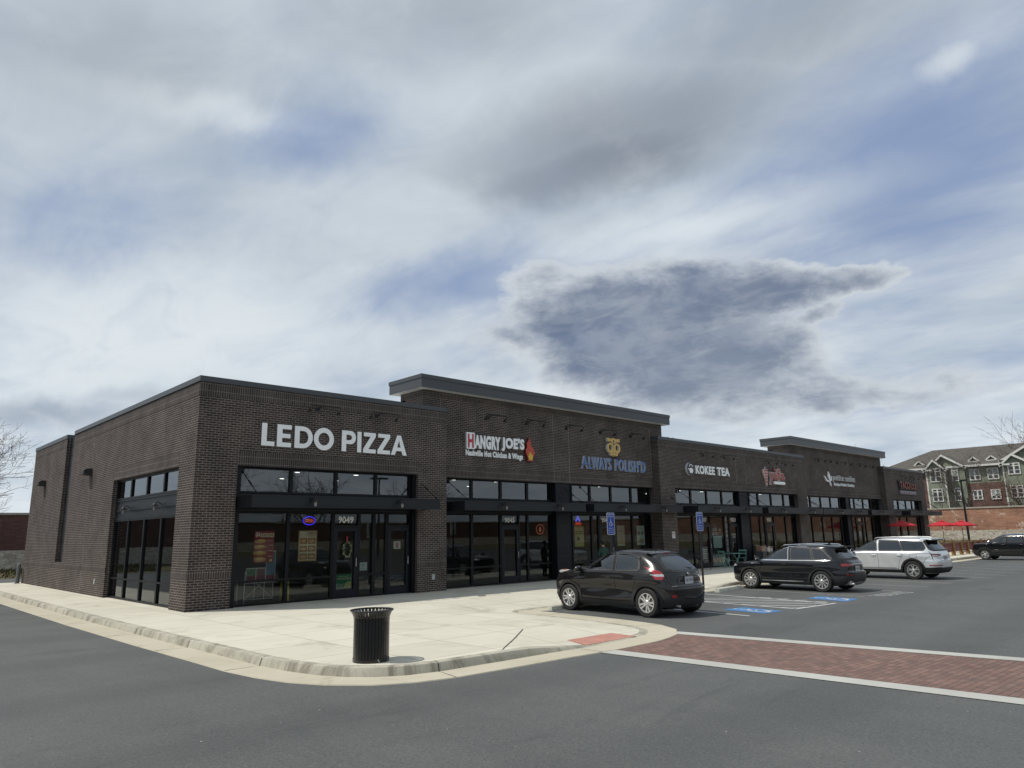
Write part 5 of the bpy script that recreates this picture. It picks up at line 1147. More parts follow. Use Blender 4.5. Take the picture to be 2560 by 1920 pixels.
# ---------------------------------------------------------------- black hatchback (near)
J=dict(H=1.57,W=1.765,wb=2.53,R=.334,z0=.19,paint=PBLK,belt=1.03,cab=(-1.35,1.0),seats=(.15,-.75),archw=.075,
 levels=[(.19,.42,7),(.42,.95,18),(.95,1.10,9),(1.10,1.46,13),(1.46,1.57,10)],
 xf=[(.19,1.86),(.30,2.02),(.55,2.09),(.75,2.09),(.88,2.02),(.97,1.88),(1.02,1.60),(1.06,1.12),(1.09,.98),(1.2,.78),(1.35,.47),(1.45,.22),(1.50,.04),(1.54,-.14),(1.56,-.32),(1.57,-.50)],
 xr=[(.19,-1.74),(.32,-1.86),(.48,-1.92),(.62,-1.93),(.70,-1.92),(.76,-1.85),(.90,-1.84),(1.02,-1.82),(1.10,-1.75),(1.22,-1.61),(1.36,-1.39),(1.46,-1.19),(1.505,-1.06),(1.54,-.86),(1.56,-.66),(1.57,-.5)],
 w=[(.19,.78),(.27,.84),(.45,.865),(.62,.86),(.78,.872),(.92,.865),(1.0,.845),(1.06,.81),(1.2,.745),(1.36,.665),(1.46,.60),(1.51,.55),(1.54,.48),(1.56,.38),(1.57,.22)],
 n=[(.19,4.5),(.6,4.6),(.95,3.9),(1.06,4.0),(1.3,4.4),(1.57,4.2)],
 bumps=[(1.27,.82,.40,.16,.055),(-1.25,.88,.48,.17,.070),(0,.62,.60,.14,-.042),(0,.38,.7,.08,.025)],
 side_win=[dict(fw=.03,p=roundpoly([(1.0,1.075),(.30,1.43),(-.12,1.47),(-.20,1.06),(.55,1.055)],.03)),dict(fw=.03,p=roundpoly([(-.30,1.06),(-.24,1.47),(-.62,1.455),(-.93,1.36),(-1.02,1.075)],.03))],
 end_win=[dict(dir=-1,xmin=1.0,p=roundpoly([(-.60,1.085),(-.52,1.30),(-.34,1.42),(.34,1.42),(.52,1.30),(.60,1.085),(.35,1.045),(-.35,1.045)],.06),m=CGP),dict(dir=1,xmin=.1,p=roundpoly([(-.64,1.13),(-.50,1.44),(.50,1.44),(.64,1.13)],.05))],
 gaps=[[(.90,1.03),(.93,.85),(.86,.55),(.80,.30)],[(-.27,1.05),(-.30,.8),(-.27,.3)],[(-1.03,1.08),(-1.02,.93),(-.86,.62),(-.72,.5),(-.70,.30)],[(.80,.30),(-.70,.30)],[(-1.55,1.02),(-1.70,.80),(-1.72,.62)],[(-.22,1.52),(-.9,1.46),(-1.08,1.30),(-1.12,1.08)]],
 rear_gaps=[[(-.66,1.0),(-.62,.80),(-.50,.70),(.50,.70),(.62,.80),(.66,1.0)],[(-.36,.93),(-.40,.76),(.40,.76),(.36,.93),(-.36,.93)]],
 hood_gaps=[[(1.05,.70),(1.45,.66),(1.85,.5)],[(1.05,-.70),(1.45,-.66),(1.85,-.5)]],
 patches=[('side_skirt',CLAD,'y',[(.93,.21),(.90,.34),(-.90,.34),(-.93,.21)],.012,1),('rear_cladding',CLAD,'y',[(-1.60,.24),(-1.66,.50),(-1.80,.56),(-1.95,.52),(-1.93,.24)],.012,1),('front_cladding',CLAD,'y',[(1.62,.24),(1.66,.5),(1.90,.42),(1.88,.24)],.012,1),
  ('bumper_cladding',CLAD,'x',[(-.83,.28),(-.83,.55),(-.66,.50),(-.42,.49),(-.30,.42),(.30,.42),(.42,.49),(.66,.50),(.83,.55),(.83,.28)],.012,0),
  ('tail_lamp',TAILR,'d',roundpoly([(-.42,1.165),(-.41,1.145),(-.28,1.045),(-.25,1.0),(-.03,.985),(-.05,1.05),(-.14,1.075)],.012),.010,1),('tail_lamp',CLEAR,'d',roundpoly([(-.33,.985),(-.02,1.0),(.0,.95),(-.03,.905),(-.19,.94)],.02),.012,1),('tail_lamp',TAILR,'d',roundpoly([(-.28,.955),(-.16,.935),(-.01,.945),(-.02,.90),(-.05,.865),(-.20,.87)],.02),.014,1),
  ('reflector',TAILR,'x',[(.62,.46),(.52,.46),(.53,.53),(.62,.53)],.016,1),
  ('window_visor',BLACK,'y',[(.98,1.10),(.34,1.46),(-.12,1.50),(-.13,1.45),(.32,1.41),(.93,1.08)],.018,1),('window_visor',BLACK,'y',[(-.26,1.50),(-.62,1.485),(-.98,1.38),(-.97,1.33),(-.63,1.43),(-.26,1.445)],.018,1),
  ('quarter_trim',BLACKP,'y',[(-.96,1.34),(-1.03,1.22),(-1.06,1.09),(-1.0,1.09)],.010,1)])
car=Car('parked_car','near black hatchback with swept red tail lamps and silver twin spoke wheels',J).finish()
car.wheels('twin',.222,1.56,.215); car.mirror(.86,1.08,.84,BLACK); car.handles([(-.10,.90)],BLACK)
plate(car,0,.84); badge(car,'JUKE','x',-1,.62,.46,.705,.73,SATIN)
g=MB(); g.lathe([(.028,-.01),(.038,-.01),(.038,.01),(.028,.01)],(-1.85,0,.985),20,axis='x'); g.box(-1.865,-1.845,-.045,.045,.980,.990); g.build('emblem',CHR,car.root)
g=MB(); P=[(-1.06,y,1.505-.03*abs(y)) for y in np.linspace(-.56,.56,9)]; 
for a,b in zip(P,P[1:]): g.face([(a[0],a[1],a[2]),(b[0],b[1],b[2]),(b[0]-.16,b[1]*.97,b[2]-.035),(a[0]-.16,a[1]*.97,a[2]-.035)]); g.face([(a[0]-.16,a[1]*.97,a[2]-.035),(b[0]-.16,b[1]*.97,b[2]-.035),(b[0]-.15,b[1]*.97,b[2]-.075),(a[0]-.15,a[1]*.97,a[2]-.075)]); g.face([(a[0]-.15,a[1]*.97,a[2]-.075),(b[0]-.15,b[1]*.97,b[2]-.075),(b[0],b[1],b[2]-.05),(a[0],a[1],a[2]-.05)])
sp_=g.build('spoiler',BLACK,car.root,smooth=True); g=MB(); g.box(-1.235,-1.215,-.12,.12,1.435,1.465); g.build('stop_lamp',TAILR,sp_)
g=MB(); g.tube([(-.90,.0,1.53),(-.93,0,1.57),(-1.10,0,1.77)],[.012,.007,.003],6); g.build('aerial',BLACKP,car.root)
for sy in (1,-1):
    g=MB(); g.lathe([(.001,.05),(.09,.04),(.13,.0),(.12,-.04)],(0,0,0),16); g.v=[(1.62+a*1.9,sy*(.60)+b*.8,.985+c*.9) for a,b,c in g.v]; h=g.build('head_lamp',CLEAR,car.root,smooth=True); g=MB(); g.lathe([(.001,.055),(.045,.05),(.05,.02)],(0,0,0),12); g.v=[(1.60+a*1.6,sy*.64+b,.985+c*.95) for a,b,c in g.v]; g.build('indicator',AMB,h,smooth=True)
g=MB(); g.tube([(-1.70,.02,1.13),(-1.76,-.28,1.115)],.009,5); g.build('wiper',BLACKP,car.root)
g=MB(); g.tube([(-1.80,.45,.27),(-1.9,.45,.265)],.03,10); g.build('exhaust',SATIN,car.root)
car.place(7.42,-9.63,3.6,1.062,1.56,.215,zs=.962)
# ---------------------------------------------------------------- black crossover
C=dict(H=1.63,W=1.89,wb=2.71,R=.362,z0=.22,paint=PBLK2,belt=1.04,cab=(-1.75,1.0),seats=(.1,-.85),archw=.055,
 levels=[(.22,.45,7),(.45,.95,16),(.95,1.08,8),(1.08,1.50,14),(1.50,1.63,10)],
 xf=[(.22,2.10),(.32,2.26),(.55,2.30),(.8,2.29),(.90,2.24),(.97,2.05),(1.01,1.72),(1.05,1.32),(1.07,1.16),(1.2,.90),(1.38,.55),(1.5,.26),(1.56,.05),(1.60,-.18),(1.62,-.38),(1.63,-.6)],
 xr=[(.22,-2.06),(.32,-2.20),(.50,-2.27),(.66,-2.27),(.74,-2.20),(.90,-2.20),(1.02,-2.17),(1.10,-2.10),(1.25,-1.96),(1.40,-1.83),(1.50,-1.74),(1.56,-1.72),(1.60,-1.60),(1.62,-1.35),(1.63,-1.1)],
 w=[(.22,.86),(.32,.91),(.5,.925),(.7,.915),(.88,.925),(.98,.91),(1.04,.88),(1.1,.845),(1.3,.76),(1.47,.685),(1.55,.635),(1.59,.57),(1.62,.44),(1.63,.28)],
 n=[(.22,4.6),(.7,4.8),(1.0,4.2),(1.1,4.4),(1.63,4.4)],
 bumps=[(1.35,.82,.45,.16,.012),(-1.35,.86,.55,.16,.022),(0,.62,.9,.10,-.022),(0,.42,.8,.08,.012)],
 side_win=[dict(p=roundpoly([(1.05,1.085),(.38,1.47),(-.10,1.53),(-.16,1.085)],.03),fm=CHR,fw=.03),dict(p=roundpoly([(-.26,1.085),(-.20,1.535),(-.92,1.525),(-1.06,1.095)],.03),m=CGP,fm=BLACKP),dict(p=roundpoly([(-1.12,1.095),(-.98,1.52),(-1.35,1.47),(-1.70,1.15),(-1.66,1.10)],.03),m=CGP,fm=BLACKP)],
 end_win=[dict(dir=-1,xmin=1.4,p=roundpoly([(-.66,1.13),(-.54,1.47),(.54,1.47),(.66,1.13)],.06),m=CGP),dict(dir=1,xmin=.1,p=roundpoly([(-.70,1.12),(-.54,1.50),(.54,1.50),(.70,1.12)],.05))],
 gaps=[[(.98,1.04),(.98,.80),(.86,.38)],[(-.22,1.06),(-.26,.7),(-.22,.38)],[(-1.16,1.06),(-1.13,.92),(-.98,.66),(-.86,.5),(-.84,.38)],[(.86,.38),(-.84,.38)],[(1.1,1.02),(1.6,1.0),(2.1,.92)]],
 rear_gaps=[[(-.74,1.1),(-.72,.80),(-.60,.68),(.60,.68),(.72,.80),(.74,1.1)]],
 hood_gaps=[[(1.2,.74),(1.7,.70),(2.1,.55)],[(1.2,-.74),(1.7,-.70),(2.1,-.55)]],
 patches=[('side_skirt',CLAD,'y',[(.98,.23),(.95,.36),(-.96,.36),(-.98,.23)],.010,1),('chrome_strip',CHR,'y',[(.86,.335),(.86,.365),(-.72,.365),(-.72,.335)],.020,1),
  ('chrome_line',CHR,'y',[(1.18,1.045),(1.16,1.065),(-1.68,1.095),(-1.70,1.075)],.012,1),('chrome_line',CHR,'y',[(1.14,1.08),(.40,1.50),(-.10,1.565),(-.8,1.57),(-.8,1.55),(-.10,1.545),(.40,1.48),(1.08,1.08)],.012,1),
  ('fender_badge',CHR,'y',[(1.30,.935),(.90,.945),(.90,.965),(1.26,.965)],.012,1),
  ('bumper_cladding',CLAD,'x',[(-.88,.26),(-.88,.56),(.88,.56),(.88,.26)],.010,0),('bumper_cladding',CLAD,'y',[(-1.72,.24),(-1.80,.52),(-2.20,.56),(-2.2,.24)],.010,1),('skid_panel',SATIN,'x',[(-.66,.27),(-.60,.42),(-.40,.36),(.40,.36),(.60,.42),(.66,.27)],.022,0),
  ('tail_lamp',TAILR,'x',roundpoly([(.72,.975),(.72,.885),(.30,.925),(.30,.965)],.015),.012,1),('tail_lamp',TAILR,'y',roundpoly([(-2.03,.945),(-2.05,.985),(-2.2,.975),(-2.2,.885),(-2.05,.90)],.012),.012,1),('light_bar',SATIN,'x',[(-.34,.945),(-.34,.968),(.34,.968),(.34,.945)],.015,0),
  ('reflector',TAILR,'x',[(.70,.60),(.45,.575),(.45,.60),(.70,.63)],.012,1),('front_cladding',CLAD,'y',[(1.82,.24),(1.86,.44),(2.2,.40),(2.2,.24)],.010,1),('head_lamp',CLEAR,'y',roundpoly([(1.92,.86),(2.20,.80),(2.24,.86),(2.1,.92)],.015),.010,1)])
car=Car('parked_car','glossy black crossover with chrome window line and dark turbine wheels, second from the left',C).finish()
car.wheels('turbine',.245,1.62,.235); car.mirror(.98,1.10,.89,BLACK); car.handles([(-.02,.93),(-.98,.945)],BLACK); plate(car,0,.80,txt='TXR 8210'); badge(car,'CORSAIR','x',-1,.33,-.33,1.015,1.04,SATIN)
for sy in (1,-1):
    g=MB(); g.tube([(.15,sy*.60,1.585),(.05,sy*.61,1.625),(-.6,sy*.60,1.655),(-1.35,sy*.585,1.63),(-1.45,sy*.57,1.60)],.018,8); g.build('roof_rail',CHR,car.root,smooth=True)
g=MB(); g.prism([(-.56,0),(.56,0),(.50,.03),(-.50,.03)],(-1.72,0,1.545),(0,1,0),(0,0,1),(-1,0,0),.20); g.build('spoiler',BLACK,car.root)
g=MB(); g.prism([(0,0),(.16,0),(.03,.06),(0,.06)],(-1.35,-.02,1.62),(1,0,0),(0,0,1),(0,1,0),.03); g.build('roof_fin',BLACK,car.root)
g=MB(); g.tube([(-1.99,.05,1.20),(-2.08,-.3,1.16)],.012,5); g.build('wiper',BLACKP,car.root)
g=MB(); 
g.tube([(-2.1,.52,.30),(-2.29,.52,.295)],.045,12); g.build('exhaust',CHR,car.root)
car.place(16.63,-9.88,3.6,.965,1.62,.235,zs=.955)
# ---------------------------------------------------------------- silver SUV
G=dict(H=1.81,W=1.98,wb=3.09,R=.392,z0=.27,paint=PSIL,belt=1.17,cab=(-2.1,1.1),seats=(.2,-.8,-1.65),archw=.075,archm=BLACKP,archang=(-8,188),palehead=1,
 levels=[(.27,.5,7),(.5,1.05,17),(1.05,1.20,8),(1.20,1.66,14),(1.66,1.81,10)],
 xf=[(.27,2.35),(.4,2.50),(.7,2.56),(.95,2.55),(1.04,2.5),(1.10,2.3),(1.13,1.95),(1.17,1.5),(1.19,1.3),(1.32,1.03),(1.5,.68),(1.64,.36),(1.71,.12),(1.76,-.1),(1.79,-.35),(1.81,-.7)],
 xr=[(.27,-2.42),(.4,-2.56),(.6,-2.62),(.78,-2.62),(.84,-2.56),(1.0,-2.55),(1.15,-2.50),(1.25,-2.43),(1.45,-2.28),(1.6,-2.17),(1.68,-2.12),(1.74,-2.12),(1.78,-1.98),(1.8,-1.75),(1.81,-1.4)],
 w=[(.27,.90),(.4,.95),(.6,.965),(.85,.96),(1.0,.965),(1.12,.95),(1.18,.915),(1.25,.885),(1.5,.805),(1.65,.75),(1.72,.70),(1.77,.61),(1.80,.46),(1.81,.3)],
 n=[(.27,5.2),(.8,5.4),(1.1,5),(1.25,5.2),(1.81,5)],
 bumps=[(0,.70,1.2,.12,-.014),(-1.55,.95,.5,.15,.012),(1.55,.95,.45,.15,.012)],
 side_win=[dict(p=roundpoly([(1.18,1.225),(.52,1.60),(.02,1.67),(-.02,1.225)],.03),fm=BLACKP),dict(p=roundpoly([(-.13,1.225),(-.11,1.675),(-.98,1.665),(-1.12,1.23)],.03),m=CGP),dict(p=roundpoly([(-1.17,1.23),(-1.04,1.66),(-1.95,1.60),(-2.08,1.35),(-2.02,1.24)],.04),m=CGP)],
 end_win=[dict(dir=-1,xmin=1.7,p=roundpoly([(-.74,1.24),(-.64,1.64),(.64,1.64),(.74,1.24)],.06),m=CGP),dict(dir=1,xmin=.2,p=roundpoly([(-.76,1.24),(-.62,1.66),(.62,1.66),(.76,1.24)],.05))],
 gaps=[[(1.1,1.17),(1.1,.9),(1.02,.45)],[(-.07,1.2),(-.09,.8),(-.07,.45)],[(-1.14,1.22),(-1.16,1.0),(-1.03,.82),(-.96,.6),(-.94,.45)],[(1.02,.45),(-.94,.45)],[(1.1,1.10),(-2.4,1.10)],[(-1.45,1.05),(-1.75,1.05),(-1.75,.92),(-1.45,.92),(-1.45,1.05)],[(-1.98,.70),(-2.1,.92),(-2.25,.98)]],
 rear_gaps=[[(-.80,1.2),(-.80,.80),(.80,.80),(.80,1.2)]],
 patches=[('side_skirt',BLACKP,'y',[(1.12,.28),(1.10,.42),(-1.10,.42),(-1.12,.28)],.010,1),('chrome_strip',CHR,'y',[(1.02,.475),(1.02,.50),(-.86,.50),(-.86,.475)],.014,1),
  ('bumper_cladding',BLACKP,'x',[(-.93,.29),(-.93,.52),(.93,.52),(.93,.29)],.012,0),('bumper_cladding',BLACKP,'y',[(-1.98,.29),(-2.02,.50),(-2.58,.54),(-2.52,.29)],.012,1),
  ('tail_lamp',TAILD,'x',roundpoly([(.80,1.10),(.80,.99),(.42,1.01),(.42,1.09)],.02),.012,1),('tail_lamp',TAILD,'y',roundpoly([(-2.26,1.10),(-2.30,1.0),(-2.5,.985),(-2.52,1.09)],.02),.012,1),('tail_lamp_strip',CLEAR,'y',roundpoly([(-2.32,1.05),(-2.34,1.02),(-2.48,1.01),(-2.48,1.04)],.008),.015,1),
  ('reflector',TAILR,'x',[(.88,.60),(.5,.60),(.5,.635),(.88,.635)],.012,1),('reflector',TAILR,'y',[(-2.38,.59),(-2.58,.60),(-2.58,.64),(-2.40,.63)],.012,1),
  ('front_cladding',BLACKP,'y',[(1.98,.29),(2.02,.50),(2.45,.5),(2.4,.29)],.012,1)])
car=Car('parked_car','silver three row SUV with black arches and tinted rear glass behind the black crossover',G).finish()
car.wheels('split',.252,1.68,.265); car.mirror(1.08,1.24,.92,BLACK); car.handles([(-.0+.12,1.03),(-1.0,1.03)],PSIL); plate(car,0,.93,txt='UCB 2265')
for sy in (1,-1):
    g=MB(); g.tube([(.1,sy*.69,1.74),(.0,sy*.70,1.795),(-.8,sy*.69,1.825),(-1.75,sy*.68,1.80),(-1.85,sy*.67,1.765)],.022,8); g.build('roof_rail',SATIN,car.root,smooth=True)
g=MB(); g.prism([(-.66,0),(.66,0),(.60,.05),(-.60,.05)],(-2.05,0,1.725),(0,1,0),(0,0,1),(-1,0,-.15),.27); sp_=g.build('spoiler',PSIL,car.root); g=MB(); g.box(-2.33,-2.10,-.6,.6,1.655,1.695); g.build('spoiler_underside',BLACKP,sp_)
g=MB(); g.tube([(-2.36,.0,1.30),(-2.42,-.35,1.26)],.013,5); g.build('wiper',BLACKP,car.root)
g=MB(); g.box(-1.5,-.2,-.5,.5,1.812,1.818); g.build('sunroof',BLACK,car.root)
car.place(24.18,-10.23,4.5,.90,1.68,.265)
# ---------------------------------------------------------------- small boxy SUV at the right edge
N_=dict(H=1.69,W=1.80,wb=2.57,R=.345,z0=.25,paint=PBLK2,belt=1.14,cab=(-1.7,.9),seats=(.15,-.75),archw=.10,archm=BLACKP,archang=(-6,186),palehead=1,
 levels=[(.25,.5,7),(.5,1.0,15),(1.0,1.16,8),(1.16,1.56,12),(1.56,1.69,8)],
 xf=[(.25,1.95),(.4,2.10),(.7,2.13),(.95,2.11),(1.03,2.05),(1.08,1.85),(1.11,1.5),(1.14,1.22),(1.16,1.1),(1.3,.85),(1.5,.55),(1.58,.4),(1.64,.2),(1.67,0),(1.69,-.4)],
 xr=[(.25,-1.95),(.4,-2.08),(.7,-2.10),(1.0,-2.06),(1.15,-2.0),(1.4,-1.88),(1.58,-1.78),(1.64,-1.72),(1.67,-1.5),(1.69,-1.1)],
 w=[(.25,.84),(.4,.88),(.7,.885),(1.0,.88),(1.1,.865),(1.16,.845),(1.4,.78),(1.56,.73),(1.63,.67),(1.67,.55),(1.69,.35)],
 n=[(.25,6),(1,6),(1.69,6)],
 side_win=[dict(p=roundpoly([(1.0,1.18),(.55,1.48),(.45,1.53),(-.05,1.54),(-.08,1.18)],.03)),dict(p=roundpoly([(-.18,1.18),(-.16,1.54),(-.95,1.53),(-1.02,1.19)],.03),m=CGP),dict(p=roundpoly([(-1.12,1.2),(-1.08,1.52),(-1.5,1.5),(-1.6,1.3)],.03),m=CGP)],
 end_win=[dict(dir=1,xmin=.3,p=roundpoly([(-.72,1.2),(-.62,1.54),(.62,1.54),(.72,1.2)],.05)),dict(dir=-1,xmin=1.4,p=roundpoly([(-.66,1.2),(-.58,1.52),(.58,1.52),(.66,1.2)],.05),m=CGP)],
 gaps=[[(.95,1.14),(.95,.9),(.85,.45)],[(-.12,1.16),(-.12,.45)],[(-1.05,1.18),(-1.0,.8),(-.82,.45)]],
 patches=[('side_skirt',BLACKP,'y',[(.95,.26),(.93,.46),(-.93,.46),(-.95,.26)],.010,1),('bumper_cladding',BLACKP,'y',[(1.68,.27),(1.72,.66),(2.10,.68),(2.05,.27)],.012,1),('bumper_cladding',BLACKP,'x',[(-.85,.27),(-.85,.6),(.85,.6),(.85,.27)],.012,0,1),('badge_strip',SATIN,'y',[(.66,.66),(.66,.69),(.46,.69),(.46,.66)],.01,1),('fender_badge',CHR,'y',roundpoly([(1.14,1.0),(1.06,1.0),(1.06,1.07),(1.14,1.07)],.02),.01,1),('tail_lamp',TAILR,'x',[(.8,1.0),(.58,1.0),(.58,1.2),(.8,1.2)],.01,1),('side_marker',TAILR,'y',[(1.98,.86),(2.06,.86),(2.06,1.0),(1.98,1.0)],.012,1)])
car=Car('parked_car','small dark boxy SUV with silver wheels cut off by the right edge of the picture',N_).finish()
car.wheels('split',.235,1.55,.225); car.mirror(.92,1.22,.86,CHR); car.handles([(-.0+.1,1.02),(-.9,1.02)],BLACK)
for sy in (1,-1):
    g=MB(); g.lathe([(.001,.03),(.07,.02),(.095,0)],(2.11,sy*.62,.90),16,axis='x'); g.build('head_lamp',CLEAR,car.root,smooth=True)
    g=MB(); g.tube([(.3,sy*.64,1.63),(.2,sy*.65,1.69),(-1.3,sy*.64,1.70),(-1.5,sy*.62,1.65)],.02,6); g.build('roof_rail',CHR,car.root,smooth=True)
car.place(43.8,-10.1,5,.885,1.55,.225)
# ------------------------------------------------------------------ litter bin
tb=thing('litter_bin','black slatted steel litter bin with flared rim standing alone near the kerb corner','litter bin',(-.83,-10.42,.0))
BINM=mat('black_powder_coat',(.006,.006,.007),.3,0,.15,12,coat=.25)
g=MB(); Rb=.275
for k in range(34):
    a=2*PI*k/34; c,s_=math.cos(a),math.sin(a); t=Vector((-s_,c,0))*.0225; pr=[(Rb,.035),(Rb,.30),(Rb,.60),(Rb+.004,.66),(Rb+.022,.71),(Rb+.05,.755)]
    for (r0,z0),(r1,z1) in zip(pr,pr[1:]):
        A=Vector((r0*c,r0*s_,z0));B=Vector((r1*c,r1*s_,z1)); n_=Vector((c,s_,0))*.004
        g.face([A-t+n_,A+t+n_,B+t+n_,B-t+n_]); g.face([A+t-n_,A-t-n_,B-t-n_,B+t-n_]); g.face([A+t+n_,A+t-n_,B+t-n_,B+t+n_]); g.face([A-t-n_,A-t+n_,B-t+n_,B-t-n_])
g.build('slats',BINM,tb)
def ring(r,z,h,w): return [(r-w,z),(r+w,z),(r+w,z+h),(r-w,z+h)]
g=MB(); g.lathe(ring(Rb,.0,.055,.010),(0,0,0),48,closed=True); g.build('base_ring',BINM,tb,smooth=True)
g=MB(); g.lathe(ring(Rb-.008,.60,.04,.004),(0,0,0),48,closed=True); g.build('hoop',BINM,tb,smooth=True)
g=MB(); g.lathe([(Rb+.052+.017*math.cos(a*PI/4),.765+.014*math.sin(a*PI/4)) for a in range(8)],(0,0,0),56,closed=True); g.build('rim',BINM,tb,smooth=True,merge=True)
g=MB(); g.lathe([(.001,.05),(.235,.05),(.252,.60),(.262,.60),(.262,.625),(.25,.625)],(0,0,0),40); g.build('liner',mat('bin_liner_plastic',(.010,.010,.011),.5,0,.1),tb,smooth=True)
g=MB()
for a in (-100,-97): g.lathe([(.001,.012),(.007,.010),(.009,0)],((Rb+.01)*math.cos(R(a)),(Rb+.01)*math.sin(R(a)),.04 if a==-100 else .015),8)
g.build('bolt',CHR,tb)
# ------------------------------------------------------------------ perimeter walls with stone base
def wallmat(name,c1,c2,mo,streakc,amt):
    m,t,b=base_mat(name); ps=t.nodes.new('ShaderNodeNewGeometry').outputs['Position']; uv=t.nodes.new('ShaderNodeUVMap').outputs[0]
    br=t.nodes.new('ShaderNodeTexBrick'); L(t,uv,br.inputs['Vector']); br.inputs['Scale'].default_value=1; br.inputs['Brick Width'].default_value=.42; br.inputs['Row Height'].default_value=.13; br.inputs['Mortar Size'].default_value=.012
    br.inputs['Color1'].default_value=(*c1,1); br.inputs['Color2'].default_value=(*c2,1); br.inputs['Mortar'].default_value=(*mo,1)
    n=noise(t,.25,6,.65,ps,sc=(1,1,2)); c=mixc(t,1.0,br.outputs[0],ramp(t,n,[(.3,.7),(.7,1.25)]),'MULTIPLY')
    n2=noise(t,.9,8,.72,ps,dist=.7,sc=(1,1,.8)); c=mixc(t,math_n(t,'MULTIPLY',ramp(t,n2,[(amt,0),(amt+.07,1)]),.75),c,streakc)
    n3=noise(t,3.5,5,.7,ps,sc=(1,1,.25)); c=mixc(t,math_n(t,'MULTIPLY',ramp(t,n3,[(.58,0),(.68,1)]),.3),c,(.03,.02,.018))
    L(t,c,b.inputs['Base Color']); b.inputs['Roughness'].default_value=.9; return m
def stonemat():
    m,t,b=base_mat('rubble_stone'); ps=t.nodes.new('ShaderNodeNewGeometry').outputs['Position']
    mp=t.nodes.new('ShaderNodeMapping'); L(t,ps,mp.inputs[0]); mp.inputs['Scale'].default_value=(1,1,2.3)
    v=t.nodes.new('ShaderNodeTexVoronoi'); v.inputs['Scale'].default_value=3.2; L(t,mp.outputs[0],v.inputs['Vector']); v2=t.nodes.new('ShaderNodeTexVoronoi'); v2.feature='DISTANCE_TO_EDGE'; v2.inputs['Scale'].default_value=3.2; L(t,mp.outputs[0],v2.inputs['Vector'])
    sp=t.nodes.new('ShaderNodeSeparateColor'); L(t,v.outputs['Color'],sp.inputs[0]); c=mixc(t,sp.outputs[0],(.30,.26,.21),(.58,.54,.45)); n=noise(t,1.2,7,.7,ps); c=mixc(t,math_n(t,'MULTIPLY',ramp(t,n,[(.45,0),(.6,1)]),.6),c,(.55,.52,.46)); c=mixc(t,math_n(t,'MULTIPLY',ramp(t,noise(t,2.4,6,.7,ps),[(.56,0),(.66,1)]),.6),c,(.12,.09,.06))
    c=mixc(t,ramp(t,v2.outputs[0],[(.0,1),(.06,0)]),c,(.13,.11,.09)); L(t,c,b.inputs['Base Color']); b.inputs['Roughness'].default_value=.95; return m
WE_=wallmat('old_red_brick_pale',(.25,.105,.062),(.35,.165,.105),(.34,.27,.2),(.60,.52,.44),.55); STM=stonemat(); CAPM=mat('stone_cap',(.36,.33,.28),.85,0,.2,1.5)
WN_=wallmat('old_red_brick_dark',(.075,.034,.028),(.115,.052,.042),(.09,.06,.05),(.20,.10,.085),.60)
def perwall(x0,x1,y0,y1,label,m,dx=0,dy=0):
    r=thing('perimeter_wall',label,'wall',((x0+x1)/2,(y0+y1)/2,0)); ox,oy=(x0+x1)/2,(y0+y1)/2
    a,b,c,d=x0-ox,x1-ox,y0-oy,y1-oy
    g=MB(); g.box(a,b,c,d,1.42,3.62); g.build('brick_face',m,r)
    e=.06; g=MB(); g.box(a-e*(dx!=0),b+e*(dx!=0),c-e*(dy!=0),d+e*(dy!=0),-.6,1.42); g.build('stone_base',STM,r)
    g=MB(); g.box(a-.08*(dx!=0),b+.08*(dx!=0),c-.08*(dy!=0),d+.08*(dy!=0),3.62,3.76); g.build('cap',CAPM,r); return r
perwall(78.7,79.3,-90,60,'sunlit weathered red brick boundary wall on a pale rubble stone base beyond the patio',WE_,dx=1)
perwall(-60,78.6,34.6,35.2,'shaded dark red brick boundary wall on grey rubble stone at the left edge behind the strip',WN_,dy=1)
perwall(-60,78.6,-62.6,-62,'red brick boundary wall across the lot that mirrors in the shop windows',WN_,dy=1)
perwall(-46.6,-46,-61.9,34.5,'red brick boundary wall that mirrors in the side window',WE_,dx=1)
# grass verges (banks) along the walls
def grassmat():
    m,t,b=base_mat('winter_grass'); ps=t.nodes.new('ShaderNodeNewGeometry').outputs['Position']; n=noise(t,.7,6,.65,ps); n2=noise(t,18,4,.7,ps)
    c=mixc(t,ramp(t,n,[(.35,0),(.65,1)]),(.13,.10,.05),(.075,.085,.03)); c=mixc(t,math_n(t,'MULTIPLY',ramp(t,n2,[(.35,0),(.7,1)]),.5),c,(.19,.15,.08)); L(t,c,b.inputs['Base Color']); b.inputs['Roughness'].default_value=.95; bump(t,b,n2,1.0,.06); return m
GR=grassmat()
def verge(pts): g=MB(); g.face(pts); struct(g,'grass_verge',GR)
verge([(-60,30.9,ZR+.01),(70,30.9,ZR+.01),(78.7,34.55,.25),(-60,34.55,.25)]); verge([(66,-90,ZR+.01),(78.65,-90,.42),(78.65,34.5,.42),(66,31,ZR+.01)])
verge([(-60,-56,ZR+.01),(-60,-62,.3),(78,-62,.3),(78,-56,ZR+.01)]); verge([(-40,-60,ZR+.01),(-40,34,ZR+.01),(-46,34,.3),(-46,-60,.3)])
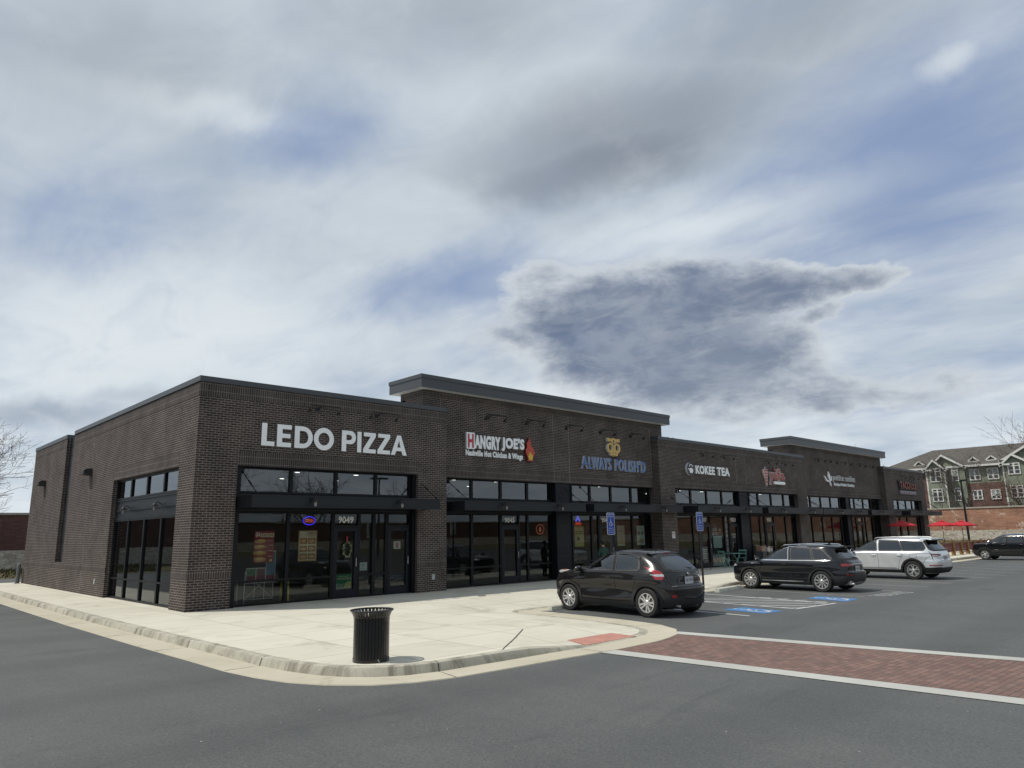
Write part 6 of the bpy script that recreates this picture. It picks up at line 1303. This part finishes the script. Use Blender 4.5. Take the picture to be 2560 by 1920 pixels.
# tufts of winter grass on the verges
def tufts(n,fx,fz,h,seed):
    rd=random.Random(seed); g=MB()
    for k in range(n):
        x,y=fx(rd); z=fz(x,y); a=rd.random()*PI; w=rd.uniform(.03,.09); hh_=h*rd.uniform(.5,1.3); dx,dy=math.cos(a)*w,math.sin(a)*w; l=rd.uniform(-.08,.08)
        g.face([(x-dx,y-dy,z),(x+dx,y+dy,z),(x+l,y+l,z+hh_)])
    o=g.build('verge_grass',GR); tag(o,'dry winter grass on the bank along the wall','grass',kind='stuff')
tufts(6000,lambda r:(r.uniform(67,78.4),r.uniform(-12,28)),lambda x,y:ZR+(x-66)/12.65*.55,.16,5); tufts(3000,lambda r:(r.uniform(-9,6),r.uniform(31,34.4)),lambda x,y:ZR+(y-30.9)/3.65*.38,.16,6)
# ------------------------------------------------------------------ bare trees
BARK=mat('winter_bark',(.085,.065,.052),.9,0,.25,4,bmp=.4,bscale=20); TWIG=mat('twig_bark',(.075,.052,.042),.9,0,.2,6)
def bare_tree(loc,h,label,seed,spread=.5,r0=.13,levels=6,fork=.22,m=None,tw=1.0,nlimb=6,minr=.006):
    rd=random.Random(seed); root=thing('bare_tree',label,'tree',loc,0,'leafless winter trees'); T=MB(); W_=MB()
    def br(p,d,l,r,lev):
        pts=[p]; rr=[r]; n=3 if lev<3 else 2; q=p.copy(); dd=d.copy()
        for i in range(n):
            dd=(dd+Vector((rd.gauss(0,.10),rd.gauss(0,.10),rd.gauss(.05,.06)))).normalized(); q=q+dd*l/n; pts.append(q.copy()); rr.append(max(minr,r*(1-.42*(i+1)/n)))
        (T if lev<3 else W_).tube(pts,rr,7 if lev<2 else (4 if lev<4 else 3),False)
        if lev>=levels: return
        k=nlimb if lev==0 else rd.choice((2,3,3,4) if lev<levels-1 else (2,3,3))
        for j in range(k):
            t=rd.uniform(.45,1.0) if j else 1.0
            if lev==0: t=fork+(1-fork)*(j+.5)/k
            s_=t*n; i=min(int(s_),n-1); base=pts[i].lerp(pts[i+1],s_-i); a=rd.random()*2*PI; o=dd.orthogonal().normalized(); o=Matrix.Rotation(a,3,dd)@o
            ang_=rd.uniform(.45,.95)*spread*2 if j else rd.uniform(.1,.35); nd=(dd*math.cos(ang_)+o*math.sin(ang_)); nd.z=max(nd.z,-.05); nd.normalize(); ratio=rd.uniform(.58,.80)
            br(base,nd,l*ratio if lev else h*rd.uniform(.30,.42)*(1.25-t*.55),max(minr,rr[i]*(.62 if j else .8)),lev+1)
    br(Vector((0,0,-.1)),Vector((0,0,1)),h*.62,r0,0)
    T.build('trunk',BARK,root,smooth=True); W_.build('crown',m or TWIG,root); return root
bare_tree((-.6,47.5,0),10.0,'bare spreading tree at the left edge beyond the dark boundary wall',11,.70,.17,6,.14,tw=1,nlimb=17,minr=.010)
bare_tree((85.5,2.9,0),8.2,'tall bare tree before the middle of the green apartment block',21,.40,.16,6,.28,nlimb=6,minr=.006)
bare_tree((84.5,5.4,0),5.6,'shorter bare tree before the bay of the green apartment block',22,.5,.11,5,.25,nlimb=7,minr=.006)
bare_tree((86.0,-1.9,0),7.6,'twiggy bare tree before the right hand gables at the picture edge',23,.7,.13,6,.12,nlimb=8,minr=.006,m=mat('reddish_twigs',(.10,.05,.035),.9,0,.2,6))
bare_tree((83.5,-3.2,0),5.2,'low reddish bare tree over the wall at the right edge',24,.75,.11,6,.08,nlimb=8,minr=.006,m=MATS['reddish_twigs'])
bare_tree((112,-2.0,0),14.6,'top of a bare tree behind the apartment roof at the right edge',25,.5,.2,5,.4,nlimb=8,minr=.012)
bare_tree((95,17.9,0),9.3,'top of a bare tree showing over the far grey cornice',26,.2,.18,5,.5,nlimb=6,minr=.008)
# ------------------------------------------------------------------ apartment block
Xa=104.6; RX=Xa+7.3852
ya=lambda az_,X=Xa:-20.6264+(X+7.3852)/math.tan(R(az_)); za=lambda az_,el,X=Xa:1.914+(X+7.3852)/math.sin(R(az_))*math.tan(R(el))
ap=thing('apartment_block','three storey green and brick apartment block with grey hipped roof and white trimmed gables','building',(0,0,0))
GREEN=mat('green_lap_siding',(.20,.225,.165),.8,0,.08,.6); ABR=brick_mat('apartment_brick',(.11,.052,.044),(.165,.085,.07),(.20,.16,.14),.25,.085,.008); WTR=mat('white_trim',(.62,.61,.57),.6,0,.06); SHG=mat('grey_brown_shingles',(.078,.069,.059),.9,0,.25,1.2,bmp=.4,bscale=3); DKG=mat('dark_window_glass',(.03,.036,.042),.1,0,.3,.5,coat=.5); BLND=mat('window_blind',(.30,.33,.32),.6,0,.1)
g=MB(); g.box(Xa,Xa+16,ya(82),ya(70.6),0,za(76,3.92)); g.build('wall',GREEN,ap)
g=MB(); g.box(Xa-.03,Xa+.2,ya(77.65),ya(75.62),0,za(76.5,2.75)); g.box(Xa-.03,Xa+.2,ya(73.3),ya(70.7),0,za(73,3.85)); g.build('brick_facing',ABR,ap)
Xr=Xa+8; ze=za(76,3.93); zr=1.914+(Xr+7.3852)/math.sin(R(76))*math.tan(R(5.13)); yl=ya(70.3); yr=ya(83); y_r0=-20.6264+(Xr+7.3852)/math.tan(R(73.87))
g=MB(); g.face([(Xa-.6,yl,ze),(Xa-.6,yr,ze),(Xr,yr,zr),(Xr,y_r0,zr)][::-1]); g.face([(Xa-.6,yl,ze),(Xr,y_r0,zr),(Xa+16.6,yl,ze)][::-1]); g.face([(Xr,y_r0,zr),(Xr,yr,zr),(Xa+16.6,yr,ze),(Xa+16.6,yl,ze)][::-1]); g.build('roof',SHG,ap)
g=MB(); g.box(Xa-.7,Xa-.55,yr,yl,ze-.22,ze+.03); g.build('gutter_board',WTR,ap)
def gable(a0,a1,aa,ele,ela,X,col_,ov=.35,bot=0,trimside=True,back=5):
    y0,y1,yp=ya(a1,X),ya(a0,X),ya(aa,X); z0,zp=za(aa,ele,X),za(aa,ela,X)
    g=MB(); g.prism([(y0,bot),(y1,bot),(y1,z0),(yp,zp-.1),(y0,z0)],(X,0,0),(0,1,0),(0,0,1),(1,0,0),back if X<Xa else .5); w_=g.build('bay_wall',col_,ap)
    sl=(zp-z0)/(yp-y0); g=MB(); rt=MB()
    for s_,ye in ((1,y1),(-1,y0)):
        e=Vector((0,ye-yp,z0-zp)).normalized(); E_=Vector((0,ye,z0))+e*ov; A=Vector((0,yp,zp))
        rt.face([(X-.4,A.y,A.z+.05),(X-.4,E_.y,E_.z+.05),(X+back+2,E_.y,E_.z+.05),(X+back+2,A.y,A.z+.05)]); up=Vector((0,0,1))
        a,b=A+up*.06,E_+up*.06; c_,d=E_-up*.24,A-up*.24; f=[Vector((X-.42,v.y,v.z)) for v in (a,b,c_,d)]; f2=[v+Vector((.12,0,0)) for v in f]; g.face(f); g.face(f2[::-1])
        for i in range(4): g.face([f[i],f2[i],f2[(i+1)%4],f[(i+1)%4]])
        # eave return
        g.box(X-.42,X+.5,min(ye-s_*.9,ye+s_*.35) if s_>0 else ye-.35,max(ye-s_*.0,ye+s_*.35) if s_>0 else ye+.0,z0-.28,z0-.06)
    rt.build('bay_roof',SHG,w_); g.build('rake_board',WTR,w_)
    if trimside:
        g=MB(); g.box(X-.05,X+.06,y1-.16,y1+.03,bot,z0); g.box(X-.05,X+.06,y0-.03,y0+.16,bot,z0); g.build('corner_board',WTR,w_)
    return w_
gable(73.28,74.42,73.81,3.82,4.43,Xa-1.6,GREEN); gable(73.5,75.55,74.36,3.92,4.74,Xa-.5,GREEN,trimside=False,back=4); gable(77.7,79.2,78.3,3.95,4.53,Xa-1.4,GREEN); gable(77.75,80.4,79.1,4.2,5.0,Xa-.5,GREEN,trimside=False,back=4)
def awin(a0,el1,a1,el0,X,n=2,transom=True,blind=0):
    y0,y1=ya(a1,X),ya(a0,X); z0,z1=za((a0+a1)/2,el0,X),za((a0+a1)/2,el1,X); t=.13
    g=MB(); g.box(X-.07,X,y0,y1,z0,z0+t); g.box(X-.07,X,y0,y1,z1-t,z1); g.box(X-.07,X,y0,y0+t,z0+t,z1-t); g.box(X-.07,X,y1-t,y1,z0+t,z1-t)
    for k in range(1,n): yy=y0+(y1-y0)*k/n; g.box(X-.07,X,yy-.09,yy+.09,z0+t,z1-t)
    zm=z0+t+(z1-z0-2*t)*.36; g.box(X-.06,X,y0+t,y1-t,zm-.035,zm+.035)
    if transom: zt_=z0+t+(z1-z0-2*t)*.80; g.box(X-.06,X,y0+t,y1-t,zt_-.06,zt_+.06)
    w_=g.build('window',WTR,ap); g=MB(); g.box(X-.03,X-.01,y0+t,y1-t,z0+t,z1-t); g.build('pane',DKG,w_)
    if blind: g=MB(); g.box(X-.04,X-.031,y0+t,y1-t,zm,z1-t); g.build('blind',BLND,w_)
B1_=Xa-1.63; B2_=Xa-.53
awin(73.51,3.863,74.19,2.93,B1_); awin(73.52,2.486,74.15,1.6,B1_); awin(74.80,3.86,75.2,2.93,B2_,1,True,1); awin(74.80,2.49,75.2,1.62,B2_,1,True,0)
awin(75.80,3.70,76.43,2.94,Xa-.05,2,False,1); awin(76.82,3.71,77.46,2.95,Xa-.05,2,False,1); awin(75.85,2.30,76.40,1.65,Xa-.08,2,False,0); awin(76.86,2.30,77.41,1.65,Xa-.08,2,False,1); awin(77.97,3.95,78.66,3.2,Xa-1.43); awin(77.97,2.5,78.66,1.7,Xa-1.43)
for az_,el in ((72.94,4.38),(76.14,4.47),(77.15,4.50)):
    Xd=Xa+1.0; y=ya(az_,Xd); z=za(az_,el,Xd); g=MB()
    A=Vector((Xd,y,z));B=Vector((Xd,y+.72,z-.62));C_=Vector((Xd,y-.72,z-.62)); 
    for p,q in ((A,B),(B,C_),(C_,A)): g.obox((p+q)/2,(q-p),(1,0,0),(q-p).cross(Vector((1,0,0))),(q-p).length/2+.04,.12,.07)
    d_=g.build('dormer_vent',WTR,ap); g=MB(); g.face([A+Vector((.02,0,0)),C_+Vector((.02,0,0)),B+Vector((.02,0,0))]); g.face([A,B,(Xd+4,y,z)][::-1]); g.face([A,C_,(Xd+4,y,z)]); g.build('dormer_roof',SHG,d_)
# ------------------------------------------------------------------ patio: fence, umbrellas, pole, shrubs
WOOD=mat('golden_timber_post',(.26,.14,.04),.75,0,.2,3); WOODB=mat('brown_timber',(.15,.085,.045),.8,0,.25,3); REDP=mat('dark_red_slat',(.12,.012,.018),.6,0,.15,3)
fx=[43.2,45.2,47.6,49.3,50.8,52.2,53.6,55.0,56.6,58.2,60]; YF=-5.15
for k in range(len(fx)-1):
    a,b=fx[k],fx[k+1]; pl=['beside the rear window of the silver SUV','at the yellow corner post','second bay after the yellow corner post','third bay after the yellow corner post','fourth bay after the yellow corner post','behind the nose of the dark boxy SUV','behind the bonnet of the dark boxy SUV','behind the windscreen of the dark boxy SUV','behind the doors of the dark boxy SUV','behind the rear of the dark boxy SUV'][k]
    r=thing('fence_panel','timber and dark red slatted patio fence bay '+pl,'fence',(a,YF,0),0,'patio fence bays at the taco shop')
    g=MB(); g.box(-.10,.10,-.10,.10,0,.82); g.build('post',WOOD if k in (1,2,3,4) else WOODB,r)
    g=MB(); g.box(-.14,.14,-.14,.14,.82,.87); g.box(.1,b-a-.1,-.05,.05,.76,.82); g.build('top_rail',WOODB,r)
    g=MB(); 
    for j in range(4): z=.24+j*.13; g.box(.1,b-a-.1,-.02,.02,z,z+.115)
    g.build('slats',REDP,r)
RCN=mat('red_umbrella_canvas',(.42,.012,.022),.8,0,.1,4)
def umbrella(x,y,zc,rad,label,zb_=0):
    r=thing('patio_umbrella',label,'umbrella',(x,y,zb_),0,'red umbrellas over the patio tables'); zc-=zb_; g=MB(); n=8; ap_=Vector((0,0,zc))
    for k in range(n):
        a0,a1=2*PI*(k+.5)/n,2*PI*(k+1.5)/n; p=[Vector((rad*t*math.cos(a),rad*t*math.sin(a),zc-.34*t**1.25)) for a in (a0,a1) for t in (.5,1)]
        m0=(p[1]+p[3])/2+Vector((0,0,.03)); g.face([ap_,p[0],p[2]]); g.face([p[0],p[1],m0]); g.face([p[0],m0,p[2]]); g.face([m0,p[3],p[2]]); d=Vector((0,0,.07)); g.face([p[1],p[1]-d,m0-d,m0]); g.face([m0,m0-d,p[3]-d,p[3]])
    g.build('canopy',RCN,r); g=MB(); g.tube([(0,0,0),(0,0,zc+.04)],.022,8); g.build('pole',WOODB,r); g=MB(); g.lathe([(.22,zc-.03),(.02,zc+.05),(.001,zc+.06)],(0,0,0),8); g.build('vent_cap',RCN,r); g=MB(); g.lathe([(.001,.06),(.22,.05),(.25,0)],(0,0,0),16); g.build('base',BLACKP,r)
    g=MB(); 
    for k in range(n): a=2*PI*(k+.5)/n; g.tube([(0,0,zc-.02),(rad*.99*math.cos(a),rad*.99*math.sin(a),zc-.36)],.008,4)
    g.build('ribs',BLACKP,r)
umbrella(49.5,-1.5,2.33,.99,'red patio umbrella standing before the far end of the shop front'); umbrella(53.1,-3.1,2.29,.97,'left one of the two red umbrellas overlapping before the weathered wall'); umbrella(55.6,-3.7,2.27,1.02,'right one of the two red umbrellas, crossed by the tall lamp pole')
pl=thing('lamp_pole','tall thin black area lamp pole beyond the patio','street lamp',(62.3,-2.3,ZR)); g=MB(); g.tube([(0,0,0),(0,0,5.75)],[.10,.07],10); g.build('pole',SL,pl); g=MB(); g.lathe([(.25,0),(.25,.55),(.22,.6),(.001,.6)],(0,0,0),16); g.build('footing',CAPM,pl); g=MB(); g.box(-.25,.25,-.55,.05,5.72,5.84); g.build('lamp_head',SL,pl)
def leafmat(n,c): return mat(n,c,.85,0,.4,3)
def shrub(loc,r_,h,label,c,seed,nl=900,group='shrubs round the patio'):
    rd=random.Random(seed); root=thing('shrub',label,'shrub',loc,0,group); g=MB(); cl=[(rd.gauss(0,.4)*r_,rd.gauss(0,.4)*r_,h*(.35+.5*rd.random()),rd.uniform(.25,.5)*r_) for _ in range(9)]
    for k in range(nl):
        cx_,cy_,cz_,cr=rd.choice(cl); d=Vector((rd.gauss(0,1),rd.gauss(0,1),rd.gauss(0,1))).normalized()*cr*rd.uniform(.6,1.05); p=Vector((cx_,cy_,cz_))+d; s_=rd.uniform(.03,.06); u=Vector((rd.gauss(0,1),rd.gauss(0,1),rd.gauss(0,1))).normalized(); v=u.orthogonal().normalized()
        g.face([p-u*s_,p+v*s_*.6,p+u*s_,p-v*s_*.6])
    g.build('foliage',leafmat('leaf_%s'%label[:8],c),root); g=MB()
    for k in range(5): g.tube([(0,0,0),(rd.gauss(0,.25)*r_,rd.gauss(0,.25)*r_,h*.7)],[.02,.008],4)
    g.build('stems',BARK,root)
shrub((47.6,-3.9,0),.8,1.15,'yellow green rounded shrub behind the silver SUV roof',(.16,.15,.03),1); shrub((41.5,-3.6,0),.8,1.2,'dull green shrub left of the yellow green one, behind the silver SUV',(.10,.11,.035),2)
shrub((50.4,-4.4,0),.5,1.0,'thin reddish dry shrub inside the fence by the first umbrella pole',(.14,.07,.035),3,260); shrub((54.7,-4.4,0),.5,.95,'thin brown dry shrub inside the fence by the second umbrella pole',(.13,.085,.04),4,260)
# ------------------------------------------------------------------ bistro set, easel, crates, barrel
MINT=mat('mint_green_metal',(.16,.36,.30),.45,.1,.08,8)
r=thing('bistro_table','small mint green folding table before the tea shop window','table',(27.3,-.55,0)); g=MB(); g.box(-.36,.36,-.33,.33,.695,.715); g.build('table_top',MINT,r)
for s_ in (-1,1):
    g=MB(); g.tube([(-.34,s_*.3,.69),(.34,s_*.3,.0)],.013,6); g.tube([(.34,s_*.3,.69),(-.34,s_*.3,.0)],.013,6); g.build('leg',MINT,r)
g=MB(); g.tube([(0,-.3,.345),(0,.3,.345)],.01,6); g.tube([(.3,-.3,.04),(.3,.3,.04)],.01,6); g.tube([(-.3,-.3,.04),(-.3,.3,.04)],.01,6); g.build('cross_bar',MINT,r)
def chair(loc,rz,label):
    r=thing('bistro_chair',label,'chair',loc,rz,'mint green folding chairs at the bistro table')
    g=MB(); 
    for k in range(5): g.box(-.19,.19,-.18+k*.078,-.18+k*.078+.06,.44,.452)
    g.build('seat',MINT,r)
    for s_ in (-1,1):
        g=MB(); g.tube([(s_*.2,-.22,0),(s_*.2,.14,.45),(s_*.2,.26,.86)],.011,6); g.build('leg',MINT,r); g=MB(); g.tube([(s_*.18,.26,0),(s_*.18,-.16,.44)],.011,6); g.build('leg',MINT,r)
    g=MB(); g.box(-.2,.2,.235,.25,.78,.86); g.box(-.2,.2,.20,.215,.64,.69); g.build('backrest',MINT,r); return r
chair((28.35,-.5,0),R(-80),'mint green folding chair right of the bistro table'); chair((26.5,-.6,0),R(80),'mint green folding chair left of the bistro table')
r=thing('easel_sign','black folding easel standing behind the second blue parking sign post','easel sign',(24.2,-.85,0))
for s_ in (-1,1): g=MB(); g.tube([(s_*.38,-.1,0),(s_*.10,0,1.25)],.018,6); g.build('leg',SL,r)
g=MB(); g.tube([(0,.45,0),(0,0,1.25)],.016,6); g.build('rear_leg',SL,r); g=MB(); g.box(-.26,.26,-.06,-.04,.45,1.12); g.build('board',mat('chalk_board',(.05,.055,.05),.7,0,.4,6),r); g=MB(); 
for k in range(5): g.box(-.18,.18-.05*(k%2),-.064,-.06,.56+k*.1,.59+k*.1)
g.build('chalk_lines',mat('chalk_line',(.35,.36,.33),.9),r)
r=thing('barrel_bin','black open barrel just inside the left pane of the tea shop','bin',(24.7,.75,.012)); g=MB(); g.lathe([(.001,0),(.28,0),(.33,.95),(.35,.95),(.35,1.0),(.31,1.0),(.26,.1)],(0,0,0),24); g.build('shell',BLACKP,r,smooth=True); g=MB(); g.lathe([(.3,.90),(.2,1.02),(.001,1.08)],(0,0,0),12); g.build('bag',mat('red_bag',(.16,.03,.025),.6,0,.3,9),r,smooth=True)
CRG=mat('grey_folding_crate',(.06,.062,.065),.6,0,.15,5); CARD=mat('cardboard',(.30,.19,.14),.85,0,.12,4)
def crate(x,y,z,w,h,label,m=CRG):
    r=thing('folding_crate',label,'crate',(x,y,z),R(random.uniform(-6,6)),'grey crates stacked by the yafa window'); g=MB(); t=.015
    g.box(-w/2,w/2,-.2,.2,0,t); 
    for k in range(4): z0=k*h/4+t; g.box(-w/2,w/2,-.2,-.2+t,z0,z0+h/4-.02); g.box(-w/2,w/2,.2-t,.2,z0,z0+h/4-.02); g.box(-w/2,-w/2+t,-.185,.185,z0,z0+h/4-.02); g.box(w/2-t,w/2,-.185,.185,z0,z0+h/4-.02)
    g.build('shell',m,r); g=MB()
    for sx in (-1,1):
        for sy in (-1,1): g.box(sx*w/2-.012,sx*w/2+.012,sy*.2-.012,sy*.2+.012,0,h)
    g.build('corner_post',SL,r); return r
crate(30.6,-.45,0,.62,.36,'bottom left grey crate by the yafa window'); crate(30.62,-.45,.36,.6,.36,'upper left grey crate by the yafa window, under the tan box'); crate(31.35,-.45,0,.62,.34,'bottom right grey crate by the yafa window'); crate(31.35,-.45,.34,.6,.34,'upper right grey crate by the yafa window, under the papers')
def cbox(x,y,z,w,h,label,m):
    g=MB(); g.box(-w/2,w/2,-.16,.16,0,h); g.obox((0,-.2,h+.04),(1,0,0),(0,1,-.5),(0,.5,1),w/2,.06,.003); g.obox((0,.2,h+.04),(1,0,0),(0,1,.5),(0,-.5,1),w/2,.06,.003); o=g.build('carton',m); o.location=(x,y,z); tag(o,label,'box','cartons on the crates by the yafa window')
cbox(30.62,-.45,.72,.42,.26,'tan carton on the left crates',CARD); cbox(31.2,-.45,.68,.26,.24,'white carton on the right crates',mat('white_carton',(.48,.46,.43),.8,0,.1)); cbox(31.55,-.42,.68,.30,.20,'pale pink carton at the right end of the crates',mat('pale_pink_carton',(.42,.33,.31),.8,0,.1))
# ------------------------------------------------------------------ person
pr=thing('person','person in a dark green jacket looking down behind the near black car','person',(16.35,-1.0,0),R(165))
def skin_body():
    vs={'pelvis':(0,0,.86,.135),'spine':(0,.01,1.0,.12),'chest':(0,.015,1.17,.145),'neckb':(0,.02,1.29,.07),'neck':(0,.0,1.34,.05),'head':(0,-.03,1.42,.078),'crown':(0,-.04,1.50,.07),
        'hipL':(-.09,0,.82,.10),'kneeL':(-.10,-.02,.46,.062),'ankL':(-.10,.02,.09,.042),'toeL':(-.11,-.13,.035,.035),'hipR':(.09,0,.82,.10),'kneeR':(.10,-.02,.46,.062),'ankR':(.10,.02,.09,.042),'toeR':(.11,-.13,.035,.035),
        'shL':(-.16,.02,1.235,.062),'elL':(-.22,.0,.98,.046),'wrL':(-.15,-.2,.88,.03),'haL':(-.10,-.27,.90,.030),'shR':(.16,.02,1.235,.062),'elR':(.22,.0,.98,.046),'wrR':(.15,-.2,.88,.03),'haR':(.10,-.27,.90,.030)}
    es=[('pelvis','spine'),('spine','chest'),('chest','neckb'),('neckb','neck'),('neck','head'),('head','crown'),('pelvis','hipL'),('hipL','kneeL'),('kneeL','ankL'),('ankL','toeL'),('pelvis','hipR'),('hipR','kneeR'),('kneeR','ankR'),('ankR','toeR'),('chest','shL'),('shL','elL'),('elL','wrL'),('wrL','haL'),('chest','shR'),('shR','elR'),('elR','wrR'),('wrR','haR')]
    for s_,S_ in ((-1,'L'),(1,'R')):
        for k in range(4):
            vs['f%s%d'%(S_,k)]=(s_*.10-s_*.018*(k-1.5)*1.0,-.315,.905-.004*k,.0095); vs['g%s%d'%(S_,k)]=(s_*.085-s_*.018*(k-1.5),-.35+.006*abs(k-1),.885,.008); es+=[('ha'+S_,'f%s%d'%(S_,k)),('f%s%d'%(S_,k),'g%s%d'%(S_,k))]
        vs['t'+S_]=(s_*.055,-.27,.925,.010); es.append(('ha'+S_,'t'+S_))
    ks=list(vs); me=bpy.data.meshes.new('body'); me.from_pydata([vs[k][:3] for k in ks],[(ks.index(a),ks.index(b)) for a,b in es],[]); o=bpy.data.objects.new('body',me); col.objects.link(o)
    md=o.modifiers.new('s','SKIN'); md.branch_smoothing=.5; sv=me.skin_vertices[0].data
    for i,k in enumerate(ks): sv[i].radius=(vs[k][3],vs[k][3]*(.8 if k in('chest','spine','pelvis') else 1)); sv[i].use_root=(k=='pelvis')
    o.modifiers.new('b','SUBSURF').levels=1; o.modifiers['b'].render_levels=2
    dg=bpy.context.evaluated_depsgraph_get(); m2=bpy.data.meshes.new_from_object(o.evaluated_get(dg)); bpy.data.objects.remove(o); return m2
me=skin_body(); SKIN=mat('skin',(.36,.19,.125),.55,0,.05); TROU=mat('black_trousers',(.012,.012,.014),.8,0,.1); 
me.materials.clear(); me.materials.append(SKIN); me.materials.append(TROU)
for p in me.polygons: p.use_smooth=True; p.material_index=1 if p.center.z<.95 and abs(p.center.x)<.2 and p.center.y>-.16 else 0
bo=bpy.data.objects.new('body',me); col.objects.link(bo); bo.parent=pr
bm=bmesh.new(); bm.from_mesh(me); bmesh.ops.delete(bm,geom=[f for f in bm.faces if not (.80<f.calc_center_median().z<1.30 and f.calc_center_median().y>-.20)],context='FACES'); bm.normal_update()
for v in bm.verts: v.co+=v.normal*.014
jm=bpy.data.meshes.new('jacket'); bm.to_mesh(jm); bm.free(); jm.materials.clear(); jm.materials.append(mat('dark_green_jacket',(.012,.045,.032),.8,0,.15,8)); 
for p in jm.polygons: p.material_index=0
jo=bpy.data.objects.new('jacket',jm); col.objects.link(jo); jo.parent=pr
g=MB(); g.box(-.035,.035,-.155,-.12,.98,1.27); g.build('shirt',mat('mint_shirt',(.16,.36,.28),.8,0,.1),pr)
g=MB(); g.lathe([(.001,.10),(.05,.09),(.085,.05),(.092,.0),(.085,-.05),(.06,-.08)],(0,0,0),18); g.v=[(a,-.02+b*1.12+.012,1.475+c*1.0) for a,b,c in g.v if 1]; g.v=[(a,b if not (b<-.06 and c<1.50) else -.06,c) for a,b,c in g.v]; g.lathe([(.001,.05),(.04,.035),(.05,0),(.03,-.04),(.001,-.045)],(0,.10,1.47),12); g.build('hair',mat('dark_hair',(.012,.009,.008),.6,0,.1),pr,smooth=True)
for s_ in (-1,1): g=MB(); g.lathe([(.001,.008),(.009,.004),(.010,-.002)],(0,0,0),8,axis='y'); g.v=[(a+s_*.03,-.108-b,1.432+c*.6) for a,b,c in g.v]; g.build('eye',BLACKP,pr)
g=MB(); g.tube([(0,-.105,1.44),(0,-.125,1.405),(0,-.112,1.40)],[.007,.012,.008],6); g.build('nose',SKIN,pr,smooth=True); g=MB(); g.tube([(-.02,-.10,1.375),(0,-.107,1.375),(.02,-.10,1.375)],.005,5); g.build('mouth',mat('lips',(.25,.07,.06),.5),pr)
for s_ in (-1,1): g=MB(); g.lathe([(.001,.012),(.018,.006),(.022,-.006)],(s_*.082,-.02,1.42),8,axis='x'); g.build('ear',SKIN,pr)
for (x,y,h_,sd_,lb) in ((8,-68,9.5,31,'bare tree beyond the far lot wall, leftmost in the window mirror image'),(24,-70,11,32,'bare tree beyond the far lot wall, mirrored in the hot chicken shop windows'),(42,-69,10,33,'bare tree beyond the far lot wall, mirrored in the nail shop windows'),(63,-70,10.5,34,'bare tree beyond the far lot wall, mirrored in the tea shop windows')):
    bare_tree((x,y,0),h_,lb,sd_,.6,.2,5,.15,nlimb=9,minr=.02)
pl=thing('lamp_pole','double headed area lamp pole mirrored in the upper right pizza shop pane','street lamp',(31.5,-38.5,ZR)); g=MB(); g.tube([(0,0,0),(0,0,7.5)],[.11,.07],10); g.build('pole',SL,pl); g=MB(); g.box(-.9,.9,-.18,.18,7.45,7.6); g.build('lamp_head',SL,pl)
# small debris on the asphalt
g=MB()
r_=random.Random(9)
for k in range(46):
    x,y=r_.uniform(-7,9),r_.uniform(-19,-12.2); s_=r_.uniform(.006,.016); a=r_.random()*6
    g.face([(x+s_*math.cos(a+q),y+s_*math.sin(a+q)*.7,ZR+.006) for q in (0,1.5,3.1,4.6)])
o=g.build('road_grit',mat('pale_grit',(.45,.45,.43),.9)); tag(o,'scattered pale grit specks on the asphalt','grit',kind='stuff')
